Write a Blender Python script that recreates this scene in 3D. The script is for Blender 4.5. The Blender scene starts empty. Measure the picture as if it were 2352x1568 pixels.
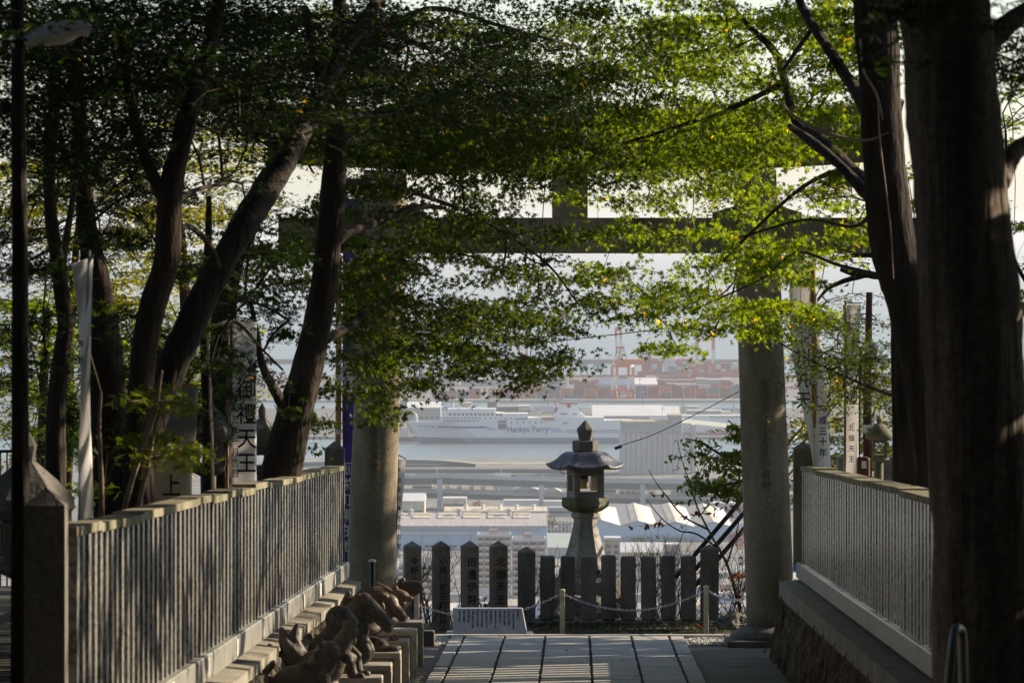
import bpy, bmesh, math, random
import numpy as np
from mathutils import Vector, Matrix

random.seed(7)
RNG = np.random.default_rng(7)
sc = bpy.context.scene
COL = sc.collection
R = math.radians

# ------------------------------------------------------------------ frame of reference
# camera eye at the origin, looking along +Y, sea level at z = -185
F, CX, HY = 12128.0, 1176.0, 514.5
SEA = -185.0
def W(px, py, Y):
    return Vector(((px - CX) / F * Y, Y, -(py - HY) / F * Y))
def Xp(px, Y): return (px - CX) / F * Y
def Zp(py, Y): return -(py - HY) / F * Y
def Ysea(py, z=SEA): return -z * F / (py - HY)
def g(Y): return -(2.642 + 0.03558 * Y)            # sloping approach
def ux(u, Y): return u + 0.01212 * Y               # lateral coordinate of the approach
def zA(x, y): return ((980 + x / 4.611) / 1.0884, (780 + y / 4.611) / 1.0884)
def zB(x, y): return ((1420 + x / 4.611) / 1.0884, (780 + y / 4.611) / 1.0884)
def zC(x, y): return ((980 + x / 4.611) / 1.0884, (1100 + y / 4.611) / 1.0884)
def zD(x, y): return ((1420 + x / 4.611) / 1.0884, (1100 + y / 4.611) / 1.0884)

# ------------------------------------------------------------------ materials
def mat(name, col, rough=0.8, var=0.25, scale=4.0, bump=0.0, bscale=None, stretch=(1, 1, 1), col2=None,
        spec=0.3, metal=0.0, fine=None, finec=.72):
    m = bpy.data.materials.new(name); m.use_nodes = True
    nt = m.node_tree; b = nt.nodes['Principled BSDF']
    b.inputs['Roughness'].default_value = rough
    b.inputs['Specular IOR Level'].default_value = spec
    b.inputs['Metallic'].default_value = metal
    tc = nt.nodes.new('ShaderNodeNewGeometry')
    mp = nt.nodes.new('ShaderNodeMapping'); mp.inputs['Scale'].default_value = stretch
    nt.links.new(tc.outputs['Position'], mp.inputs['Vector'])
    n = nt.nodes.new('ShaderNodeTexNoise'); n.inputs['Scale'].default_value = scale
    n.inputs['Detail'].default_value = 6; n.inputs['Roughness'].default_value = 0.65
    nt.links.new(mp.outputs[0], n.inputs['Vector'])
    c2 = col2 or tuple(c * (1 - var) for c in col)
    rp = nt.nodes.new('ShaderNodeValToRGB')
    rp.color_ramp.elements[0].position = 0.35; rp.color_ramp.elements[0].color = (*c2, 1)
    rp.color_ramp.elements[1].position = 0.65
    rp.color_ramp.elements[1].color = (*[min(1, c * (1 + var * .4)) for c in col], 1)
    nt.links.new(n.outputs['Fac'], rp.inputs['Fac'])
    out = rp.outputs['Color']
    if fine:
        n2 = nt.nodes.new('ShaderNodeTexNoise'); n2.inputs['Scale'].default_value = fine
        n2.inputs['Detail'].default_value = 3
        nt.links.new(tc.outputs['Position'], n2.inputs['Vector'])
        r2 = nt.nodes.new('ShaderNodeValToRGB')
        r2.color_ramp.elements[0].position = 0.38; r2.color_ramp.elements[0].color = (finec, finec, finec, 1)
        r2.color_ramp.elements[1].position = 0.6; r2.color_ramp.elements[1].color = (1.1, 1.1, 1.1, 1)
        nt.links.new(n2.outputs['Fac'], r2.inputs['Fac'])
        mx = nt.nodes.new('ShaderNodeMix'); mx.data_type = 'RGBA'; mx.blend_type = 'MULTIPLY'
        mx.inputs[0].default_value = 1
        nt.links.new(out, mx.inputs[6]); nt.links.new(r2.outputs['Color'], mx.inputs[7])
        out = mx.outputs[2]
    nt.links.new(out, b.inputs['Base Color'])
    if bump:
        bn = nt.nodes.new('ShaderNodeTexNoise'); bn.inputs['Scale'].default_value = bscale or scale * 4
        bn.inputs['Detail'].default_value = 5
        nt.links.new(mp.outputs[0], bn.inputs['Vector'])
        bp = nt.nodes.new('ShaderNodeBump'); bp.inputs['Strength'].default_value = 1
        bp.inputs['Distance'].default_value = bump
        nt.links.new(bn.outputs['Fac'], bp.inputs['Height']); nt.links.new(bp.outputs[0], b.inputs['Normal'])
    return m

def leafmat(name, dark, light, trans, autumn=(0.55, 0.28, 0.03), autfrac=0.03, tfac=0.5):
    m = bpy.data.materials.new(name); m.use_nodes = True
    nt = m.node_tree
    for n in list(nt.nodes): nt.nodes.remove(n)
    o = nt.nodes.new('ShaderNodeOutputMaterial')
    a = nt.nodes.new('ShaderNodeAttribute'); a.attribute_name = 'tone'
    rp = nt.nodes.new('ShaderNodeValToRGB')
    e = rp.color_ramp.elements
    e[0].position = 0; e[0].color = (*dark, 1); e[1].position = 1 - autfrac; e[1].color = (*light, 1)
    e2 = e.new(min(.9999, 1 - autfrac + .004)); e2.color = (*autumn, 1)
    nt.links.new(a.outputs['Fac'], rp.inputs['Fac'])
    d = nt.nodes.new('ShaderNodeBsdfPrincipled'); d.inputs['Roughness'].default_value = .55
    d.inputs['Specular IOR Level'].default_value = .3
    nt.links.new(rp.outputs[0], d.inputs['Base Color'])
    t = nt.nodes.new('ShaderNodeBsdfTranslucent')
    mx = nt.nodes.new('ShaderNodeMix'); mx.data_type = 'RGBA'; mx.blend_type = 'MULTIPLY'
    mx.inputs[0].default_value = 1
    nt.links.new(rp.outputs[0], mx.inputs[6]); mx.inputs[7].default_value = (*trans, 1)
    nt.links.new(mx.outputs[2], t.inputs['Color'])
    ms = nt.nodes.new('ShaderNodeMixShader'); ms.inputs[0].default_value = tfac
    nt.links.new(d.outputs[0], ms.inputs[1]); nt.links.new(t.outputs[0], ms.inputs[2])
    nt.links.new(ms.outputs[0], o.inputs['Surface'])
    return m

M = {}
M['granite'] = mat('granite', (.30, .29, .26), .75, .45, 3.0, .004, 40, fine=90)
M['granite_dark'] = mat('granite weathered', (.17, .16, .14), .85, .5, 2.2, .006, 35, stretch=(1, 1, .35), fine=60)
M['granite_green'] = mat('granite mossy', (.20, .19, .14), .85, .45, 2.5, .006, 35, stretch=(1, 1, .4), col2=(.09, .10, .05), fine=70)
M['torii'] = mat('torii granite', (.27, .225, .165), .85, .5, 1.6, .004, 60, stretch=(1, 1, .35), col2=(.11, .10, .06), fine=55)
M['picket'] = mat('polished picket granite', (.30, .30, .28), .24, .4, 2.0, .0012, 18, stretch=(1, 2.5, .5), fine=30, spec=.6, finec=.42)
M['cap_stone'] = mat('cap granite', (.24, .22, .16), .85, .5, 2.5, .005, 30, col2=(.10, .10, .05))
M['beam_stone'] = mat('polished granite beam', (.34, .34, .31), .3, .2, 1.2, .001, 30, fine=80)
M['concrete'] = mat('concrete coping', (.30, .28, .23), .9, .35, 2.5, .006, 25, fine=40)
M['rough_wall'] = mat('fluted rough wall', (.17, .145, .11), .95, .6, 6, .02, 30, stretch=(1, 1, .25), fine=30)
M['slab'] = mat('paving granite', (.47, .465, .44), .8, .3, 3.0, .010, 9, stretch=(.5, 6, 1), fine=45)
M['joint'] = mat('mortar dark joint', (.05, .048, .042), .95, .4, 8)
M['gravel'] = mat('pale gravel', (.68, .68, .66), .9, .75, 26, .03, 40)
M['apron'] = mat('brown concrete apron', (.17, .15, .125), .9, .3, 1.5, .004, 30, fine=40)
M['soil'] = mat('dark soil', (.075, .07, .045), 1, .6, 6, .02, 30)
M['roof_stone'] = mat('lantern roof stone', (.075, .078, .088), .38, .7, 5, .004, 40, stretch=(2.5, 2.5, .5), col2=(.05, .05, .055), spec=.6)
M['statue'] = mat('statue stone', (.085, .07, .055), .6, .5, 6, .010, 28, fine=45, spec=.4)
M['statue_brown'] = mat('statue brown stone', (.13, .085, .052), .5, .5, 6, .008, 28, fine=45, spec=.5)
M['pedestal'] = mat('pedestal granite', (.40, .38, .33), .6, .3, 6, .002, 60, fine=90)
M['ink'] = mat('black inscription', (.012, .012, .012), .6, .1)
M['stele'] = mat('grey granite plaque', (.36, .37, .41), .5, .2, 12, fine=120)
M['bark'] = mat('brown bark', (.042, .030, .022), .95, .6, 4, .04, 18, stretch=(1, 1, .25))
M['bark_dark'] = mat('dark bark', (.038, .030, .025), .95, .6, 4, .05, 14, stretch=(1, 1, .2))
M['cedar_bark'] = mat('cedar bark', (.17, .14, .115), .95, .55, 7, .05, 10, stretch=(1, 1, .12), fine=25)
M['twig'] = mat('twig bark', (.07, .05, .038), .9, .4, 10)
M['pale_twig'] = mat('pale vine', (.28, .20, .14), .8, .3, 10)
M['black_metal'] = mat('black metal', (.012, .012, .013), .4, .2, spec=.5)
M['steel'] = mat('steel rail', (.35, .36, .38), .3, .2, metal=.8)
M['chain'] = mat('zinc chain', (.50, .51, .55), .35, .3, 80, metal=.5)
M['post_white'] = mat('cream painted post', (.52, .47, .36), .6, .25, 12)
M['banner'] = mat('white banner cloth', (.85, .84, .82), .9, .12, 3)
M['purple'] = mat('purple banner cloth', (.07, .045, .25), .8, .25, 3)
M['bamboo'] = mat('bamboo pole', (.30, .17, .07), .55, .35, 3, stretch=(1, 1, 3))
M['wood_red'] = mat('red brown pole', (.10, .035, .025), .6, .3, 4)
M['white_ceramic'] = mat('white enamel', (.75, .74, .70), .4, .1)
M['lampshade'] = mat('lamp housing', (.55, .57, .58), .4, .15)
M['brass'] = mat('yellow lantern lamp', (.38, .30, .12), .5, .3, 8)
def clothmat(name, col):
    m = mat(name, col, .9, .10, 3); q = m.node_tree; b = q.nodes['Principled BSDF']; o = [n for n in q.nodes if n.type == 'OUTPUT_MATERIAL'][0]
    t = q.nodes.new('ShaderNodeBsdfTranslucent'); t.inputs['Color'].default_value = (*col, 1); ms = q.nodes.new('ShaderNodeMixShader'); ms.inputs[0].default_value = .45
    q.links.new(b.outputs[0], ms.inputs[1]); q.links.new(t.outputs[0], ms.inputs[2]); q.links.new(ms.outputs[0], o.inputs['Surface']); return m
M['banner'] = clothmat('white banner cloth', (.88, .87, .86)); M['banner_grey'] = clothmat('grey banner cloth', (.30, .29, .26))  # banner_grey is a darker grey version of the white cloth
M['grass'] = mat('grass', (.05, .09, .015), .9, .5, 9)

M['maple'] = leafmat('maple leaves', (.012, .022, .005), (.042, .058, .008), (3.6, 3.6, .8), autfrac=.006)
M['maple_lit'] = leafmat('sunlit toned maple leaves', (.022, .044, .006), (.072, .100, .010), (5.6, 5.0, .8), autfrac=.006, tfac=.6)  # lighter, yellower copy of the maple leaves, sunlight painted into the colour
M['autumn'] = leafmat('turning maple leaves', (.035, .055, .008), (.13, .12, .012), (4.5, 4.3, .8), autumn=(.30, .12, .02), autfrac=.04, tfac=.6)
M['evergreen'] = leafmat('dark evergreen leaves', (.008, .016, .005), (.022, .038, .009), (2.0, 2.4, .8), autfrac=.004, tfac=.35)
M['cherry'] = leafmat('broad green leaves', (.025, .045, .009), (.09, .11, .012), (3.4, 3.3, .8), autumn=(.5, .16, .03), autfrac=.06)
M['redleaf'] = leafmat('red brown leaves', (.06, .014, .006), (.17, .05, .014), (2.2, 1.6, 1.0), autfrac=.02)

def far(name, col, rough=.8, var=.12, scale=.05, **k): return mat(name, col, rough, var, scale, **k)
M['f_white'] = far('far white paint', (.66, .66, .66), .6, .08)
M['f_ship'] = far('ship white paint', (.82, .81, .79), .5, .05)
M['f_cream'] = far('far cream roof', (.62, .55, .44), .8, .2, .3, stretch=(1, .1, 1))
M['f_grey'] = far('far grey wall', (.42, .42, .42))
M['f_dgrey'] = far('far dark grey', (.12, .13, .14))
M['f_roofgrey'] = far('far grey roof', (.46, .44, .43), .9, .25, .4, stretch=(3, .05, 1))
M['f_blue'] = far('pale blue cladding', (.42, .54, .70), .7, .06, .2)
M['f_bluedark'] = far('slate blue paint', (.10, .16, .27))
M['f_stripe'] = far('ship stripe blue', (.06, .12, .30), .5, .05)
M['f_lblue'] = far('ship light blue', (.25, .36, .62), .5, .05)
M['f_boot'] = far('ship lower hull paint', (.17, .22, .32), .5, .1)
M['f_red'] = far('crane red', (.50, .06, .035), .6, .1)
M['f_orange'] = far('crane orange', (.62, .12, .05), .6, .1)
M['f_pink'] = far('apartment pinkish tile', (.40, .31, .27), .8, .08)
M['f_green'] = far('grey green cladding', (.36, .41, .40), .7, .08)
M['f_teal'] = far('teal door', (.18, .48, .42))
M['f_glass'] = far('far window glass', (.06, .08, .10), .2, .2)
M['f_road'] = far('asphalt', (.16, .16, .17), .9, .2, .2)
M['f_deck'] = far('viaduct concrete', (.42, .45, .48), .8, .1)
M['f_girder'] = far('teal grey girder', (.10, .14, .155), .7, .15)
M['f_ground'] = far('harbour ground', (.16, .16, .155), .95, .45, .02, fine=.12)
M['f_quay'] = far('quay concrete', (.40, .40, .38), .9, .2)
M['f_silo'] = far('silo concrete', (.50, .49, .49), .85, .12, .12, stretch=(1, 1, .1))
M['f_tree'] = leafmat('far tree leaves', (.03, .05, .02), (.08, .11, .03), (1, 1, 1), tfac=.2)
CC = {'rust red': (.38, .075, .065), 'dark red': (.30, .045, .055), 'pink red': (.48, .12, .15), 'orange': (.48, .15, .075),
      'teal green': (.05, .17, .16), 'slate blue': (.07, .12, .20), 'brown': (.16, .075, .055), 'grey white': (.55, .55, .56)}
for k, v in CC.items(): M['c_' + k] = far('container ' + k, v, .6, .12, .3)

# ------------------------------------------------------------------ object helpers
def tag(o, label=None, cat=None, group=None, kind=None):
    if label: o['label'] = label
    if cat: o['category'] = cat
    if group: o['group'] = group
    if kind: o['kind'] = kind
    return o
def empty(name, loc, label, cat, group=None, rz=0):
    o = bpy.data.objects.new(name, None); COL.objects.link(o)
    o.location = loc; o.rotation_euler = (0, 0, rz); o.empty_display_size = .1
    return tag(o, label, cat, group)
PSTACK = {}
def link_mesh(name, me, m, parent=None, smooth=False, origin=None):
    """vertices are in the parent's local space when a parent is given"""
    if m is not None: me.materials.append(M[m] if isinstance(m, str) else m)
    if smooth: me.polygons.foreach_set('use_smooth', [True] * len(me.polygons))
    o = bpy.data.objects.new(name, me); COL.objects.link(o)
    if parent: o.parent = parent
    return o

class MB:
    def __init__(s, off=(0, 0, 0)): s.v = []; s.f = []; s.off = Vector(off)
    def add(s, vs, fs):
        n = len(s.v); s.v += [tuple(Vector(v) - s.off) for v in vs]; s.f += [tuple(i + n for i in f) for f in fs]
    def box(s, x0, x1, y0, y1, z0, z1):
        s.add([(x0, y0, z0), (x1, y0, z0), (x1, y1, z0), (x0, y1, z0), (x0, y0, z1), (x1, y0, z1), (x1, y1, z1), (x0, y1, z1)],
              [(0, 3, 2, 1), (4, 5, 6, 7), (0, 1, 5, 4), (1, 2, 6, 5), (2, 3, 7, 6), (3, 0, 4, 7)])
    def hexa(s, p):   # 8 points: bottom 4 ccw, top 4
        s.add(p, [(0, 3, 2, 1), (4, 5, 6, 7), (0, 1, 5, 4), (1, 2, 6, 5), (2, 3, 7, 6), (3, 0, 4, 7)])
    def prism(s, outline, axis_vec):   # outline list of 3d points, extruded by vector
        n = len(outline); a = Vector(axis_vec)
        vs = [Vector(p) for p in outline] + [Vector(p) + a for p in outline]
        s.add(vs, [tuple(range(n))[::-1], tuple(range(n, 2 * n))] + [(i, (i + 1) % n, n + (i + 1) % n, n + i) for i in range(n)])
    def tube(s, pts, rad, seg=8, jit=0.0, cap=True, rot=0.0):
        pts = [Vector(p) for p in pts]; n = len(pts)
        if not isinstance(rad, (list, tuple)): rad = [rad] * n
        base = len(s.v); vs = []; fs = []
        t0 = (pts[1] - pts[0]).normalized()
        ref = Vector((0, 0, 1)) if abs(t0.z) < .9 else Vector((0, 1, 0))
        a = t0.cross(ref).normalized()
        for i, p in enumerate(pts):
            t = (pts[min(i + 1, n - 1)] - pts[max(i - 1, 0)])
            if t.length < 1e-9: t = t0.copy()
            t.normalize()
            a = (a - t * a.dot(t));
            if a.length < 1e-6: a = t.orthogonal()
            a.normalize(); b = t.cross(a)
            for k in range(seg):
                an = 2 * math.pi * k / seg + rot
                r = rad[i] * (1 + jit * (random.random() - .5))
                vs.append(p + (a * math.cos(an) + b * math.sin(an)) * r)
        for i in range(n - 1):
            for k in range(seg):
                k2 = (k + 1) % seg
                fs.append((i * seg + k, i * seg + k2, (i + 1) * seg + k2, (i + 1) * seg + k))
        if cap: fs.append(tuple(range(seg))[::-1]); fs.append(tuple((n - 1) * seg + k for k in range(seg)))
        s.add(vs, fs)
    def lathe(s, prof, c=(0, 0, 0), seg=24, rot=0.0, sx=1, sy=1):
        c = Vector(c); vs = []; fs = []; n = len(prof)
        for r, z in prof:
            for k in range(seg):
                an = 2 * math.pi * k / seg + rot
                vs.append(c + Vector((r * math.cos(an) * sx, r * math.sin(an) * sy, z)))
        for i in range(n - 1):
            for k in range(seg):
                k2 = (k + 1) % seg
                fs.append((i * seg + k, i * seg + k2, (i + 1) * seg + k2, (i + 1) * seg + k))
        fs.append(tuple(range(seg))[::-1]); fs.append(tuple((n - 1) * seg + k for k in range(seg)))
        s.add(vs, fs)
    def bar(s, a, b, w, h=None):
        s.tube([a, b], [w * .7071] * 2, 4, rot=math.pi / 4)
    def mesh(s, name):
        me = bpy.data.meshes.new(name); me.from_pydata(s.v, [], s.f); me.update(); return me
    def build(s, name, m, parent=None, smooth=False):
        return link_mesh(name, s.mesh(name), m, parent, smooth)

def bevel_mod(o, w, seg=2):
    b = o.modifiers.new('b', 'BEVEL'); b.width = w; b.segments = seg; b.limit_method = 'ANGLE'; b.angle_limit = R(40)
    return o
def auto_smooth(me, angle=50):
    pass

def catmull(pts, sub=5):
    P = [np.array(p, float) for p in pts]
    if len(P) < 3: return P
    P = [2 * P[0] - P[1]] + P + [2 * P[-1] - P[-2]]
    out = []
    for i in range(1, len(P) - 2):
        for k in range(sub):
            t = k / sub
            out.append(.5 * (2 * P[i] + (P[i + 1] - P[i - 1]) * t + (2 * P[i - 1] - 5 * P[i] + 4 * P[i + 1] - P[i + 2]) * t * t
                             + (-P[i - 1] + 3 * P[i] - 3 * P[i + 1] + P[i + 2]) * t ** 3))
    out.append(P[-2]); return out

def text(name, body, size, loc, parent, m='ink', rot=(R(90), 0, 0), extrude=.004, vertical=False, sx=1.0, line=1.0, align='CENTER', bold=0.0):
    cu = bpy.data.curves.new(name, 'FONT')
    cu.body = '\n'.join(body) if vertical else body
    cu.size = size; cu.align_x = align; cu.align_y = 'TOP' if vertical else 'BOTTOM_BASELINE'
    cu.extrude = extrude; cu.space_line = line; cu.resolution_u = 2; cu.offset = bold
    o = bpy.data.objects.new('tmp', cu); COL.objects.link(o)
    bpy.context.view_layer.update()
    dg = bpy.context.evaluated_depsgraph_get()
    me = bpy.data.meshes.new_from_object(o.evaluated_get(dg))
    bpy.data.objects.remove(o); bpy.data.curves.remove(cu)
    me.materials.clear()
    r = link_mesh(name, me, m, parent)
    r.location = loc; r.rotation_euler = rot; r.scale = (sx, 1, 1)
    return r

# ------------------------------------------------------------------ world, sun, camera
world = bpy.data.worlds.new('World'); sc.world = world; world.use_nodes = True
nt = world.node_tree
sky = nt.nodes.new('ShaderNodeTexSky'); sky.sky_type = 'NISHITA'; sky.sun_disc = False
SUN_EL, SUN_AZ = R(23), R(66)      # azimuth measured to the right of the view direction
sky.sun_elevation = SUN_EL; sky.sun_rotation = SUN_AZ
sky.air_density = 1.0; sky.dust_density = .5; sky.altitude = 180; sky.ozone_density = 2.5
hs = nt.nodes.new('ShaderNodeHueSaturation'); hs.inputs['Saturation'].default_value = .72   # hazy, whitish sky
nt.links.new(sky.outputs[0], hs.inputs['Color']); nt.links.new(hs.outputs[0], nt.nodes['Background'].inputs['Color'])
nt.nodes['Background'].inputs['Strength'].default_value = 0.088
sl = bpy.data.lights.new('sun', 'SUN'); sl.energy = 5.0; sl.angle = R(.5); sl.color = (1, .82, .60)
so = bpy.data.objects.new('sun', sl); COL.objects.link(so)
sd = Vector((math.sin(SUN_AZ) * math.cos(SUN_EL), math.cos(SUN_AZ) * math.cos(SUN_EL), math.sin(SUN_EL)))
so.rotation_euler = sd.to_track_quat('Z', 'Y').to_euler()
so.location = sd * 300

cam = bpy.data.cameras.new('camera'); co = bpy.data.objects.new('camera', cam); COL.objects.link(co)
co.rotation_euler = (R(90), 0, 0)
cam.sensor_width = 36; cam.lens = 185.6; cam.shift_y = -0.1146
cam.clip_start = .5; cam.clip_end = 60000
cam.dof.use_dof = True; cam.dof.focus_distance = 75; cam.dof.aperture_fstop = 11
sc.camera = co
sc.view_settings.view_transform = 'Standard'; sc.view_settings.look = 'None'
sc.view_settings.exposure = 0.95; sc.view_settings.gamma = 1
sc.cycles.max_bounces = 6; sc.cycles.transparent_max_bounces = 8
sc.cycles.diffuse_bounces = 3; sc.cycles.transmission_bounces = 4; sc.cycles.volume_bounces = 0
sc.cycles.use_denoising = True

# ------------------------------------------------------------------ the ground and the water
def ground():
    prof = [(-60, g(-60) - .05), (0, g(0) - .05), (30, g(30) - .05), (50, g(50) - .05), (59, g(59) - .05), (61.8, g(61.8) - .05), (64.5, -4.98), (67, -5.05), (70, -5.25),
            (73, -6.6), (80, -12), (120, -32), (200, -62), (320, -92), (500, -120), (800, -148), (1300, -172), (1900, -181.5),
            (2400, -183.2), (3000, -183.6), (3500, -183.8), (4152, -183.9), (4153, -190)]
    xs = [-14000, -6000, -2500, -900, -300, -90, -30, -10, 0, 10, 30, 90, 300, 900, 2500, 6000, 14000]
    v = [(x, y, z) for y, z in prof for x in xs]; n = len(xs)
    f = [(j * n + i, j * n + i + 1, (j + 1) * n + i + 1, (j + 1) * n + i) for j in range(len(prof) - 1) for i in range(n - 1)]
    me = bpy.data.meshes.new('ground'); me.from_pydata(v, [], f)
    m = bpy.data.materials.new('hillside and town ground'); m.use_nodes = True
    q = m.node_tree; b = q.nodes['Principled BSDF']; b.inputs['Roughness'].default_value = .95
    gm = q.nodes.new('ShaderNodeNewGeometry'); sp = q.nodes.new('ShaderNodeSeparateXYZ')
    q.links.new(gm.outputs['Position'], sp.inputs[0])
    mr = q.nodes.new('ShaderNodeMapRange'); mr.inputs[1].default_value = 900; mr.inputs[2].default_value = 1500
    q.links.new(sp.outputs['Y'], mr.inputs[0])
    n1 = q.nodes.new('ShaderNodeTexNoise'); n1.inputs['Scale'].default_value = .06; n1.inputs['Detail'].default_value = 8
    n1.inputs['Roughness'].default_value = .7
    q.links.new(gm.outputs['Position'], n1.inputs['Vector'])
    r1 = q.nodes.new('ShaderNodeValToRGB'); r1.color_ramp.elements[0].position = .4; r1.color_ramp.elements[0].color = (.07, .08, .08, 1)
    r1.color_ramp.elements[1].position = .6; r1.color_ramp.elements[1].color = (.24, .24, .23, 1)
    q.links.new(n1.outputs[0], r1.inputs[0])
    n2 = q.nodes.new('ShaderNodeTexNoise'); n2.inputs['Scale'].default_value = 3; n2.inputs['Detail'].default_value = 8
    q.links.new(gm.outputs['Position'], n2.inputs['Vector'])
    r2 = q.nodes.new('ShaderNodeValToRGB'); r2.color_ramp.elements[0].position = .35; r2.color_ramp.elements[0].color = (.03, .03, .018, 1)
    r2.color_ramp.elements[1].position = .7; r2.color_ramp.elements[1].color = (.10, .085, .05, 1)
    q.links.new(n2.outputs[0], r2.inputs[0])
    mx = q.nodes.new('ShaderNodeMix'); mx.data_type = 'RGBA'
    q.links.new(mr.outputs[0], mx.inputs[0]); q.links.new(r2.outputs[0], mx.inputs[6]); q.links.new(r1.outputs[0], mx.inputs[7])
    q.links.new(mx.outputs[2], b.inputs['Base Color'])
    tag(link_mesh('ground', me, m), kind='structure')
ground()

def sea():
    m = bpy.data.materials.new('sea water'); m.use_nodes = True
    q = m.node_tree; b = q.nodes['Principled BSDF']
    b.inputs['Base Color'].default_value = (.10, .15, .17, 1); b.inputs['Roughness'].default_value = .32
    gm = q.nodes.new('ShaderNodeNewGeometry'); mp = q.nodes.new('ShaderNodeMapping'); mp.inputs['Scale'].default_value = (.012, .05, 1)
    q.links.new(gm.outputs['Position'], mp.inputs[0])
    n = q.nodes.new('ShaderNodeTexNoise'); n.inputs['Scale'].default_value = 1; n.inputs['Detail'].default_value = 8; n.inputs['Roughness'].default_value = .7
    q.links.new(mp.outputs[0], n.inputs['Vector'])
    bp = q.nodes.new('ShaderNodeBump'); bp.inputs['Distance'].default_value = .8; bp.inputs['Strength'].default_value = .5
    q.links.new(n.outputs[0], bp.inputs['Height']); q.links.new(bp.outputs[0], b.inputs['Normal'])
    r = q.nodes.new('ShaderNodeValToRGB'); r.color_ramp.elements[0].position = .35; r.color_ramp.elements[0].color = (.085, .13, .15, 1)
    r.color_ramp.elements[1].position = .65; r.color_ramp.elements[1].color = (.13, .185, .20, 1)
    q.links.new(n.outputs[0], r.inputs[0]); q.links.new(r.outputs[0], b.inputs['Base Color'])
    mb = MB(); mb.add([(-22000, 4100, SEA), (22000, 4100, SEA), (22000, 45000, SEA), (-22000, 45000, SEA)], [(0, 1, 2, 3)])
    tag(mb.build('sea', m), kind='structure')
sea()

def slab_land(name, x0, x1, y0, y1, ztop, m):
    mb = MB(); mb.box(x0, x1, y0, y1, -190, ztop); return tag(mb.build(name, m), kind='structure')
slab_land('ferry_island_land', -1100, 1500, 4545, 5260, -183.2, 'f_ground')
slab_land('container_terminal_land', -2000, 2500, 5502, 6395, -182.4, 'f_road')
slab_land('terminal_quay', -2000, 2500, 5480, 5501.9, -182.4, 'f_quay')
slab_land('breakwater', -2500, 3200, 7000, 7030, -179.5, 'f_dgrey')

# haze: even pale air round everything
def haze():
    mb = MB(); mb.box(-23000, 23000, -80, 46000, -191.5, 60)
    m = bpy.data.materials.new('haze'); m.use_nodes = True; q = m.node_tree
    for n in list(q.nodes): q.nodes.remove(n)
    o = q.nodes.new('ShaderNodeOutputMaterial'); p = q.nodes.new('ShaderNodeVolumePrincipled')
    p.inputs['Color'].default_value = (.86, .92, 1, 1); p.inputs['Density'].default_value = 4.8e-5
    p.inputs['Density Attribute'].default_value = ''; p.inputs['Anisotropy'].default_value = .35
    q.links.new(p.outputs[0], o.inputs['Volume'])
    tag(mb.build('haze', m), 'thin pale blue air over the bay and harbour', 'haze', kind='stuff')
haze()

# ------------------------------------------------------------------ approach: path, aprons, gravel, terraces
def sheet(name, u0, u1, Y0, Y1, dz, m, kind='structure', seg=1):
    mb = MB()
    mb.add([(ux(u0, Y0), Y0, g(Y0) + dz), (ux(u1, Y0), Y0, g(Y0) + dz), (ux(u1, Y1), Y1, g(Y1) + dz), (ux(u0, Y1), Y1, g(Y1) + dz)], [(0, 1, 2, 3)])
    return tag(mb.build(name, m), kind=kind)
sheet('apron', -2.6, 2.6, -20, 60.05, -.012, 'apron')
sheet('path_bed', -1.475, 1.275, -20, 61.75, .000, 'joint')

def path():
    cols = [-1.47, -1.30, -.832, -.357, .158, .647, 1.086, 1.27]
    mb = MB(); rnd = random.Random(3)
    for i in range(len(cols) - 1):
        a, b = cols[i] + .016, cols[i + 1] - .016
        Y = 61.70
        while Y > 18:
            L = rnd.uniform(.9, 2.2) if b - a > .3 else rnd.uniform(1.2, 2.6)
            y0 = Y - L + .012; dz = .028 + rnd.uniform(-.004, .004)
            # slightly wavy long edges
            n = 6; vs = []; 
            for k in range(n + 1):
                yy = y0 + (Y - y0) * k / n; j1, j2 = rnd.uniform(-.005, .005), rnd.uniform(-.005, .005)
                vs.append((ux(a + j1, yy), yy, g(yy) + dz)); vs.append((ux(b + j2, yy), yy, g(yy) + dz))
            fs = [(2 * k, 2 * k + 1, 2 * k + 3, 2 * k + 2) for k in range(n)]
            m0 = len(vs); vs += [(x, y, z - .03) for x, y, z in vs]
            fs += [(0, m0, m0 + 1, 1)] + [(2 * k, 2 * k + 2, m0 + 2 * k + 2, m0 + 2 * k) for k in range(n)] + [(2 * k + 3, 2 * k + 1, m0 + 2 * k + 1, m0 + 2 * k + 3) for k in range(n)]
            mb.add(vs, fs); Y -= L
    tag(mb.build('path', 'slab'), kind='structure')
path()
def gravel(name, u0, u1):
    mb = MB(); n = 46; mm = 60; Y0, Y1 = 60.05, 61.72
    for i in range(n * mm):
        a = random.uniform(u0, u1); Y = random.uniform(Y0, Y1); r = random.uniform(.010, .028)
        c = Vector((ux(a, Y), Y, g(Y)))
        vs = [c + Vector((math.cos(t) * r * random.uniform(.7, 1.2), math.sin(t) * r * random.uniform(.7, 1.2), 0)) for t in (0, 1.3, 2.5, 3.8, 5)]
        top = c + Vector((0, 0, r * random.uniform(.5, 1.1)))
        mb.add(vs + [top], [(k, (k + 1) % 5, 5) for k in range(5)])
    tag(mb.build(name, 'gravel'), 'pale gravel strip beside the path end, ' + ('left side' if u0 < 0 else 'right side'), 'gravel', kind='stuff')
sheet('gravel_bed', -2.6, -1.47, 60.05, 61.75, -.004, 'gravel'); sheet('gravel_bed', 1.27, 3.2, 60.05, 61.75, -.004, 'gravel')
gravel('gravel', -2.5, -1.5); gravel('gravel', 1.3, 3.0)
mb = MB()
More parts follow.
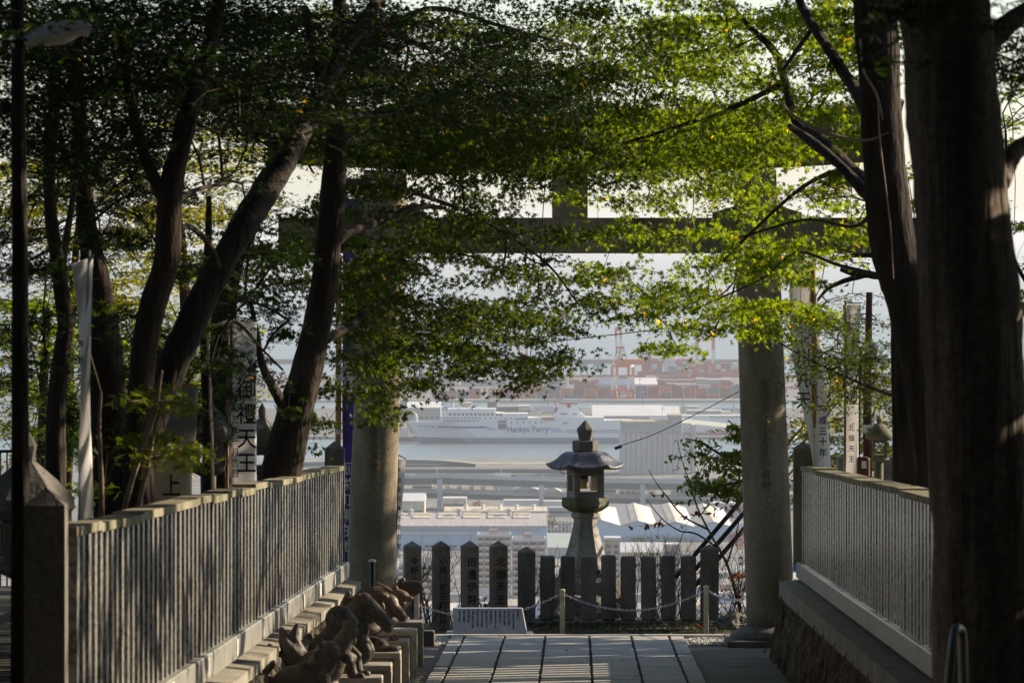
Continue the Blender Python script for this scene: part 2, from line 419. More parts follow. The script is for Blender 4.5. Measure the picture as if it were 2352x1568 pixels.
for u0, u1 in ((-2.9, 3.5),):
    y0, y1 = 61.76, 61.93
    mb.hexa([(ux(u0, y0), y0, g(y0) - .2), (ux(u1, y0), y0, g(y0) - .2), (ux(u1, y1), y1, g(y0) - .2), (ux(u0, y1), y1, g(y0) - .2),
             (ux(u0, y0), y0, g(y0) + .035), (ux(u1, y0), y0, g(y0) + .035), (ux(u1, y1), y1, g(y0) + .035), (ux(u0, y1), y1, g(y0) + .035)])
tag(mb.build('path_kerb', 'slab'), kind='structure')
# raised terraces behind the two fences, and the lookout bank beyond the torii
def terrace(name, u0, u1, Ye):
    mb = MB()
    a, b = -20, Ye
    mb.hexa([(ux(u0, a), a, g(a) - 3), (ux(u1, a), a, g(a) - 3), (ux(u1, b), b, g(b) - 3), (ux(u0, b), b, g(b) - 3),
             (ux(u0, a), a, g(a) + .72), (ux(u1, a), a, g(a) + .72), (ux(u1, b), b, g(b) + .72), (ux(u0, b), b, g(b) + .72)])
    tag(mb.build(name, 'soil'), kind='structure')
terrace('left_terrace', -40, -2.66, 58.4); terrace('right_terrace', 2.68, 40, 57.6)

# ------------------------------------------------------------------ long picket fences (tamagaki)
def picket_fence(side):
    s = -1 if side == 'left' else 1
    uf = -2.50 if s < 0 else 2.43         # path-facing face of the pickets
    Ya, Yb = 26.2, 57.0
    e = empty('stone_picket_fence', (ux(uf, Yb), Yb, g(Yb)),
              ('long granite picket fence on the left retaining wall, streaked with warm sunlight' if s < 0 else
               'long granite picket fence on the right retaining wall, ending behind the thick trunk'), 'fence', 'granite picket fences along the approach')
    O = e.location
    ztop = lambda Y: g(Y) + (-2.587 - g(57))          # 2.08 above path plane
    zbot = lambda Y: g(Y) + (-3.645 - g(57))
    back = -.14 if s < 0 else .14
    N = 75; ts = np.cumsum(np.linspace(.76, 1.16, N)); ts = np.concatenate([[0], ts]) / ts[-1]; YS = Ya + .25 + ts * (Yb - Ya - .35)
    shared = None
    step = 4
    for i in range(N):
        Y = float(YS[i]); sp = float(YS[i + 1] - YS[i])
        if i % step == 0: off = random.uniform(-.014, .014)
        zt = ztop(Y) - .045 + off
        w = sp * (.47 + random.uniform(-.03, .03)); jit = random.uniform(-.0012, .0012)
        x0 = ux(uf, Y) + jit; x1 = x0 + back
        mb = MB(O); mb.box(min(x0, x1), max(x0, x1), Y, Y + w, zbot(Y) - .01, zt - .02)
        pk_ = mb.build('picket', 'picket', e); pk_.location.x += random.uniform(-.002, .002)
        if i % step == 0:
            Ye = float(YS[min(i + step, N)]) - .012; Y0 = Y - .012 if i else Y - .1
            mb = MB(O); a, b = ux(uf, Y0), ux(uf, Y0) + back * (1.25 if s < 0 else 1.5)
            xa, xb = min(a, b) - (.012 if s > 0 else 0), max(a, b) + (.012 if s < 0 else 0)
            dx = .01212 * (Ye - Y0); z0_, z1_ = ztop(Y0) - .045 + off, ztop(Ye) - .045 + off
            mb.hexa([(xa, Y0, z0_ - .02), (xb, Y0, z0_ - .02), (xb + dx, Ye, z1_ - .02), (xa + dx, Ye, z1_ - .02),
                     (xa, Y0, z0_ + .03), (xb, Y0, z0_ + .03), (xb + dx, Ye, z1_ + .03), (xa + dx, Ye, z1_ + .03)])
            bevel_mod(mb.build('cap_stone', 'cap_stone', e), .004, 1)
    # base beam in lengths of about three metres
    Y = Ya - 8; k = 0
    while Y < Yb:
        Y2 = min(Y + 3.1, Yb + .12)
        mb = MB(O); a0, a1 = (uf - .2, uf + .05) if s < 0 else (uf - .05, uf + .2)
        mb.hexa([(ux(a0, Y), Y, zbot(Y) - .17), (ux(a1, Y), Y, zbot(Y) - .17), (ux(a1, Y2 - .012), Y2 - .012, zbot(Y2) - .17), (ux(a0, Y2 - .012), Y2 - .012, zbot(Y2) - .17),
                 (ux(a0, Y), Y, zbot(Y)), (ux(a1, Y), Y, zbot(Y)), (ux(a1, Y2 - .012), Y2 - .012, zbot(Y2)), (ux(a0, Y2 - .012), Y2 - .012, zbot(Y2))])
        bevel_mod(mb.build('base_beam', 'beam_stone', e), .008, 1)
        if s < 0 and k >= 3 and k % 1 == 0 and Y2 < 56:
            mb = MB(O); ym = Y + 1.3; xx = ux(uf + .05, ym)
            mb.box(xx - .005, xx + .006, ym, ym + .28, zbot(ym) - .145, zbot(ym) - .03)
            mb.build('name_plate', 'white_ceramic', e)
        Y = Y2; k += 1
    # end posts
    for Y, hw, top, drop in ((Yb + .03, .105, .16, 0), (Ya - .28, .10, .10, 0)):
        if s > 0 and Y < 40: continue
        mb = MB(O); zc = ztop(Y) + top
        cx = ux(uf, Y) + (-.11 if s < 0 else .03)
        mb.box(cx - hw, cx + hw, Y, Y + 2 * hw, zbot(Y) - (0.02 if Y > 40 else .02), zc)
        mb.add([(cx - hw, Y, zc), (cx + hw, Y, zc), (cx + hw, Y + 2 * hw, zc), (cx - hw, Y + 2 * hw, zc), (cx, Y + hw, zc + .085)],
               [(0, 1, 4), (1, 2, 4), (2, 3, 4), (3, 0, 4)])
        mb.build('end_post', 'granite_dark' if s < 0 else 'granite_green', e)
    # retaining wall: coping and fluted rough face
    w = empty('retaining_wall', (ux(uf, Yb), Yb, g(Yb)),
              'rough fluted stone wall with concrete coping under the ' + side + ' picket fence', 'wall', 'retaining walls of the approach')
    OW = w.location
    uc = -2.33 if s < 0 else 2.20
    mb = MB(OW); a0, a1 = (uf - .25, uc) if s < 0 else (uc, uf + .25)
    for (Y, Y2) in [(y, min(y + 2, Yb + .2)) for y in np.arange(18, Yb, 2.0)]:
        zt, zt2 = zbot(Y) - .17, zbot(Y2) - .17
        ch = .22 if s > 0 else .15; dl = -.05 if s > 0 else 0; dr = -.05 if s < 0 else 0
        mb.hexa([(ux(a0, Y), Y, zt - ch), (ux(a1, Y), Y, zt - ch), (ux(a1, Y2), Y2, zt2 - ch), (ux(a0, Y2), Y2, zt2 - ch),
                 (ux(a0, Y), Y, zt + dl), (ux(a1, Y), Y, zt + dr), (ux(a1, Y2), Y2, zt2 + dr), (ux(a0, Y2), Y2, zt2 + dl)])
    mb.build('coping', 'concrete', w)
    ny, nz = 1000, 9; vs = []; fs = []
    ys = np.linspace(18, Yb + .15, ny)
    ph = np.cumsum(RNG.uniform(.3, 1.3, ny)); flute = np.abs(np.sin(ph * .5)) * .07 + RNG.uniform(-.02, .02, ny)
    for i in range(ny):
        Y = float(ys[i]); z1 = zbot(Y) - (.34 if s > 0 else .30); z0 = g(Y) - .03
        for k in range(nz):
            t = k / (nz - 1); d = flute[i] * (1 - .3 * t) * 1.5 + random.uniform(-.035, .035)
            slope = (1 - t) * .10
            u = (uc - .05 + slope * 1.6 + d * 1.1 - .02) if s < 0 else (uc + .05 - slope - d * .8 + .03)
            vs.append((ux(u, Y), Y, z0 + (z1 - z0) * t))
    for i in range(ny - 1):
        for k in range(nz - 1):
            q = (i * nz + k, (i + 1) * nz + k, (i + 1) * nz + k + 1, i * nz + k + 1)
            fs.append(q if s > 0 else q[::-1])
    # far end return, with thickness
    i0 = (ny - 1) * nz; m0 = len(vs)
    for k in range(nz):
        x, y, z = vs[i0 + k]; vs.append((ux(uf + (-.3 if s < 0 else .3), y) , y + random.uniform(-.03, .03), z))
    for k in range(nz - 1):
        q = (i0 + k, m0 + k, m0 + k + 1, i0 + k + 1); fs.append(q if s > 0 else q[::-1])
    mb = MB(OW); mb.add(vs, fs); mb.build('rough_face', 'rough_wall', w)
picket_fence('left'); picket_fence('right')

# ------------------------------------------------------------------ torii
def torii():
    Y = 60.0; O = Vector((Xp(1309, Y), Y, g(Y)))
    e = empty('torii_gate', O, 'tall grey granite torii gate spanning the path, half veiled by maple leaves', 'torii')
    base = g(Y)
    def pillar(pb, pt, side):
        zb = Zp(1440, Y); zt = Zp(392, Y)
        xb, xt = Xp(pb, Y), Xp(pt, Y)
        n = 24; pts = [(xb + (xt - xb) * i / n, Y, zb + (zt - zb) * i / n) for i in range(n + 1)]
        rad = [.276 - .03 * i / n for i in range(n + 1)]
        mb = MB(O); mb.tube(pts, rad, 40); o = mb.build('pillar', 'torii', e, True)
        # plinth: rounded drum on a square slab
        mb = MB(O); h = zb - base
        mb.lathe([(.30, h + .02), (.335, h - .005), (.40, h - .02), (.455, h - .06), (.475, h - .12), (.47, .075)], (xb, Y, base), 40)
        p = mb.build('plinth', 'granite_dark', e, True)
        mb = MB(O); mb.box(xb - .52, xb + .52, Y - .52, Y + .52, base - .1, base + .08)
        bevel_mod(mb.build('plinth_slab', 'granite_dark', e), .015)
        return xb, xt, zb, zt
    L = pillar(847, 885, 'left'); Rr = pillar(1771, 1733, 'right')
    # engraved columns of characters
    def eng(P, body, px, pytop, size):
        x = Xp(px, Y); z = Zp(pytop, Y)
        t = text('inscription', body, size, (x - O.x, -.272 , z - O.z), e, 'torii', (R(90), 0, 0), .012, True, line=1.05)
        return t
    eng(L, '年十月吉日建之', 862, 930, .12)
    eng(Rr, '宮家家女神神社奉納四', 1757, 870, .12)
    # nuki (tie beam), passes through the pillars
    mb = MB(O); x0, x1 = Xp(640, Y), Xp(1998, Y)
    mb.box(x0, x1, Y - .13, Y + .13, Zp(582, Y), Zp(500, Y)); bevel_mod(mb.build('tie_beam', 'torii', e), .01)
    # wedges beside the pillars on the tie beam
    for p in (806, 952, 1665, 1812):
        mb = MB(O); xc = Xp(p, Y); zt = Zp(500, Y); w = .14
        sgn = 1 if p in (806, 1665) else -1
        mb.hexa([(xc - w, Y - .1, zt), (xc + w, Y - .1, zt), (xc + w, Y + .1, zt), (xc - w, Y + .1, zt),
                 (xc - w, Y - .1, zt + (.06 if sgn > 0 else .14)), (xc + w, Y - .1, zt + (.14 if sgn > 0 else .06)),
                 (xc + w, Y + .1, zt + (.14 if sgn > 0 else .06)), (xc - w, Y + .1, zt + (.06 if sgn > 0 else .14))])
        mb.build('wedge', 'torii', e)
    mb = MB(O); mb.box(Xp(1268, Y), Xp(1350, Y), Y - .12, Y + .12, Zp(500, Y), Zp(392, Y)); bevel_mod(mb.build('centre_strut', 'torii', e), .01)
    # shimaki and kasagi with rising ends
    def beam(name, xa, xb, zb, zt, half, lift, m, over=0):
        mb = MB(O); n = 28; vs = []; fs = []
        for i in range(n + 1):
            t = i / n; x = xa + (xb - xa) * t; c = abs(2 * t - 1) ** 3 * lift
            ex = (2 * t - 1) * over
            vs += [(x, Y - half, zb + c), (x, Y + half, zb + c), (x + ex, Y + half, zt + c), (x + ex, Y, zt + c + over * .4), (x + ex, Y - half, zt + c)]
        for i in range(n):
            for k in range(5):
                k2 = (k + 1) % 5
                fs.append((i * 5 + k, i * 5 + k2, (i + 1) * 5 + k2, (i + 1) * 5 + k)[::-1])
        fs.append((0, 1, 2, 3, 4)); fs.append(tuple(n * 5 + k for k in range(5))[::-1])
        mb.add(vs, fs); mb.build(name, m, e)
    beam('lower_lintel', Xp(615, Y), Xp(2003, Y), Zp(392, Y), Zp(328, Y), .17, .10, 'torii')
    beam('upper_lintel', Xp(560, Y), Xp(2058, Y), Zp(327.5, Y), Zp(262, Y), .23, .14, 'torii', .08)
torii()

# ------------------------------------------------------------------ inscribed pillars and low post fence
def square_post(px0, px1, pytip, pysh, Y, zb, m):
    xa, xb = Xp(px0, Y), Xp(px1, Y); w = xb - xa
    return xa, xb, w, Zp(pysh, Y), Zp(pytip, Y)
pil = [(927, 967, 1244, 1254, '中野八幡神社', 'inscribed stone pillar nearest the left torii column, lettered 中野八'),
       (993, 1033, 1243, 1254, '小路八幡宮御旅所講', 'inscribed stone pillar lettered 小路八幡宮, left of the slanted plaque'),
       (1059, 1099, 1243, 1254, '田邊伊勢講', 'inscribed stone pillar lettered 田邊伊勢 above the plaque'),
       (1125, 1165, 1243, 1254, '北畑天王講', 'inscribed stone pillar lettered 北畑天王 above the plaque right half')]
Yp = 64.0
for i, (a, b, tip, sh, tx, lab) in enumerate(pil):
    xa, xb = Xp(a, Yp), Xp(b, Yp); w = xb - xa
    zb = -4.98; zs, zt = Zp(sh, Yp), Zp(tip, Yp)
    O = Vector(((xa + xb) / 2, Yp, zb)); e = empty('inscribed_pillar', O, lab, 'stone pillar', 'four inscribed pillars beyond the torii')
    rz = R(-13)                                   # turned a little: the left side shows
    h = w / 2 * .93
    mb = MB(); mb.box(-h, h, -h, h, -.05, zs - zb)
    mb.add([(-h, -h, zs - zb), (h, -h, zs - zb), (h, h, zs - zb), (-h, h, zs - zb), (0, 0, zt - zb + .012)], [(0, 1, 4), (1, 2, 4), (2, 3, 4), (3, 0, 4)])
    mb.build('shaft', 'granite_dark', e)
    e.rotation_euler = (0, 0, R(9))
    n = len(tx); H = (zs - zb)
    sp = (.155 if n < 6 else .118) * (1 if n < 8 else .92); sz = .12 if n < 6 else .10
    text('inscription', tx, sz, (0.012, -h - .001, H - .13), e, 'ink', (R(90), 0, 0), .003, True, line=sp / sz * .98, bold=.0015)

def low_fence():
    Y = 65.0; zk = Zp(1425, Y)
    e = empty('low_stone_fence', (Xp(1420, Y), Y, zk), 'low fence of round topped and pyramid topped granite posts before the stone lantern', 'fence')
    O = e.location
    mb = MB(O); mb.box(Xp(1178, Y), Xp(1668, Y), Y - .12, Y + .32, zk - .42, zk); bevel_mod(mb.build('kerb', 'granite_dark', e), .02)
    rnd = random.Random(5)
    for a, b in ((1240.8, 1274.4), (1287, 1320.5), (1334, 1369), (1381, 1415), (1425.6, 1460.6), (1473, 1507), (1519, 1552), (1564, 1599)):
        xa, xb = Xp(a, Y), Xp(b, Y); cx = (xa + xb) / 2; hw = (xb - xa) / 2
        zt = Zp(1276 + rnd.uniform(-1, 2), Y)
        mb = MB(O); mb.box(cx - hw, cx + hw, Y, Y + 2 * hw, zk - .002, zt)
        o = mb.build('round_topped_post', 'granite_dark', e); bevel_mod(o, .03, 3)
        o.rotation_euler = (0, rnd.uniform(-.004, .004), 0)
    for a, b, tip, sh in ((1189, 1230, 1255, 1268), (1609.5, 1651, 1250, 1262)):
        xa, xb = Xp(a, Y), Xp(b, Y); d = (xb - xa); zs, zt = Zp(sh, Y), Zp(tip, Y)
        mb = MB(O); mb.box(xa, xb, Y - .02, Y - .02 + d, zk - .002, zs)
        cx, cy = (xa + xb) / 2, Y - .02 + d / 2
        mb.add([(xa, Y - .02, zs), (xb, Y - .02, zs), (xb, Y - .02 + d, zs), (xa, Y - .02 + d, zs), (cx, cy, zt)], [(0, 1, 4), (1, 2, 4), (2, 3, 4), (3, 0, 4)])
        mb.build('pyramid_topped_post', 'granite_dark', e)
low_fence()

# ------------------------------------------------------------------ chain, chain posts
def chain_posts():
    Y = 62.85
    posts = [(1291.5, 1353, 'cream chain post in front of the low fence, left of centre'), (1622, 1345, 'cream chain post by the right end of the low fence'),
             (957, 1350, 'cream chain post hidden behind the statues by the left column')]
    tops = []
    for px, py, lab in posts:
        x = Xp(px, Y); zt = Zp(py, Y); zb = -4.95
        O = Vector((x, Y, zb)); e = empty('chain_post', O, lab, 'post', 'posts of the chain barrier')
        mb = MB(); mb.box(-.029, .029, -.029, .029, -.05, zt - zb - .02); bevel_mod(mb.build('shaft', 'post_white', e), .006)
        mb = MB(); mb.lathe([(.034, zt - zb - .02), (.034, zt - zb), (.02, zt - zb + .006)], (0, 0, 0), 12); mb.build('cap', 'post_white', e)
        tops.append((x, zt - .06))
    def chain(p0, p1, sag, lab):
        a, b = Vector(p0), Vector(p1); L = (b - a).length * 1.03; n = int(L / .034)
        pts = []
        for i in range(n + 1):
            t = i / n; p = a.lerp(b, t); p.z -= sag * 4 * t * (1 - t); pts.append(p)
        mb = MB(a)
        for i in range(n):
            p, q = pts[i], pts[i + 1]; d = (q - p).normalized(); c = (p + q) / 2
            side = d.cross(Vector((0, 1, 0))).normalized() if i % 2 == 0 else Vector((0, 1, 0))
            if i % 2 == 0: side = d.cross(Vector((0, 1, 0))).normalized()
            ring = []
            for k in range(9):
                an = 2 * math.pi * k / 8
                ring.append(c + d * math.cos(an) * .025 + side * math.sin(an) * .012)
            mb.tube(ring, .0042, 5, cap=False)
        o = mb.build('chain', 'chain', None); o.location = a
        tag(o, lab, 'chain', 'spans of the chain barrier')
    y = Y
    chain((tops[0][0] + .03, y, tops[0][1]), (tops[1][0] - .03, y, tops[1][1]), .21, 'galvanised chain sagging between the two cream posts')
    chain((tops[1][0] + .03, y, tops[1][1]), (Xp(1718, 59.5), 60.5, Zp(1375, 60.5)), .05, 'galvanised chain running from the right cream post to the torii column')
    chain((tops[2][0] + .03, y, Zp(1390, y)), (tops[0][0] - .03, y, tops[0][1]), .19, 'galvanised chain passing behind the slanted plaque')
chain_posts()

# ------------------------------------------------------------------ slanted plaque
def plaque():
    Y = 62.15; zb = g(61.9) + .02
    O = Vector((Xp(1128, Y), Y, zb)); e = empty('inscribed_plaque', O, 'low slanted grey granite plaque covered with small writing at the path end', 'plaque')
    bl, br, tl, tr = Xp(1050, Y), Xp(1211, Y), Xp(1044, Y + .28), Xp(1200, Y + .28)
    z0 = Zp(1455, Y) ; z1 = Zp(1396, Y + .28)
    mb = MB(O); mb.hexa([(bl - .05, Y, z0), (br, Y, z0), (br, Y + .42, z0), (bl - .05, Y + .42, z0), (tl - .02, Y + .26, z1), (tr, Y + .26, z1), (tr, Y + .4, z1), (tl - .02, Y + .4, z1)])
    bevel_mod(mb.build('stone', 'stele', e), .008)
    mb = MB(O); mb.box(bl - .13, br + .07, Y - .10, Y + .5, z0 - .05, z0 - .001); bevel_mod(mb.build('foot', 'stele', e), .006)
    ang = math.atan2(z1 - z0, .26)
    # columns of small characters, right to left
    cols = ['保久良神社', '神武天皇', '浦にて', '海を渡る', '青亀の背に', '乗り', 'この地の', '産土の神', 'として', '祀られ', 'ました', '灯火', '奉納', '有志']
    rnd = random.Random(2)
    src = 'の御社は古くより海上安全の神として仰がれ灯火は夜通し沖行く船の目印となりて里人の信仰を集めたり'
    nvec = Vector((0, -math.sin(ang), math.cos(ang)))
    for i in range(14):
        t = i / 13; px = 1189 - t * 134; n = rnd.randint(9, 15) if i else 4
        s = ''.join(rnd.choice(src) for _ in range(n)) if i else '保久良火'
        top = Vector((Xp(px, Y + .26), Y + .26, z1)) ; bot = Vector((Xp(px + 8, Y), Y, z0))
        p = top.lerp(bot, .07) + nvec * .003 - O
        tx = text('lettering', s, .021 if i else .034, p, e, 'ink', (ang, 0, R(0)), .001, True, line=.92)
        tx.rotation_euler = (ang, 0, 0)
plaque()

# ------------------------------------------------------------------ stone lantern
def lantern():
    Y = 68.0; k = Y / F; cx = Xp(1344.5, Y)
    zc = lambda zy: Zp((850 + zy / 1.829) / 1.0884, Y)
    hw = lambda wpx: wpx / 1.829 / 1.0884 / 2 * k          # full width in zoom px to half width in metres
    zb = -5.05
    e = empty('stone_lantern', (cx, Y, zb), 'tall hexagonal granite lantern on the lookout with yellow lamp inside its fire box', 'lantern')
    O = e.location; rot = R(4)
    Z = lambda zy: zc(zy) - zb
    mb = MB(); mb.lathe([(hw(56), Z(458)), (hw(60), Z(452)), (hw(78), Z(412)), (hw(74), Z(403)), (hw(6), Z(366))], (0, 0, 0), 8, rot); mb.build('finial', 'granite_dark', e)
    mb = MB(); mb.lathe([(hw(112), Z(506)), (hw(118), Z(503)), (hw(120), Z(462)), (hw(112), Z(458.5))], (0, 0, 0), 6, rot); mb.build('neck_block', 'granite_dark', e)
    # hexagonal roof: curved slopes, upturned corners
    vs = []; fs = []; seg = 36
    rp_ = [60, 90, 110, 124, 138, 156, 182]; zp_ = [507, 510, 521, 536, 551, 565, 577]; n = 18
    for i in range(n + 1):
        t = i / n; r = float(np.interp(t * 6, range(7), rp_)) / 1.829 / 1.0884 * k; zt = Z(float(np.interp(t * 6, range(7), zp_)))
        for s_ in range(seg):
            an = 2 * math.pi * s_ / seg; q = (an % (math.pi / 3)) - math.pi / 6
            hexr = math.cos(math.pi / 6) / math.cos(q); corner = (abs(q) / (math.pi / 6)) ** 3
            rr = r * hexr
            vs.append((rr * math.cos(an + rot), rr * math.sin(an + rot), zt + corner * .042 * t ** 2.5))
    for i in range(n):
        for s_ in range(seg):
            s2 = (s_ + 1) % seg; fs.append((i * seg + s_, (i + 1) * seg + s_, (i + 1) * seg + s2, i * seg + s2))
    fs.append(tuple(range(seg)))
    m0 = len(vs)
    for s_ in range(seg):                             # rim and underside
        x, y, z = vs[n * seg + s_]; vs.append((x * .965, y * .965, z - .035))
    for s_ in range(seg): vs.append((vs[n * seg + s_][0] * .72, vs[n * seg + s_][1] * .72, Z(589)))
    for s_ in range(seg):
        s2 = (s_ + 1) % seg
        fs.append((n * seg + s_, m0 + s_, m0 + s2, n * seg + s2)); fs.append((m0 + s_, m0 + seg + s_, m0 + seg + s2, m0 + s2))
    fs.append(tuple(m0 + seg + s_ for s_ in range(seg))[::-1])
    mb = MB(); mb.add(vs, fs); mb.build('roof', 'roof_stone', e, True)
    # fire box: square with open windows on each side
    f = MB(); h = hw(140); z0, z1 = Z(718), Z(588); zo0, zo1 = Z(690), Z(618); t = h * .36
    for sx in (-1, 1):
        for sy in (-1, 1):
            xa, xb = sorted((sx * h, sx * (h - t * 1.1))); ya, yb = sorted((sy * h, sy * (h - t * 1.1)))
            f.box(xa, xb, ya, yb, zo0, zo1)
    f.box(-h, h, -h, h, z0, zo0 - .0005); f.box(-h, h, -h, h, zo1 + .0005, z1)
    fb = f.build('fire_box', 'granite', e); fb.rotation_euler = (0, 0, R(14))
    mb = MB(); mb.lathe([(.05, zo1 - .17), (.062, zo1 - .165), (.066, zo1 - .04), (.06, zo1 - .035)], (-.02, 0, 0), 14); mb.build('lamp_shade', 'brass', e, True)
    mb = MB(); mb.lathe([(.045, zo1 - .036), (.062, zo1 - .03), (.06, zo1)], (-.02, 0, 0), 12); mb.build('lamp_holder', 'black_metal', e)
    mb = MB(); mb.lathe([(hw(120), Z(786)), (hw(150), Z(780)), (hw(205), Z(762)), (hw(216), Z(755)), (hw(216), Z(722)), (hw(205), Z(718.4))], (0, 0, 0), 6, rot); mb.build('platform', 'granite_green', e)
    mb = MB(); mb.lathe([(hw(215), 0.62), (hw(200), .66), (hw(186), Z(985)), (hw(160), Z(945)), (hw(132), Z(890)), (hw(112), Z(845)), (hw(106), Z(820)), (hw(112), Z(814)), (hw(130), Z(806)), (hw(132), Z(794)), (hw(116), Z(786.5))], (0, 0, 0), 6, rot)
    mb.build('shaft', 'granite', e)
    mb = MB(); mb.lathe([(hw(330), .28), (hw(330), .46), (hw(250), .52), (hw(240), .618)], (0, 0, 0), 6, rot); mb.build('base_tier', 'granite_dark', e)
    mb = MB(); mb.box(-.55, .55, -.5, .5, -.3, .279); bevel_mod(mb.build('foundation_block', 'granite_dark', e), .03)
lantern()

def cable(name, pts, r, lab, m='black_metal'):
    a = Vector(pts[0]); mb = MB(a); mb.tube(catmull(pts, 6), r, 6); o = mb.build(name, m); o.location = a
    return tag(o, lab, 'cable')
cable('cable', [W(1413, 1027, 68), W(1500, 998, 67), W(1600, 950, 65), W(1697, 899, 61)], .006, 'thin black cable from the lantern up to the right torii column')
cable('cable', [W(700, 830, 66), W(960, 808, 66), W(1225, 788, 66), W(1440, 765, 65), W(1700, 735, 64)], .007, 'thin black cable crossing the bay view under the leaves')
def clamp():
    p = W(1418, 1028, 68); mb = MB(p); mb.tube([W(1412, 1030, 68), W(1428, 1024, 68)], .02, 8); o = mb.build('cable_clamp', 'black_metal'); o.location = p
    tag(o, 'small black clamp on the cable beside the lantern roof', 'clamp')
clamp()
# cable loop hanging under the left eave of the lantern
cable('cable', [W(1292, 1063, 67.5), W(1286, 1076, 67.5), W(1292, 1087, 67.5), W(1318, 1083, 67.6)], .005, 'black cable loop hanging under the left lantern eave')

# ------------------------------------------------------------------ statues on pedestals
def blobs_mesh(bl, voxel=.011):
    bm = bmesh.new()
    for b in bl:
        if b[0] == 'e':
            _, c, r, rot = b
            m = Matrix.Translation(c) @ Matrix.Rotation(rot[0], 4, 'X') @ Matrix.Rotation(rot[1], 4, 'Y') @ Matrix.Rotation(rot[2], 4, 'Z') @ Matrix.Diagonal((*r, 1))
            bmesh.ops.create_icosphere(bm, subdivisions=3, radius=1, matrix=m)
        else:
            _, pts, rad = b
            P = catmull([(*p, r) for p, r in zip(pts, rad)], 6)
            for p in P: bmesh.ops.create_icosphere(bm, subdivisions=2, radius=max(.006, p[3]), matrix=Matrix.Translation(p[:3]))
    me = bpy.data.meshes.new('t'); bm.to_mesh(me); bm.free()
    o = bpy.data.objects.new('t', me); COL.objects.link(o)
    rm = o.modifiers.new('r', 'REMESH'); rm.mode = 'VOXEL'; rm.voxel_size = voxel; rm.use_smooth_shade = True
    sm = o.modifiers.new('s', 'SMOOTH'); sm.iterations = 3; sm.factor = .5
    bpy.context.view_layer.update()
    dg = bpy.context.evaluated_depsgraph_get(); r = bpy.data.meshes.new_from_object(o.evaluated_get(dg))
    bpy.data.objects.remove(o); bpy.data.meshes.remove(me); r.materials.clear()
    return r
def E(x, y, z, a, b, c, rx=0, ry=0, rz=0): return ('e', (x, y, z), (a, b, c), (rx, ry, rz))
def Cc(pts, rad): return ('c', pts, rad)
# local frame: +x towards the path (the animals face it), z = 0 at the pedestal top
ST = {}
ST['boar'] = [E(-.10, 0, .20, .26, .15, .19), E(.10, 0, .27, .15, .13, .15), Cc([(.12, 0, .32), (.24, 0, .36), (.33, 0, .38)], [.12, .095, .065]),
              E(.345, 0, .385, .035, .05, .05), E(.14, .09, .43, .03, .02, .05), E(.14, -.09, .43, .03, .02, .05), Cc([(.14, .08, .2), (.17, .08, .02)], [.07, .05]), Cc([(.14, -.08, .2), (.17, -.08, .02)], [.07, .05]),
              E(-.18, .08, .08, .13, .07, .08), E(-.18, -.08, .08, .13, .07, .08), Cc([(-.34, 0, .2), (-.40, 0, .26)], [.02, .012])]
ST['dragon'] = [Cc([(-.28, 0, .05), (-.1, .1, .08), (.08, -.06, .10), (-.08, -.1, .18), (-.2, .02, .24), (-.05, .08, .30), (.10, 0, .34)], [.06, .085, .09, .09, .09, .085, .075]),
                E(.18, 0, .36, .12, .075, .07, 0, .2), E(.28, 0, .33, .06, .05, .035), Cc([(.10, .04, .41), (0, .05, .47), (-.08, .06, .50)], [.02, .016, .01]), Cc([(.10, -.04, .41), (0, -.05, .47), (-.08, -.06, .50)], [.02, .016, .01])] + \
               [E(-.26 + .08 * i, 0, .33 + .03 * math.sin(i * 1.5) + .03 * i * .5, .035, .02, .04) for i in range(6)]
ST['ram'] = [E(-.10, 0, .19, .24, .15, .17), E(.06, 0, .27, .15, .13, .16), E(.17, 0, .37, .10, .08, .10), Cc([(.18, 0, .36), (.27, 0, .28), (.31, 0, .24)], [.08, .06, .045]),
             Cc([(.12, -.09, .45), (.03, -.12, .46), (-.01, -.13, .37), (.06, -.14, .30), (.14, -.14, .33), (.13, -.14, .39)], [.035, .035, .032, .028, .022, .015]),
             Cc([(.12, .09, .45), (.03, .12, .46), (-.01, .13, .37), (.06, .14, .30), (.14, .14, .33), (.13, .14, .39)], [.035, .035, .032, .028, .022, .015]),
             Cc([(.14, .08, .16), (.22, .08, .02)], [.06, .04]), Cc([(.14, -.08, .16), (.22, -.08, .02)], [.06, .04]), E(-.2, .07, .07, .13, .08, .08), E(-.2, -.07, .07, .13, .08, .08)] + \
            [E(-.28 + .09 * (i % 4), (-.08, 0, .08)[i % 3], .30 + .02 * ((i * 7) % 3), .05, .05, .04) for i in range(10)]
ST['snake'] = [Cc([(.20 * math.cos(a * .7) * (1 - a * .035), .16 * math.sin(a * .7) * (1 - a * .035), .05 + .022 * a) for a in range(0, 22)], [.062 - .0007 * a for a in range(22)]),
               Cc([(-.04, 0, .42), (.02, 0, .52), (.10, 0, .56)], [.06, .06, .062]), E(.17, 0, .545, .10, .07, .05, 0, .3), Cc([(.18, -.05, .02), (.30, -.02, .03), (.36, 0, .05)], [.05, .045, .02])]
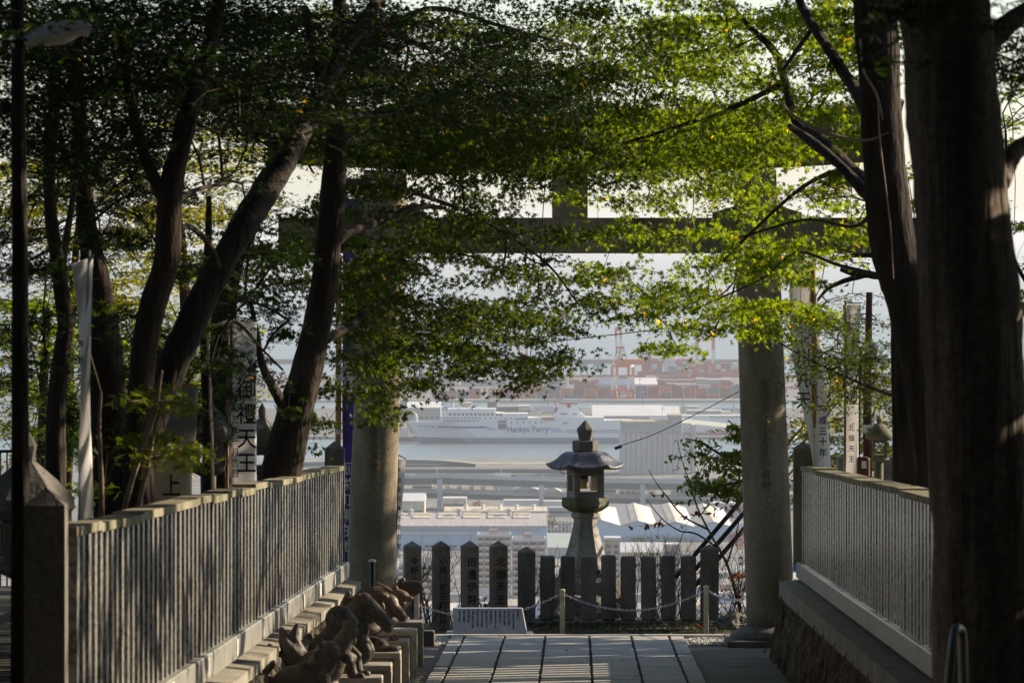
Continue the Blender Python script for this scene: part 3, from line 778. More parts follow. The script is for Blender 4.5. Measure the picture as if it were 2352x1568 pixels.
ST['horse'] = [E(-.08, 0, .20, .22, .13, .19), E(.04, 0, .32, .13, .10, .17), Cc([(.02, 0, .38), (.06, 0, .50), (.12, 0, .56)], [.12, .10, .085]),
               Cc([(.12, 0, .57), (.22, 0, .48), (.31, 0, .38), (.34, 0, .34)], [.085, .075, .062, .055]), Cc([(.07, .05, .62), (.06, .06, .70)], [.028, .01]), Cc([(.07, -.05, .62), (.06, -.06, .70)], [.028, .01]),
               Cc([(-.02, 0, .64), (-.07, 0, .52), (-.10, 0, .40)], [.03, .035, .03]), Cc([(.08, .08, .25), (.16, .08, .12), (.10, .08, .02)], [.06, .05, .04]), Cc([(.08, -.08, .25), (.16, -.08, .12), (.10, -.08, .02)], [.06, .05, .04]),
               E(-.18, .07, .08, .15, .08, .08), E(-.18, -.07, .08, .15, .08, .08), Cc([(-.27, 0, .22), (-.33, 0, .1), (-.34, 0, .03)], [.035, .04, .03])]
ST['monkey'] = [E(-.06, 0, .19, .17, .15, .20), E(.0, 0, .33, .12, .13, .13), E(.06, 0, .50, .13, .12, .12), E(.16, 0, .47, .06, .075, .055), E(.04, .125, .50, .03, .025, .04), E(.04, -.125, .50, .03, .025, .04),
                Cc([(.0, -.13, .36), (.10, -.17, .24), (.19, -.10, .18)], [.055, .05, .042]), Cc([(.0, .13, .36), (.10, .17, .24), (.19, .10, .18)], [.055, .05, .042]),
                Cc([(-.02, -.10, .10), (.14, -.13, .17), (.20, -.12, .03), (.27, -.12, .025)], [.08, .065, .045, .035]), Cc([(-.02, .10, .10), (.14, .13, .17), (.20, .12, .03), (.27, .12, .025)], [.08, .065, .045, .035])]
ST['rooster'] = [E(-.05, 0, .20, .20, .12, .15), Cc([(.06, 0, .26), (.13, 0, .38), (.16, 0, .46)], [.11, .085, .065]), E(.19, 0, .49, .07, .055, .06), Cc([(.24, 0, .49), (.31, 0, .46)], [.03, .008]),
                 Cc([(-.2, 0, .24), (-.32, 0, .38), (-.36, 0, .50)], [.09, .06, .03]), Cc([(-.2, 0, .22), (-.38, 0, .28), (-.46, 0, .38)], [.08, .05, .02]), Cc([(-.18, .03, .24), (-.26, .03, .42), (-.24, .03, .54)], [.07, .05, .02]),
                 E(.15, 0, .56, .03, .012, .035), E(.20, 0, .57, .03, .012, .04), E(.24, 0, .55, .02, .012, .03), E(.23, 0, .42, .02, .02, .04), E(.0, 0, .05, .12, .10, .06)]
ST['dog'] = [E(-.12, 0, .17, .20, .13, .16), Cc([(-.05, 0, .22), (.08, 0, .34)], [.14, .11]), E(.12, 0, .43, .10, .09, .09), Cc([(.16, 0, .41), (.26, 0, .38)], [.06, .042]), Cc([(.08, .07, .49), (.05, .10, .42)], [.03, .03]),
             Cc([(.08, -.07, .49), (.05, -.10, .42)], [.03, .03]), Cc([(.08, .07, .25), (.12, .07, .03), (.18, .07, .02)], [.055, .04, .03]), Cc([(.08, -.07, .25), (.12, -.07, .03), (.18, -.07, .02)], [.055, .04, .03]),
             E(-.14, .09, .07, .14, .06, .07), E(-.14, -.09, .07, .14, .06, .07), Cc([(-.28, 0, .15), (-.36, 0, .25), (-.3, 0, .34)], [.035, .035, .03])]
rows = [('boar', 55.3, 'farthest, dark boar with raised snout'), ('dragon', 53.2, 'coiled dragon with a wavy crest'), ('ram', 50.7, 'ram with round curled horns, caught by sunlight'),
        ('snake', 48.3, 'coiled snake raising its head'), ('horse', 45.9, 'horse bowing its long muzzle'), ('monkey', 43.7, 'seated monkey with round bald head'),
        ('rooster', 41.4, 'rooster with upswept tail, in shadow'), ('dog', 39.2, 'sitting dog, nearest and darkest')]
for i, (k, Y, d) in enumerate(rows):
    zt = g(Y) + .458; xe = ux(-1.60, Y); x0 = xe - .66
    pe = empty('statue_pedestal', (xe - .33, Y, g(Y)), 'granite pedestal carrying the ' + k + ' statue beside the left wall', 'pedestal', 'pedestals of the animal statues')
    gz = .458
    mb = MB(); mb.box(-.33, .33, -.20, .20, gz - .055, gz); bevel_mod(mb.build('top_slab', 'pedestal', pe), .014, 3)
    mb = MB(); mb.box(.27, .33, -.20, .20, -.03, gz - .0555); mb.build('leg', 'pedestal', pe)
    mb = MB(); mb.box(-.33, -.27, -.20, .20, -.03, gz - .0555); mb.build('leg', 'pedestal', pe)
    mb = MB(); mb.box(-.269, .269, -.165, .165, -.03, gz - .056); mb.build('recessed_panel', 'granite', pe)
    text('lettering', '奉納 ' + {'boar': '亥', 'dragon': '辰', 'ram': '未', 'snake': '巳', 'horse': '午', 'monkey': '申', 'rooster': '酉', 'dog': '戌'}[k], .055, (.05, -.167, gz - .125), pe, 'ink', extrude=.002)
    s = 1.0
    me = blobs_mesh(ST[k]); o = link_mesh('animal_statue', me, 'statue_brown' if k in ('ram', 'dragon', 'boar') else 'statue', None, True)
    o.location = (xe - .36 - (.05 if k == 'monkey' else 0), Y, g(Y) + gz - .012); o.scale = (.97, .97, .97)
    o.rotation_euler = (0, 0, R(random.uniform(-12, 4)))
    tag(o, 'carved stone ' + d + ', on its pedestal', 'statue', 'animal statues lined up by the left wall')
# black bollard light behind the statues
b0 = empty('bollard_light', (Xp(855, 57.6), 57.6, g(57.6)), 'slim black bollard light with white cap before the left torii column', 'light')
mb = MB(); zt = Zp(1290, 57.6) - g(57.6); mb.tube([(0, 0, -.05), (0, 0, zt)], .028, 12); mb.build('post', 'black_metal', b0, True)
mb = MB(); mb.lathe([(.03, zt), (.042, zt + .003), (.042, zt + .018), (.02, zt + .03)], (0, 0, 0), 12); mb.build('cap', 'white_ceramic', b0, True)
# small dark stone block on the left gravel edge
mb = MB(); mb.box(-.09, .09, -.07, .07, -.02, .17); bb = bevel_mod(mb.build('stone_block', 'granite_dark'), .02); bb.location = (Xp(990, 59.9) - .05, 59.9, g(59.9)); tag(bb, 'small dark stone block at the gravel corner left of the path', 'block')

exec_more = True

# ------------------------------------------------------------------ leaves and trees
def leaf_template(kind):
    if kind == 'star':
        ang = [-104, -52, 0, 52, 104]; ln = [.62, .92, 1.0, .92, .62]; va = [-135, -78, -26, 26, 78, 135]; vr = [.22, .30, .34, .34, .30, .22]
        P = [(0, 0, 0)]
        for a, r in zip(va, vr): P.append((math.sin(R(a)) * r, math.cos(R(a)) * r, 0))
        for a, r in zip(ang, ln): P.append((math.sin(R(a)) * r, math.cos(R(a)) * r, -.22 * r * r))
        Fc = [(0, 1 + i, 7 + i, 2 + i) for i in range(5)]
    elif kind == 'broad':
        P = [(0, -1, 0), (.36, -.35, .06), (.38, .3, .05), (0, 1.05, -.12), (-.38, .3, .05), (-.36, -.35, .06), (0, 0, -.04)]
        Fc = [(0, 1, 6, 5), (1, 2, 3, 6), (6, 3, 4, 5)]
    else:  # spray: three narrow blades, for conifer like foliage and shaded masses
        P = [(0, -.9, 0), (.16, 0, 0), (0, 1, -.1), (-.16, 0, 0), (.1, -.6, 0), (.62, -.1, .02), (.85, .45, -.08), (.35, .05, .02), (-.1, -.6, 0), (-.62, -.1, .02), (-.85, .45, -.08), (-.35, .05, .02)]
        Fc = [(0, 1, 2, 3), (4, 5, 6, 7), (8, 11, 10, 9)]
    return np.array(P, float), np.array(Fc, int)

def leaves_mesh(name, C, rad, kind, tilt=.5, seed=0, tone=None, jit=.25):
    """C: n x 3 positions; one leaf per row, all in one mesh"""
    r = np.random.default_rng(seed); n = len(C)
    T, Fc = leaf_template(kind); k = len(T)
    s = rad * r.uniform(1 - jit, 1 + jit, n)
    yaw = r.uniform(0, 2 * np.pi, n); nx, ny = r.normal(0, tilt, n), r.normal(0, tilt, n)
    N = np.stack([nx, ny, np.ones(n)], 1); N /= np.linalg.norm(N, axis=1)[:, None]
    A = np.stack([np.cos(yaw), np.sin(yaw), np.zeros(n)], 1); A -= N * (A * N).sum(1)[:, None]; A /= np.linalg.norm(A, axis=1)[:, None]
    B = np.cross(N, A)
    V = (C[:, None, :] + s[:, None, None] * (T[None, :, 0:1] * A[:, None, :] + T[None, :, 1:2] * B[:, None, :] + T[None, :, 2:3] * N[:, None, :])).reshape(-1, 3)
    Fa = (Fc[None] + (np.arange(n) * k)[:, None, None]).reshape(-1)
    nf = n * len(Fc)
    me = bpy.data.meshes.new(name)
    me.vertices.add(len(V)); me.vertices.foreach_set('co', V.astype(np.float32).ravel())
    me.loops.add(nf * 4); me.loops.foreach_set('vertex_index', Fa.astype(np.int32))
    me.polygons.add(nf); me.polygons.foreach_set('loop_start', np.arange(nf, dtype=np.int32) * 4)
    me.update(calc_edges=True)
    a = me.attributes.new('tone', 'FLOAT', 'POINT')
    t = tone if tone is not None else r.uniform(0, 1, n)
    a.data.foreach_set('value', np.repeat(np.clip(t, 0, 1), k).astype(np.float32))
    return me

AF = .36
def sample_clusters(ells, leafpx_area_r, per, seed, crad):
    """ells: (cx, cy, rx, ry, Y, dY, tau) in view units at depth Y -> world cluster centres"""
    r = np.random.default_rng(seed); out = []
    for e in ells:
        cx, cy, rx, ry, Y, dY, tau = e
        k = Y / F; area = math.pi * rx * ry * k * k
        n = max(1, int(tau * area / (AF * leafpx_area_r ** 2) / per))
        ns = max(1, int(n / 13)); a = r.uniform(0, 2 * np.pi, ns); q = np.sqrt(r.uniform(0, 1, ns))
        sx_ = Xp(cx, Y) + np.cos(a) * q * rx * k * .95; sz_ = Zp(cy, Y) + np.sin(a) * q * ry * k * .95; sy_ = Y + r.uniform(-dY, dY, ns)
        w = r.integers(0, ns, n); w[:min(n, ns)] = np.arange(min(n, ns))      # every cluster belongs to one flat layered spray
        sl = r.normal(0, .12, ns); lx, ly = r.normal(0, .24, n), r.normal(0, .26, n); sc_ = min(1.0, rx * k / .4)
        out.append(np.stack([sx_[w] + lx * sc_, sy_[w] + ly * sc_, sz_[w] + (lx * sl[w] - (lx ** 2 + ly ** 2) * .35 + r.normal(0, .025, n)) * sc_], 1))
    return np.concatenate(out)

def grow_twigs(mb, seeds, centres, seed=0, every=3, rt=.0022, rmax=.011):
    r = random.Random(seed); idx = list(range(0, len(centres), every))
    pts = centres[idx]
    if len(pts) > 900: pts = pts[:: int(len(pts) / 900) + 1]
    nodes = [np.array(s, float) for s in seeds]; par = [-1] * len(nodes); load = [0] * len(nodes)
    S = np.array(nodes)
    d0 = np.array([np.min(np.linalg.norm(S - p, axis=1)) for p in pts])
    NP = list(nodes)
    for i in np.argsort(d0):
        p = pts[i]; A = np.array(NP); dd = np.linalg.norm(A - p, axis=1) ; j = int(np.argmin(dd))
        if dd[j] > 3.0: continue
        NP.append(p); par.append(j); load.append(0)
    for i in range(len(NP) - 1, len(nodes) - 1, -1):
        load[par[i]] += 1 + load[i]
    for i in range(len(nodes), len(NP)):
        a, b = NP[par[i]], NP[i]; m = (a + b) / 2 + np.array([r.uniform(-1, 1), r.uniform(-1, 1), r.uniform(-.3, 1)]) * np.linalg.norm(b - a) * .10
        r1 = min(rmax, rt * (1 + load[i]) ** .42); r0 = min(rmax, r1 * 1.15)
        mb.tube([a, m, b], [r0, (r0 + r1) / 2, r1], 4, cap=False)

from mathutils import noise as mnoise
def limb_pts(spec, sub=10):
    """spec rows (px, py, Y, width px) -> world points and radii"""
    P = [(*W(a, b, Y), w * Y / F / 2) for a, b, Y, w in spec]
    C = catmull(P, sub); return [tuple(c[:3]) for c in C], [max(.002, float(c[3])) for c in C]

def tree(name, label, limbs, ells=None, leafr=.028, kind='star', m='maple', bark='bark', per=9, crad=.13, tilt=.55, seed=1, group=None,
         twigs=True, flat=.35, root=None, tauk=1.0, rough=.14, twigm=None, cat='tree', every=3):
    L = [limb_pts(s) for s in limbs]
    O = Vector(root) if root is not None else Vector(L[0][0][0])
    e = empty(name, O, label, cat, group)
    mb = MB(O)
    for i, (p, r_) in enumerate(L):
        v0 = len(mb.v); mb.tube(p, r_, 22 if max(r_) > .06 else 9, rough * .4 if max(r_) > .06 else rough)
        if max(r_) > .06:                                   # knots, swellings and furrows
            sg = 22
            for q in range(len(p)):
                c = Vector(p[q]) - O
                for k_ in range(sg):
                    v = Vector(mb.v[v0 + q * sg + k_]); n_ = (.16 * mnoise.noise(v * 3.1) + .12 * mnoise.noise(Vector((v.x * 14, v.y * 14, v.z * 2.2)))) * (.45 if max(r_) > .19 else 1)
                    mb.v[v0 + q * sg + k_] = tuple(c + (v - c) * (1 + n_))
    if ells:
        ells = [(*q[:6], q[6] * tauk) for q in ells]
        Cn = sample_clusters(ells, leafr, per, seed, crad); r = np.random.default_rng(seed + 5)
        if twigs:
            grow_twigs(mb, [q for p, _ in L for q in p], Cn, seed, every=every)
        n = len(Cn); off = r.normal(0, 1, (n, per, 3)) * np.array([crad, crad, crad * flat]) * .62
        droop = -(off[..., 0:1] ** 2 + off[..., 1:2] ** 2) * .8
        Pn = Cn[:, None, :] + off; Pn[..., 2:3] += droop
        ct = r.uniform(0, 1, n); tone = np.clip(.5 * ct[:, None] + .5 * r.uniform(0, 1, (n, per)), 0, 1)
        aut = r.uniform(0, 1, (n, per)) > (.90 if m in ('redleaf',) else .999 if m == 'maple' else .996); tone = np.where(aut, 1.0, tone * .93)
        me = leaves_mesh('crown', Pn.reshape(-1, 3) - np.array(O), leafr, kind, tilt, seed, tone.ravel())
        print(label[:40], n * per, 'leaves')
        link_mesh('crown', me, m, e)
    mb.build('trunk', bark, e, True)
    return e

# --- the maples that frame the gate
tree('maple_tree', 'leaning maple whose trunk stands just left of the torii, leaves hanging across the gate',
     [[(622, 1420, 48, 105), (640, 1150, 48, 100), (655, 1040, 48, 92), (683, 930, 48, 84), (712, 820, 48, 72), (737, 700, 48, 62), (752, 580, 48, 60), (765, 440, 48, 58), (772, 300, 48, 50), (776, 150, 48, 38), (780, 0, 48, 30), (790, -120, 48, 20)],
      [(745, 780, 48, 26), (772, 768, 48.4, 18), (812, 745, 49, 17), (850, 705, 49.8, 20), (905, 708, 50.5, 12), (980, 700, 51.5, 8), (1080, 735, 52.5, 5)],
      [(762, 560, 48, 30), (810, 530, 48.3, 20), (870, 510, 49, 18), (930, 485, 50, 16), (975, 474, 50.6, 14), (1025, 478, 51, 5)],
      [(770, 330, 48, 30), (850, 270, 49, 22), (960, 230, 50.5, 18), (1100, 190, 52, 14), (1260, 170, 53.5, 10), (1420, 190, 54.5, 6)],
      [(776, 170, 48, 24), (860, 90, 49, 18), (990, 20, 50, 12), (1150, 60, 52, 9), (1330, 110, 54, 6)],
      [(768, 420, 48, 20), (840, 420, 49.4, 14), (940, 440, 51, 11), (1100, 500, 53, 8), (1250, 600, 54.5, 6), (1330, 700, 55, 4)],
      [(655, 940, 48, 30), (622, 880, 47.5, 22), (600, 830, 47, 18), (588, 760, 47, 14), (575, 690, 47, 9)]],
     [ # low hanging tips over the harbour
      (1010, 800, 75, 110, 53.5, 1.5, 2.01), (965, 885, 42, 35, 53, .8, 1.40), (1110, 770, 120, 85, 54.5, 1.5, 2.36), (1200, 820, 90, 50, 54.5, 1, 2.10), (1285, 835, 34, 18, 54.5, .6, 1.57), (1232, 868, 24, 18, 54.5, .5, 1.57),
      (1085, 850, 60, 22, 54, .6, 1.57), (985, 700, 110, 90, 53.5, 1.5, 1.49), (1180, 690, 170, 80, 54.5, 2, 1.66), (1345, 690, 80, 50, 55, 1, 1.57), (1330, 740, 38, 30, 55, .8, 1.1),
      (1100, 620, 190, 45, 54, 2, 0.96), (1330, 620, 150, 40, 55, 1.5, 0.79),
      # over the left column
      (860, 760, 62, 140, 51, 2, 3.85), (870, 880, 56, 75, 51.5, 1.5, 3.32), (838, 940, 18, 16, 51, .5, 1.40), (850, 620, 80, 80, 50.5, 2, 3.50), (800, 600, 50, 60, 49.8, 1, 2.10),
      # left of trunk, fine silhouettes
      (705, 930, 45, 95, 52, 1.5, 1.40), (712, 1010, 16, 26, 52, .6, 1.40), (620, 640, 75, 80, 53, 2, 1.93), (560, 560, 90, 50, 53, 2, 1.50), (660, 800, 45, 60, 53, 1, 0.88),
      # the strip between the beams
      (980, 450, 190, 60, 53, 2.5, 1.06), (1180, 450, 130, 60, 54, 2, 1.00), (840, 450, 90, 60, 51, 2, 2.38),
      # across the tie beam
      (1130, 540, 200, 42, 54, 2, 1.38), (940, 560, 100, 50, 53, 2, 1.88),
      (690, 545, 100, 45, 53, 2, 1.6), (740, 470, 60, 50, 52, 2, 1.4), (640, 590, 90, 50, 53, 2, 1.5), (1090, 250, 140, 50, 54, 2, 1.6),
      (1300, 150, 200, 60, 53, 2.5, 1.3), (1050, 400, 160, 30, 53, 2, 1.5), (1350, 400, 150, 26, 54, 2, 1.5), (1120, 300, 240, 50, 51, 2, 1.5),
      # upper mass
      (980, 330, 210, 75, 53, 3.5, 3.68), (1230, 330, 200, 70, 54.5, 3.5, 3.68), (900, 210, 160, 90, 51, 3, 2.72), (1120, 190, 190, 80, 53, 3, 2.32), (1330, 230, 170, 70, 54.5, 3, 2.56),
      (1000, 60, 200, 70, 51, 3, 2.00), (1280, 60, 180, 70, 54, 3, 1.28), (700, 300, 90, 100, 49, 2, 1.92), (700, 120, 130, 100, 48.5, 3, 3.04), (1400, 60, 160, 90, 54.5, 3, .9), (1450, 130, 110, 90, 55, 2.5, 1.12)],
     leafr=.046, seed=11, tilt=1.5, tauk=1.0, group='maples at the gate')
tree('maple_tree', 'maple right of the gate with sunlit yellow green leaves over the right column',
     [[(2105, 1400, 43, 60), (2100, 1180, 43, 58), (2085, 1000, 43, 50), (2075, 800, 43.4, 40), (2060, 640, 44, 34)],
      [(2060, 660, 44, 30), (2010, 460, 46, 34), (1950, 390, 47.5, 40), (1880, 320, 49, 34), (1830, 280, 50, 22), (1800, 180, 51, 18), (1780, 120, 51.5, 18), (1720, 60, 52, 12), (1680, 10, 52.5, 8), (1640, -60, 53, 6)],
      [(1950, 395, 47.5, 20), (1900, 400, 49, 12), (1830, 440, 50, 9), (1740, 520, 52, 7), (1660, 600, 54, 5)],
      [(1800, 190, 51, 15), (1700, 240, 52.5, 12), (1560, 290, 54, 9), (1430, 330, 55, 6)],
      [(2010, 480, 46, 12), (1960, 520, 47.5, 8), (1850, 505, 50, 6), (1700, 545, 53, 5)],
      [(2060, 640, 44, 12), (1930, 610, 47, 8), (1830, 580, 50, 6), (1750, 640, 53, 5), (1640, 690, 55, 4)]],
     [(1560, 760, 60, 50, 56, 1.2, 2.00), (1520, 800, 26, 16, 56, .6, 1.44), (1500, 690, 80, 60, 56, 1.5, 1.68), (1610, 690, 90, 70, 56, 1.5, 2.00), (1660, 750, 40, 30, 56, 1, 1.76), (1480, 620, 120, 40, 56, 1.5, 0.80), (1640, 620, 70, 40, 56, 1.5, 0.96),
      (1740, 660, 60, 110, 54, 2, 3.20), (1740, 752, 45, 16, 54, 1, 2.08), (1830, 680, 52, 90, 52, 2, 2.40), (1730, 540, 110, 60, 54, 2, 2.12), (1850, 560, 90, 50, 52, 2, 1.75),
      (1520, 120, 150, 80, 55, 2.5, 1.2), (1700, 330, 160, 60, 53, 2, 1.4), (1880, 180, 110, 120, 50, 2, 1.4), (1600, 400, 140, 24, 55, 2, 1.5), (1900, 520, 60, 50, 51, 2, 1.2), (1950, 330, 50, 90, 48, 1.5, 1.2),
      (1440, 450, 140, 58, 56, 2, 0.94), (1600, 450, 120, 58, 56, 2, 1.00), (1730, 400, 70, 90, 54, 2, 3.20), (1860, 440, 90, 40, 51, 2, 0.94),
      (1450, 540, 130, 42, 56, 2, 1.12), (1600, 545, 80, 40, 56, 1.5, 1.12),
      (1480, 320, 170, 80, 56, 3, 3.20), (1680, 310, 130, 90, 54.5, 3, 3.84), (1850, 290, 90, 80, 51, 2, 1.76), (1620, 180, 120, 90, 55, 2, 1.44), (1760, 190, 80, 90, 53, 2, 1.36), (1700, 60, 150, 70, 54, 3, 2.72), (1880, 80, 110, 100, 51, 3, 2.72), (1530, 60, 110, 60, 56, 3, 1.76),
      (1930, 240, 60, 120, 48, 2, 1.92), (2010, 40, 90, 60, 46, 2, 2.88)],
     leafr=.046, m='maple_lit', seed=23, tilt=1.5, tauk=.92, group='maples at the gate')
tree('maple_tree', 'dark green maple branches behind the right fence, spreading left from a thin stem',
     [[(2064, 1300, 45, 26), (2062, 1110, 45, 24), (2060, 950, 45, 22), (2056, 790, 45, 20), (2060, 560, 45, 18), (2066, 300, 45, 18)],
      [(2075, 915, 45, 10), (2000, 890, 47, 7), (1910, 850, 49.5, 6), (1830, 810, 51.5, 5), (1780, 780, 53, 4)]],
     [(1915, 800, 70, 60, 50, 1.5, 1.2), (1960, 880, 90, 60, 49, 1.5, 1.3), (1890, 720, 60, 60, 51, 1.5, 1.1), (1985, 740, 60, 60, 48.5, 1.5, .8), (2000, 860, 50, 60, 47.5, 1, 1.0), (1870, 930, 25, 25, 51, 1, .5)],
     leafr=.026, m='maple', seed=31, tilt=.7, bark='bark_dark', group='maples at the gate')

# --- large trunks on the right
tree('tree', 'dark leaning tree behind the right fence, second trunk from the right edge',
     [[(2200, 1500, 41, 150), (2150, 1150, 41, 80), (2118, 900, 41, 78), (2085, 700, 41, 98), (2048, 540, 41, 108), (2030, 350, 41, 96), (2020, 180, 41, 95), (2010, 0, 41, 100), (2005, -150, 41, 100)],
      [(2000, 260, 41, 40), (1960, 200, 42, 30), (1900, 110, 43, 24), (1850, 30, 44, 20), (1810, -60, 45, 16)],
      [(2020, 470, 41, 30), (1985, 440, 41.5, 30), (1930, 380, 42, 22), (1870, 330, 43, 24), (1815, 290, 44, 14)],
      [(1870, 60, 43.5, 12), (1820, 130, 44, 10), (1800, 160, 44.5, 8)]],
     None, bark='bark_dark', seed=3, rough=.10)
tree('cedar_tree', 'massive dark cedar trunk filling the right edge of the picture',
     [[(2270, 2290, 24, 330), (2268, 1568, 24, 250), (2250, 1150, 24, 232), (2240, 850, 24, 232), (2218, 550, 24, 226), (2190, 250, 24, 215), (2165, 0, 24, 215), (2150, -200, 24, 210)],
      [(2290, 420, 24, 60), (2330, 350, 24.2, 44), (2380, 320, 24.5, 38), (2450, 280, 25, 30)],
      [(2250, 120, 24, 60), (2310, 60, 24.2, 50), (2400, 0, 24.5, 40)]],
     [(2400, 100, 120, 130, 26, 2, 2.2), (2330, 50, 60, 60, 25, 1, 1.2), (2050, 30, 80, 70, 23, 1, 2.2), (1990, 120, 40, 60, 23, .8, .9), (2320, 200, 30, 60, 26, 1, 1.0)], leafr=.05, kind='spray', m='evergreen', bark='cedar_bark', seed=4, rough=.10, crad=.2)
# hanging vines on the dark trunk
def vine(spec, lab):
    p, r_ = limb_pts(spec); a = Vector(p[0]); mb = MB(a); mb.tube(p, r_, 6, .2); o = mb.build('vine', 'pale_twig'); o.location = a
    tag(o, lab, 'vine', 'pale vines on the dark trunks')
vine([(2016, 230, 39.5, 3), (2022, 330, 39.3, 4), (2045, 520, 39.3, 4), (2052, 640, 39.3, 3)], 'pale vine hanging straight down the second trunk from the right')
vine([(1975, 90, 39.5, 5), (1982, 160, 39.3, 6), (2012, 215, 39.2, 7), (2028, 275, 39.2, 4)], 'short pale curling vine at the fork of the second trunk')
vine([(1790, 235, 43, 4), (1850, 285, 41.5, 8), (1920, 312, 40.5, 8), (1990, 322, 39.6, 6), (2040, 305, 39.4, 3)], 'pale dead branch crossing in front of the second trunk from the right')
vine([(1812, 292, 42, 4), (1850, 302, 42, 5)], 'tiny broken pale twig left of the dead branch')
vine([(2075, 130, 38, 3), (2085, 200, 38, 4)], 'short pale twig high between the two right trunks')

# --- left hand trees
tree('tree', 'forked dark tree behind the left fence, third trunk from the left',
     [[(330, 1700, 35, 110), (320, 1200, 35, 80), (318, 1000, 35, 66), (330, 830, 35, 62), (352, 700, 35, 62), (382, 600, 35, 60), (388, 500, 35, 60), (392, 430, 35, 62), (410, 350, 35, 46), (438, 250, 35, 44), (470, 150, 35.5, 40), (500, 20, 36, 34), (520, -100, 36, 30)],
      [(388, 470, 35, 44), (350, 400, 35, 30), (318, 310, 35, 26), (296, 210, 35, 22), (280, 80, 35, 20)],
      [(392, 560, 35, 22), (430, 520, 36, 15), (480, 560, 37, 14), (500, 610, 37.5, 16)],
      [(392, 480, 35, 16), (440, 440, 36, 12), (520, 420, 37.5, 8)]],
     [(350, 90, 360, 150, 38, 4, 5.0), (180, 260, 230, 130, 37, 3, 4.2), (520, 180, 150, 120, 40, 3, 2.8), (560, 300, 70, 80, 42, 2, 1.3), (120, 60, 200, 120, 34, 3, 3.4), (150, 60, 110, 40, 26, .5, .9)],
     leafr=.034, m='evergreen', seed=41, bark='bark', crad=.16, group='trees behind the left fence')
tree('tree', 'big dark tree leaning right behind the left fence toward the top centre',
     [[(200, 1900, 38, 130), (250, 1250, 38, 110), (300, 1080, 38, 84), (370, 900, 38, 74), (440, 740, 38, 68), (488, 640, 38, 66), (545, 545, 38, 60), (600, 465, 38.3, 54), (655, 375, 38.8, 50), (700, 290, 39.4, 45), (745, 200, 40, 42), (800, 100, 41, 36), (850, 30, 42, 30), (900, -60, 43, 30)],
      [(745, 210, 40, 26), (720, 120, 40.5, 22), (700, 20, 41, 18)],
      [(690, 300, 39.3, 24), (780, 270, 41, 14), (900, 262, 43, 10)],
      [(800, 100, 41, 22), (870, 70, 43, 16), (980, 110, 45, 12), (1130, 170, 48, 8)]],
     [(720, 60, 240, 120, 42, 3, 2.4), (850, 180, 190, 110, 44, 3, 2.3), (1050, 100, 180, 90, 46, 2, 1.2), (640, 230, 120, 90, 37.5, 1.2, 1.5), (560, 360, 80, 60, 37.5, 1, .8), (1200, 220, 170, 70, 48, 2, 1.6)],
     leafr=.032, m='evergreen', seed=43, bark='bark_dark', crad=.16, group='trees behind the left fence')
tree('tree', 'paler trunk behind the leaning tree left of the gate',
     [[(500, 1500, 50, 60), (505, 1000, 50, 56), (515, 700, 50, 56), (545, 560, 50, 60), (585, 470, 50, 62), (640, 380, 50, 50), (700, 260, 50.5, 40)]],
     [(640, 330, 130, 60, 52, 2, 1.2), (590, 430, 60, 40, 53, 1, .5)], leafr=.028, seed=44, bark='bark', group='trees behind the left fence')
tree('tree', 'thick brown trunk behind the left fence, second from the left',
     [[(250, 1500, 44, 110), (245, 1100, 44, 100), (245, 900, 44, 90), (240, 780, 44, 78), (222, 640, 44, 60), (200, 520, 44, 46), (190, 380, 44, 40), (180, 250, 44, 36), (170, 80, 44, 34)]],
     [(200, 380, 170, 110, 46, 3, 1.3), (60, 480, 120, 90, 46, 3, 1.2), (330, 340, 100, 80, 46, 3, 1.0)], leafr=.03, seed=45, m='evergreen', bark='bark', group='trees behind the left fence')
tree('tree', 'slender dark trunk at the far left behind the lamp pole',
     [[(130, 1500, 40, 50), (128, 1080, 40, 48), (132, 900, 40, 44), (150, 750, 40, 40), (138, 640, 40, 36), (118, 500, 40, 30), (112, 380, 40, 30), (125, 250, 40, 28), (128, 100, 40, 26)],
      [(138, 640, 40, 20), (160, 500, 41, 16), (175, 380, 42, 14), (170, 200, 42, 12)]],
     [(90, 250, 130, 110, 41, 2, 1.6), (60, 640, 70, 90, 42, 2, .8)], leafr=.032, seed=46, m='evergreen', bark='bark_dark', group='trees behind the left fence')
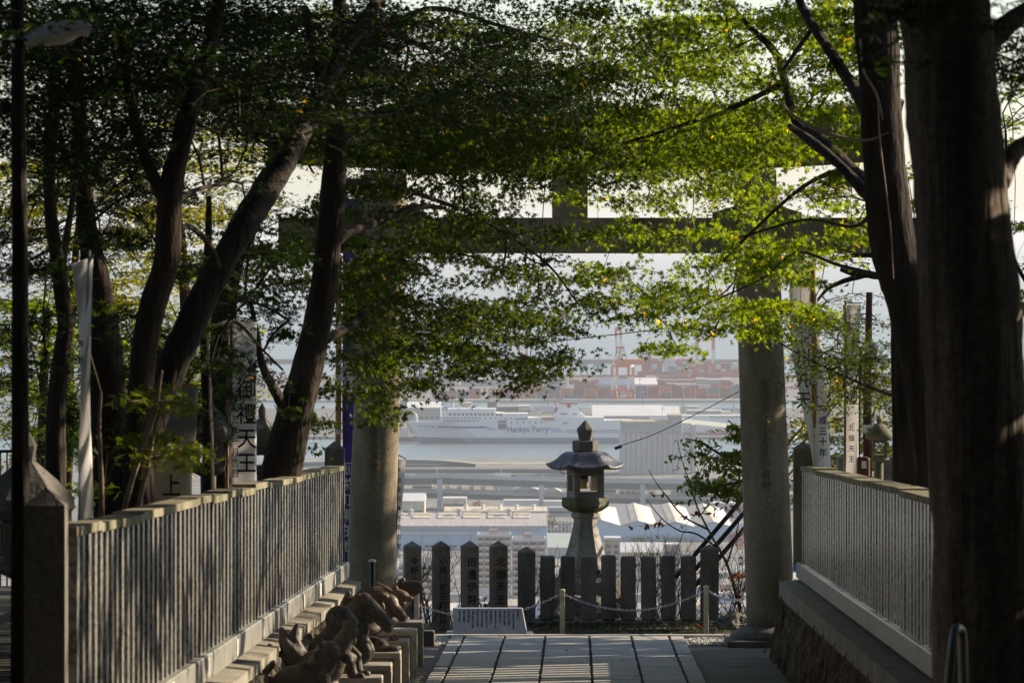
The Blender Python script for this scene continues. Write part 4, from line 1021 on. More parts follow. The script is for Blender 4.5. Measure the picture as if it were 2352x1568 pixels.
# thin stems and the conifer like shrub in the light
tree('hinoki_shrub', 'feathery sunlit conifer shrub leaning over the left fence',
     [[(300, 1300, 33, 14), (322, 1150, 33, 12), (338, 1075, 33, 12), (352, 1000, 33, 8)], [(262, 1300, 33, 16), (290, 1150, 33, 14), (330, 1020, 33, 12), (356, 950, 33, 8), (372, 850, 33, 6)],
      [(235, 1250, 33, 14), (232, 1100, 33, 13), (228, 980, 33, 9), (232, 900, 33, 6)]],
     [(395, 1010, 70, 60, 33, .8, 1.5), (350, 960, 70, 60, 33, .8, 1.5), (300, 1040, 60, 60, 33, .8, 1.2), (420, 1050, 35, 40, 32.8, .4, 1.1), (260, 1120, 50, 60, 33.5, .6, .7), (260, 700, 60, 26, 33, .5, .8)],
     leafr=.040, kind='spray', m='cherry', seed=47, bark='pale_twig', crad=.12, cat='shrub')
tree('evergreen_tree', 'dark drooping evergreen boughs over the banners left of the gate',
     [[(480, 1300, 42, 30), (478, 1000, 42, 26), (470, 760, 42, 22), (478, 560, 42, 18), (480, 450, 42, 12)], [(474, 760, 42, 14), (540, 740, 42.5, 9), (600, 800, 43, 6), (650, 850, 43, 5)]],
     [(420, 420, 120, 70, 37, 1.5, 1.3), (230, 480, 110, 90, 37, 1.5, 1.2), (590, 520, 70, 90, 40, 1.5, 1.0), (90, 560, 80, 110, 38, 1.5, 1.2), (440, 620, 70, 60, 39, 1, 1.1), (560, 660, 60, 60, 40, 1, 1.0), (270, 700, 60, 80, 37, 1.2, 1.0), (110, 760, 60, 90, 37, 1, 1.1), (250, 900, 70, 120, 45, 1.5, 1.7), (140, 950, 60, 120, 45, 1.5, 1.5), (400, 760, 60, 100, 45, 1.5, 1.4), (300, 560, 60, 90, 45, 1.5, .8), (60, 820, 50, 120, 44, 1.5, 1.3), (440, 780, 90, 90, 43, 2, 1.9), (540, 800, 70, 50, 43, 1.5, 1.0), (400, 900, 80, 80, 43, 2, 1.6), (520, 690, 80, 40, 43, 1.5, 1.2), (590, 850, 45, 30, 43, 1, .6), (640, 870, 40, 30, 43, .8, .5), (480, 850, 60, 60, 43, 1.5, 1.2), (470, 660, 60, 60, 43, 1, .8), (655, 930, 22, 50, 43, .6, .6)],
     leafr=.045, kind='spray', m='evergreen', seed=48, bark='bark_dark', crad=.18)
# background trees beyond the left terrace, glowing with light
tree('background_tree', 'yellow green maple glowing behind the left trunks',
     [[(420, 1350, 68, 30), (430, 900, 68, 28), (420, 600, 68, 22), (400, 400, 68, 14)], [(150, 1350, 69, 26), (160, 800, 69, 22), (180, 500, 69, 14)]],
     [(300, 450, 120, 110, 69, 3, 1.50), (260, 600, 150, 120, 69, 3, 1.80), (430, 560, 110, 120, 70, 3, 1.12), (560, 420, 130, 130, 71, 3, 1.05), (470, 320, 70, 70, 71, 3, 1.05), (80, 450, 110, 120, 69, 3, 2.25), (330, 700, 140, 90, 70, 3, 1.35)],
     leafr=.050, m='autumn', seed=51, bark='bark', group='background trees', twigs=True, every=6)
tree('background_tree', 'dark green broadleaf tree behind the left banners',
     [[(90, 1350, 66, 26), (100, 900, 66, 22), (110, 700, 66, 14)], [(420, 1300, 66, 20), (400, 900, 66, 14)]],
     [(80, 760, 140, 160, 67, 2, 2.25), (60, 960, 100, 110, 67, 2, 2.10), (230, 820, 120, 130, 67, 2, 1.95), (380, 880, 110, 140, 67, 2, 2.6), (280, 930, 80, 90, 67, 2, 2.2), (200, 1010, 120, 70, 67, 2, 2.25), (470, 900, 70, 90, 67, 2, 1.35), (590, 760, 60, 40, 67, 2, 0.75), (330, 1040, 100, 60, 67, 2, 2.40)],
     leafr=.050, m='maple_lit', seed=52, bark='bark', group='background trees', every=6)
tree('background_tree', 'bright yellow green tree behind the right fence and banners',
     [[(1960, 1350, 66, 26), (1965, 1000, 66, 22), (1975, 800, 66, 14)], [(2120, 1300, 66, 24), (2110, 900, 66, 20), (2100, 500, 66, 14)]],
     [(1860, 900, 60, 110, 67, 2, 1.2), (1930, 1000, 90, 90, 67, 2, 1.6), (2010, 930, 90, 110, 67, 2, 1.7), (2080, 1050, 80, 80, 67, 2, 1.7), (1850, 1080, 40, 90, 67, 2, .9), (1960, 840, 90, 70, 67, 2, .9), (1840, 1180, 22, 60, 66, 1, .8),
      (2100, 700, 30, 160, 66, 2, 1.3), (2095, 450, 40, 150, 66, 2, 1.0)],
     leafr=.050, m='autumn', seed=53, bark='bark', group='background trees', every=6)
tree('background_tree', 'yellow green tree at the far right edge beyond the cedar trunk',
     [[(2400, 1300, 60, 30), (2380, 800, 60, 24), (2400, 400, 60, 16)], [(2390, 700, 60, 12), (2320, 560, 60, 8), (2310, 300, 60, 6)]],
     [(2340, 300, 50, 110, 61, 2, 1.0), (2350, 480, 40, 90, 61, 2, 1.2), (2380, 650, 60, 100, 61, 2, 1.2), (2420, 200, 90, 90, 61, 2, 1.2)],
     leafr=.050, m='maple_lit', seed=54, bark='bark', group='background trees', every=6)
tree('bare_tree', 'bare branched tree with a few red leaves right of the gate',
     [[(2060, 640, 63, 20), (2000, 632, 63, 16), (1960, 628, 63, 14), (1930, 618, 63, 10)], [(1990, 632, 63, 12), (1940, 645, 63, 12), (1900, 665, 63, 8), (1870, 700, 63, 5)], [(2060, 590, 63, 18), (1990, 585, 63, 14), (1940, 590, 63, 8), (1900, 600, 63, 4)]],
     [(1930, 640, 80, 60, 63, 1, .10), (1990, 700, 60, 60, 63, 1, .08), (1910, 430, 80, 45, 62, 1, .35)], leafr=.03, m='redleaf', seed=55, bark='bark_dark', per=2, every=1)

# branch with broad leaves right of the lantern
tree('cherry_tree', 'cherry branch with broad green and orange leaves left of the right column',
     [[(1760, 1080, 66, 16), (1700, 1066, 66, 9), (1650, 1040, 66, 6), (1610, 1015, 66, 4), (1575, 1008, 66, 3)], [(1720, 1100, 66, 9), (1660, 1115, 66, 5), (1600, 1120, 66, 4), (1570, 1108, 66, 3)], [(1740, 980, 66, 8), (1700, 985, 66, 4), (1672, 965, 66, 3)]],
     [(1668, 1080, 60, 50, 66, .8, 1.7), (1700, 1040, 30, 50, 66, .8, 1.6), (1625, 1115, 45, 22, 66, .5, 1.1), (1640, 1030, 45, 26, 66, .5, .8), (1590, 1010, 22, 8, 66, .3, .5), (1688, 985, 22, 22, 66, .4, .9), (1680, 1130, 30, 14, 66, .4, 1.2)],
     leafr=.040, kind='broad', m='cherry', seed=61, bark='twig', per=5, crad=.10, tilt=1.0, every=1)

def shrub(label, base, branches, spread, height, seed, leaves=None, m='twig', name='bare_shrub', cat='shrub', leafn=0, leafr=.03, kind='broad', depth=4, lean=(0, 0)):
    r = random.Random(seed); O = Vector(base); mb = MB(O); tips = []
    def br(p, d, L, rad, lv):
        q = [p]; dd = d.copy()
        for _ in range(3):
            dd = (dd + Vector((r.uniform(-.25, .25), r.uniform(-.25, .25), r.uniform(-.1, .2)))).normalized(); q.append(q[-1] + dd * L / 3)
        mb.tube(q, [rad, rad * .9, rad * .8, rad * .65], 5, .15, cap=False); tips.append(q[-1]); tips.append(q[2])
        if lv > 0:
            for _ in range(r.choice((2, 2, 3))):
                nd = (dd + Vector((r.uniform(-.8, .8), r.uniform(-.6, .6), r.uniform(-.2, .6)))).normalized()
                br(q[r.choice((2, 3, 3))], nd, L * r.uniform(.6, .85), rad * .62, lv - 1)
    for i in range(branches):
        p = O + Vector((r.uniform(-spread, spread) * .3, r.uniform(-.1, .1), -.05))
        d = Vector((r.uniform(-spread, spread) + lean[0], r.uniform(-.3, .3), 1)).normalized()
        br(p, d, height * .42, .0125, depth)
    e = empty(name, O, label, cat); mb.build('branches', m, e)
    if leafn:
        pts = np.array([tuple(t - O) for t in r.sample(tips, min(leafn, len(tips)))])
        link_mesh('leaves', leaves_mesh('leaves', pts, leafr, kind, 1.2, seed), leaves, e)
    return e
zg = -5.3
shrub('bare black shrub behind the low fence right of the lantern', (Xp(1480, 66.5), 66.5, zg), 7, .45, 1.25, 71)
shrub('bare shrub behind the fence between lantern and braces', (Xp(1545, 66.8), 66.8, zg), 6, .45, 1.25, 72)
shrub('bare shrub with red leaves beside the right column', (Xp(1690, 65.8), 65.8, zg), 9, .55, 1.15, 73, 'redleaf', leafn=60)
shrub('thin bare shrub between the inscribed pillars and column', (Xp(980, 65.5), 65.5, -5.1), 4, .25, 1.0, 74)
shrub('thin bare shrub behind the pyramid topped post', (Xp(1225, 65.8), 65.8, -5.1), 4, .3, .9, 75)
shrub('thin bare shrub behind the two middle inscribed pillars', (Xp(1040, 65.6), 65.6, -5.1), 3, .25, 1.0, 77)
shrub('small leafy green plant behind the plaque', (Xp(1112, 65.2), 65.2, -5.0), 4, .18, .42, 76, 'cherry', m='twig', name='leafy_plant', cat='plant', leafn=90, leafr=.032, depth=3)
tree('cherry_tree', 'bare cherry branches with red leaves reaching left above the low fence',
     [[(1700, 1400, 66.5, 9), (1672, 1300, 66.5, 7), (1640, 1240, 66.5, 5), (1605, 1172, 66.5, 4), (1583, 1105, 66.5, 3), (1568, 1062, 66.5, 2), (1556, 1012, 66.5, 1.5)],
      [(1655, 1262, 66.5, 5), (1600, 1226, 66.5, 4), (1560, 1218, 66.5, 3.4), (1520, 1190, 66.5, 2.6), (1485, 1146, 66.5, 1.6)],
      [(1625, 1215, 66.5, 5), (1570, 1185, 66.5, 4), (1532, 1140, 66.5, 3), (1505, 1105, 66.5, 2), (1490, 1078, 66.5, 1.5)],
      [(1612, 1180, 66.5, 3), (1640, 1140, 66.5, 2.4), (1668, 1112, 66.5, 1.8), (1700, 1088, 66.5, 1.4)], [(1668, 1300, 66.5, 5), (1690, 1230, 66.5, 3), (1700, 1180, 66.5, 2)]],
     [(1560, 1180, 60, 50, 66.5, .3, .05), (1650, 1190, 50, 40, 66.5, .3, .07), (1610, 1160, 50, 30, 66.5, .3, .06), (1520, 1130, 25, 30, 66.5, .2, .05), (1700, 1290, 40, 60, 66.3, .3, .10)],
     leafr=.042, kind='broad', m='redleaf', seed=62, bark='twig', per=2, crad=.05, tilt=1.3, every=1)

# --- unseen canopy added over and beside the approach to keep the walk in shade
def canopy(label, n, leafr, seed, m='evergreen'):
    """clumps of leaves in a shell round the open view down the approach"""
    r = np.random.default_rng(seed)
    c = np.stack([r.uniform(-13, 13, n), r.uniform(-16, 57, n), r.uniform(-3.2, 8.5, n)], 1)
    Y = c[:, 1]; Yc = np.maximum(Y, 0)
    top = .0424 * Yc + 1.0; side = .0970 * Yc + 1.1
    inside = (np.abs(c[:, 0]) < side) & (c[:, 2] < top) & (Y > -3)
    ground_ = c[:, 2] < -(2.642 + .03558 * Y) + 1.0
    # right side thinned low down to let the sun reach the left fence
    # sunny side clumped, with holes shaped to throw sun patches
    hole = lambda p: np.array([mnoise.noise(Vector(((q[1] - .45 * q[0]) * .55, (q[2] - .45 * q[0]) * .75, 3.1))) for q in p])
    hv = hole(c)
    open_r = (c[:, 0] > 0) & (Y > 26) & (r.uniform(0, 1, n) > np.where(c[:, 2] < 1.9 + .8 * np.sin(Y) + .46 * np.maximum(c[:, 0] - 5, 0), np.where(hv > .02, .34, .0), np.where(hv > -.1, .75, .25)))
    walk = (np.abs(c[:, 0]) < 2.2) & (c[:, 2] < .4)
    open_l = (c[:, 0] < 0) & (Y > 22) & (c[:, 2] > -1.5) & (c[:, 2] < 4.5) & (r.uniform(0, 1, n) > .35)
    c = c[~(inside | ground_ | open_r | open_l | walk)]
    far_ = np.stack([r.uniform(7.2, 10.5, 560), r.uniform(58, 70, 560), r.uniform(-4.5, 2.2, 560)], 1)  # unseen clumps added right of the gate to shade the torii columns
    far_ = far_[hole(far_) > -.05]
    back = np.stack([r.uniform(-13, 13, 2600), r.uniform(-18, -8, 2600), r.uniform(-3, 8, 2600)], 1); c = np.concatenate([c, far_, back])  # leaf wall added behind the camera to block light from the rear
    P = (c[:, None, :] + r.normal(0, .28, (len(c), 8, 3)) * np.array([1, 1, .5])).reshape(-1, 3); print('canopy', len(P))
    me = leaves_mesh('shade_canopy', P, leafr, 'broad', .8, seed)
    tag(link_mesh('shade_canopy', me, m), label, 'shade_canopy', kind='stuff')
canopy('unseen evergreen canopy added to shade the approach', 17500, .33, 90)

# ------------------------------------------------------------------ fallen leaves
def fallen(px, py, size, colr, lab, Y=None, dz=.04):
    t = (py - HY) / F; Y = 2.642 / (t - .03558)
    c = W(px, py, Y) + Vector((0, 0, dz * .9))
    me = leaves_mesh('fallen_leaf', np.array([(0., 0., 0.)]), size, random.choice(('star', 'broad')), .18, int(px), np.array([.4]))
    o = link_mesh('fallen_leaf', me, colr); o.location = c
    tag(o, lab, 'leaf', 'fallen leaves on the approach')
for a in ((1700, 1537, .11, 'autumn', 'largest yellow green fallen leaf on the brown apron by the right wall'), (1757, 1503, .085, 'autumn', 'yellow fallen leaf at the gravel edge before the right column plinth'),
          (1720, 1503, .06, 'autumn', 'small orange yellow leaf left of the yellow leaf at the gravel edge'), (1738, 1520, .05, 'autumn', 'yellow leaf between the gravel edge and the largest yellow leaf'),
          (1250, 1466, .035, 'redleaf', 'red leaf on the third slab joint near the path end'), (1072, 1516, .035, 'redleaf', 'red leaf on the second slab column from the left'),
          (1300, 1500, .035, 'redleaf', 'brown leaf on the middle slabs right of the joint'), (1550, 1521, .045, 'redleaf', 'red brown leaf on the right edge slab joint'),
          (1430, 1523, .035, 'redleaf', 'dark leaf on the fifth slab column'), (1630, 1560, .03, 'redleaf', 'dark leaf on the right edge slab near the picture bottom'),
          (1690, 1556, .05, 'redleaf', 'dark curled leaf on the brown apron below the largest yellow leaf'), (1005, 1549, .04, 'redleaf', 'brown leaf at the left edge slab near the bottom'),
          (1045, 1468, .03, 'cherry', 'green leaf on the leftmost slab near the gravel'), (1460, 1560, .035, 'redleaf', 'small brown leaf on the fifth slab column at the bottom')):
    fallen(*a)
# leaf litter on the dirt strip before the low fence
r_ = np.random.default_rng(8); n_ = 110
Yl = r_.uniform(62.3, 64.8, n_); Pl = np.stack([r_.uniform(.3, 2.7, n_), Yl, np.full(n_, -4.90) + r_.uniform(0, .03, n_)], 1)
tag(link_mesh('leaf_litter', leaves_mesh('leaf_litter', Pl, .032, 'broad', .5, 3), 'redleaf'), 'brown leaf litter on the dirt strip before the low fence', 'litter', kind='stuff')
mb = MB(); mb.hexa([(-2.4, 61.94, -5.3), (3.2, 61.94, -5.3), (3.2, 65.2, -5.3), (-2.4, 65.2, -5.3), (-2.4, 61.94, -4.885), (3.2, 61.94, -4.885), (3.2, 65.2, -4.93), (-2.4, 65.2, -4.93)])
tag(mb.build('soil_strip', 'soil'), kind='structure')
r2 = np.random.default_rng(9); n2 = 1500; Pg = np.stack([r2.uniform(.2, 2.9, n2), r2.uniform(63, 65.6, n2), r2.uniform(-4.91, -4.87, n2)], 1)
tag(link_mesh('grass', leaves_mesh('grass', Pg, .028, 'spray', 1.3, 4), 'evergreen'), 'short grass and weeds at the foot of the low fence', 'grass', kind='stuff')

def rock(px, py, Y, sx, sy, sz, seed, lab):
    bm = bmesh.new(); bmesh.ops.create_icosphere(bm, subdivisions=4, radius=1)
    from mathutils import noise
    for v in bm.verts:
        n = noise.fractal(v.co * 1.3 + Vector((seed, 0, 0)), .8, 2, 4); v.co *= (1 + .35 * n)
        v.co = Vector((v.co.x * sx, v.co.y * sy, v.co.z * sz))
    me = bpy.data.meshes.new('rock'); bm.to_mesh(me); bm.free()
    o = link_mesh('rock', me, 'granite_dark', None, False); o.location = W(px, py, Y); tag(o, lab, 'rock', 'rocks by the low fence')
rock(1685, 1432, 64.2, .22, .2, .13, 1, 'dark boulder between the low fence and the right column')
rock(1340, 1400, 67, .36, .3, .2, 2, 'boulder under the stone lantern behind the posts')
rock(1290, 1425, 66.4, .2, .2, .13, 3, 'small boulder behind the third rounded post'); rock(1405, 1415, 66.6, .22, .2, .15, 4, 'boulder behind the posts right of the lantern foot')

# ------------------------------------------------------------------ banners
def cloth(edgeL, edgeR, Y, O, amp=.03, seed=0, n=26, mcols=8):
    """edges: lists of (px, py) from top to bottom; waving cloth sheet with thickness by solidify"""
    r = random.Random(seed)
    L = catmull([(*p, 0) for p in edgeL], 8); Rr = catmull([(*p, 0) for p in edgeR], 8)
    k = min(len(L), len(Rr)); vs = []; fs = []
    for i in range(k):
        for j in range(mcols + 1):
            t = j / mcols; px = L[i][0] * (1 - t) + Rr[i][0] * t; py = L[i][1] * (1 - t) + Rr[i][1] * t
            w = math.sin(i * .45 + t * 4 + seed) * amp * (.3 + t) + math.sin(i * .17 + t * 2.3) * amp
            vs.append(W(px, py, Y + w) - Vector(O))
    for i in range(k - 1):
        for j in range(mcols):
            fs.append((i * (mcols + 1) + j, i * (mcols + 1) + j + 1, (i + 1) * (mcols + 1) + j + 1, (i + 1) * (mcols + 1) + j))
    return vs, fs
def banner(label, eL, eR, Y, pole, poler, polem, m='banner', texts=(), seed=0, ties=0, amp=.03, arm=True, zbase=None):
    (px0, py0), (px1, py1) = pole
    zb = zbase if zbase is not None else g(min(Y, 60)) + .6
    base = W(px1, 0, Y); base.z = zb
    e = empty('banner', base, label, 'banner', 'festival banners'); O = base
    mb = MB(O); a = W(px0, py0, Y); mb.tube([a, base], poler, 10); mb.build('pole', polem, e, True)
    vs, fs = cloth(eL, eR, Y, O, amp, seed)
    mb = MB(); mb.add(vs, fs); o = mb.build('cloth', m, e, True); s = o.modifiers.new('s', 'SOLIDIFY'); s.thickness = .003
    if arm:
        mb = MB(O); mb.tube([W(px0, eL[0][1] - 4, Y), W(eR[0][0] + 2, eR[0][1] - 4, Y)], .007, 6); mb.build('cross_bar', polem, e)
    for i in range(ties):
        t = (i + .5) / ties; py = eL[0][1] + (eL[-1][1] - eL[0][1]) * t
        tt = (py - py0) / (F * (-zb) / Y + HY - py0); px = px0 + (px1 - px0) * tt
        c = W(px, py, Y) - O
        mb = MB(); mb.lathe([(poler * 1.15, -.03), (poler * 1.2, .03)], tuple(c), 12); mb.build('tie', 'banner', e)
    for (body, px, py, size, sx, tm, line) in texts:
        p = W(px, py, Y) - O
        text('lettering', body, size, (p.x, -amp * 2.2 - .004, p.z), e, tm, extrude=.002, vertical=True, sx=sx, line=line, bold=size * .012)
    return e
banner('purple banner with white characters behind the left column, tied to a bamboo pole', [(786, 455), (788, 700), (786, 950), (790, 1150), (788, 1290)], [(836, 458), (838, 700), (834, 950), (836, 1150), (833, 1290)],
       61.6, ((778, 600), (776, 1400)), .034, 'bamboo', 'purple', [('神祭', 806, 690, .52, .62, 'banner', 1.2), ('願栄町東在地', 796, 1062, .16, .8, 'banner', 1.12)], 1, 7, .02)
banner('white banner lettered 禮天王 with a date column, behind the left fence', [(532, 728), (536, 850), (531, 1000), (533, 1200)], [(590, 740), (588, 850), (589, 1000), (588, 1200)],
       46, ((524, 720), (520, 1330)), .012, 'bamboo', 'banner', [('御禮天王', 567, 872, .19, .9, 'ink', 1.12), ('令和三年一月吉日', 541, 905, .075, .9, 'ink', 1.25)], 2, 0, .015)
banner('narrow twisted greyish banner at the left end of the fence', [(163, 606), (176, 700), (186, 850), (182, 1000), (180, 1090), (182, 1230)], [(213, 590), (210, 700), (206, 850), (208, 1000), (212, 1090), (215, 1230)],
       29, ((205, 575), (158, 1320)), .008, 'steel', 'banner', [('奉納', 188, 780, .06, .5, 'ink', 1.4)], 3, 0, .03)
banner('pale wide banner in shadow behind the left trunks', [(352, 880), (345, 1000), (335, 1100), (330, 1220)], [(455, 890), (450, 1000), (440, 1100), (436, 1220)],
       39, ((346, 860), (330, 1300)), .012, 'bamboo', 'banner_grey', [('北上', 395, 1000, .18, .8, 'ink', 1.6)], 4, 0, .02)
banner('white banner curving right of the right column with black characters', [(1815, 590), (1816, 780), (1836, 900), (1862, 1030), (1880, 1160)], [(1868, 600), (1886, 780), (1895, 900), (1906, 1030), (1912, 1160)],
       56, ((1868, 600), (1876, 1330)), .030, 'bamboo', 'banner', [('平成三十年', 1890, 930, .10, .9, 'ink', 1.15), ('川井天', 1845, 800, .2, .8, 'ink', 1.15)], 5, 5, .02)
banner('narrow white banner lettered 禮北 between the curving banner and red pole', [(1936, 700), (1940, 850), (1938, 1000), (1936, 1200)], [(1978, 700), (1972, 850), (1972, 1000), (1970, 1200)],
       53.5, ((1942, 690), (1940, 1330)), .012, 'bamboo', 'banner', [('禮', 1955, 896, .16, .9, 'ink', 1.1), ('北畑天王', 1955, 975, .07, .9, 'ink', 1.5)], 6, 0, .02)
banner('small white banner between the left column and the inscribed pillars', [(914, 1048), (913, 1120), (908, 1220), (903, 1330)], [(931, 1058), (927, 1120), (918, 1220), (915, 1330)],
       63, ((914, 1043), (905, 1440)), .010, 'black_metal', 'banner', [('奉納御祈祷所家内安全', 916, 1075, .07, .75, 'ink', 1.6)], 7, 0, .012, zbase=-4.95)

# ------------------------------------------------------------------ small lanterns and things on the terraces
def small_lantern(label, px, ytop, yroof, ybox, yplat, ybase, wroof, Y, rot=10, m='granite_dark', round_=False):
    k = Y / F; x = Xp(px, Y); zb = Zp(ybase, Y); e = empty('stone_lantern', (x, Y, zb), label, 'lantern', 'smaller stone lanterns', R(rot))
    Z = lambda p: Zp(p, Y) - zb; h = wroof * k / 2; seg = 24 if round_ else 6
    mb = MB(); mb.lathe([(h * .16, Z(yroof) - .002), (h * .22, Z((yroof + ytop) / 2)), (h * .03, Z(ytop))], (0, 0, 0), 8); mb.build('finial', m, e)
    d = (ybox - yroof)
    mb = MB(); mb.lathe([(h * .7, Z(yroof + d * .98)), (h * 1.0, Z(yroof + d * .80)), (h * .98, Z(yroof + d * .62)), (h * .62, Z(yroof + d * .3)), (h * .2, Z(yroof))], (0, 0, 0), seg, 0); mb.build('roof', m, e, round_)
    b = h * .5; t = b * .3; z0, z1 = Z(yplat), Z(ybox) ; mb = MB()
    for sx in (-1, 1):
        for sy in (-1, 1):
            xa, xb = sorted((sx * b, sx * (b - t))); ya, yb = sorted((sy * b, sy * (b - t))); mb.box(xa, xb, ya, yb, z0 + .03, z1 - .02)
    mb.box(-b, b, -b, b, z0, z0 + .0295); mb.box(-b, b, -b, b, z1 - .0195, z1); mb.build('fire_box', m, e)
    mb = MB(); mb.lathe([(h * .3, z0 - h * .35), (h * .68, z0 - h * .16), (h * .68, z0 - .001)], (0, 0, 0), seg); mb.build('platform', m, e)
    mb = MB(); mb.lathe([(h * .8, -.3), (h * .75, .04), (h * .34, .06), (h * .26, (z0 - h * .35) * .5), (h * .28, z0 - h * .351)], (0, 0, 0), 12); mb.build('shaft', m, e, True)
small_lantern('dark stone lantern at the far left behind the lamp pole', 60, 985, 1060, 1195, 1290, 1650, 225, 30)
small_lantern('dark stone lantern behind the pale banner, left of the lettered banner', 478, 870, 932, 1016, 1070, 1330, 130, 46)
small_lantern('small stone lantern half hidden by the maple trunk, right of the lettered banner', 602, 925, 960, 1040, 1075, 1300, 90, 55)
small_lantern('mushroom shaped stone lantern behind the right fence', 2020, 955, 972, 1012, 1050, 1240, 66, 55, 0, 'granite_green', True)

# dark iron railing at far left
def railing():
    Y = 60; e = empty('railing', W(20, 1300, Y), 'dark vertical bar railing at the far left behind the lantern', 'railing'); O = e.location
    mb = MB(O); mb.tube([W(-80, 1036, Y), W(130, 1036, Y)], .02, 6); mb.build('top_rail', 'black_metal', e)
    mb = MB(O); mb.tube([W(-80, 1300, Y), W(130, 1300, Y)], .02, 6); mb.build('bottom_rail', 'black_metal', e)
    for i in range(14):
        mb = MB(O); p = -74 + i * 15; mb.tube([W(p, 1036, Y), W(p, 1440, Y)], .010, 6); mb.build('bar', 'black_metal', e)
railing()
# lamp pole, left
def lamp_pole():
    Y = 27; z0 = g(Y) + .6; e = empty('lamp_pole', (Xp(46, Y), Y, z0), 'dark lamp pole with pale cobra lamp head at the left edge', 'street lamp'); O = e.location
    mb = MB(O); mb.tube([(O.x, Y, z0), W(46, 600, Y), W(38, -120, Y)], [.052, .042, .032], 14); mb.build('pole', 'bark_dark', e, True)
    mb = MB(O); mb.lathe([(.042, 0), (.042, .02)], tuple(W(41, 92, Y)), 14); mb.build('clamp_band', 'steel', e)
    mb = MB(O); mb.tube([W(44, 92, Y), W(60, 92, Y)], .014, 8); mb.build('arm', 'steel', e)
    c = [W(58, 96, Y), W(90, 84, Y - .02), W(130, 72, Y - .03), W(175, 66, Y - .03), W(212, 66, Y - .03)]
    mb = MB(O); P = catmull(c, 4); rad = [.030 + .022 * math.sin(math.pi * min(1, i / (len(P) - 1) * 1.05)) for i in range(len(P))]; rad[-1] = .008
    mb.tube(P, rad, 14); o = mb.build('lamp_head', 'lampshade', e, True)
    mb = MB(O); P2 = catmull([W(95, 96, Y), W(135, 88, Y - .02), W(180, 78, Y - .02)], 4); mb.tube(P2, [.02, .028, .03, .034, .034, .034, .03, .024, .012], 12); mb.build('lens', 'white_ceramic', e, True)
lamp_pole()
def right_things():
    Y = 56.5; zt = g(Y) + .72
    e = empty('lamp_post', (Xp(1994, Y), Y, zt), 'red brown post with a round globe lamp and a white camera, behind the right fence', 'lamp post'); O = e.location
    mb = MB(O); mb.tube([(O.x, Y, zt), W(1992, 900, Y), W(1997, 671, Y)], [.055, .045, .033], 14); mb.build('post', 'wood_red', e, True)
    mb = MB(O); c = W(2002, 800, Y - .12); bm_ = [(.01, .075), (.05, .062), (.072, .03), (.078, 0), (.06, -.045), (.03, -.07)]; mb.lathe([(r, z) for r, z in bm_][::-1], tuple(c), 20); mb.build('globe', 'lampshade', e, True)
    mb = MB(O); c = W(1996, 985, Y - .1); mb.box(c.x - .06, c.x + .07, c.y - .12, c.y + .04, c.z - .045, c.z + .045); bevel_mod(mb.build('camera_housing', 'white_ceramic', e), .02, 3)
    mb = MB(O); mb.lathe([(.022, -.01), (.022, .01)], (c.x, c.y - .125, c.z), 12); o = mb.build('camera_lens', 'black_metal', e)
    Y = 53; e = empty('collection_box', (Xp(1984, Y), Y, g(Y) + .5), 'rounded dark red metal box with a white label behind the right fence', 'box'); O = e.location
    a, b = Xp(1969, Y), Xp(1999, Y); mb = MB(O); mb.box(a, b, Y, Y + .15, g(Y) + .4, Zp(1049, Y)); bevel_mod(mb.build('body', 'wood_red', e), .035, 4)
    mb = MB(O); mb.box(Xp(1979, Y), Xp(1990, Y), Y - .004, Y - .001, Zp(1075, Y), Zp(1058, Y)); mb.build('label_plate', 'white_ceramic', e)
    Y = 58.5
    for i, (p0, p1, lab) in enumerate(((1926, 1958, 'left low grey concrete wall block behind the narrow banner'), (2012, 2062, 'right low grey concrete wall block under the mushroom lantern'))):
        mb = MB((Xp(p0, Y), Y, g(57))); mb.box(Xp(p0, Y), Xp(p1, Y), Y, Y + .3, g(57) - 1, Zp(1050, Y)); o = bevel_mod(mb.build('wall_block', 'concrete'), .02); o.location = (Xp(p0, Y), Y, g(57)); tag(o, lab, 'wall block')
    Y = 45.5; mb = MB(W(2062, 1300, Y)); mb.tube([W(2064, 1350, Y), W(2062, 1000, Y), W(2058, 790, Y)], [.034, .034, .03], 12); o = mb.build('utility_post', 'black_metal'); o.location = W(2062, 1300, Y)
    tag(o, 'thin black post rising behind the right fence beside the dark trunk', 'post')
    # steel hand rail near the camera side of the right wall
    Y = 21; e = empty('handrail', W(2200, 1700, Y), 'steel tube handrail rising at the bottom right corner', 'handrail'); O = e.location
    mb = MB(O); mb.tube(catmull([W(2168, 1700, Y), W(2180, 1560, Y), W(2192, 1456, Y), W(2202, 1444, Y + .05), W(2210, 1462, Y + .1), W(2213, 1560, Y + .1), W(2213, 1750, Y + .1)], 5), .019, 12); mb.build('tube', 'steel', e, True)
    # blue banner edge seen between column and wall
    mb = MB(W(1830, 1290, 61.5)); mb.box(Xp(1822, 61.5), Xp(1840, 61.5), 61.5, 61.52, Zp(1312, 61.5), Zp(1268, 61.5)); o = mb.build('notice_board', M.setdefault('blue_board', mat('blue notice board', (.05, .18, .5), .5, .3, 20))); o.location = W(1830, 1290, 61.5)
    tag(o, 'blue notice edge between the right column and the wall', 'notice')
right_things()
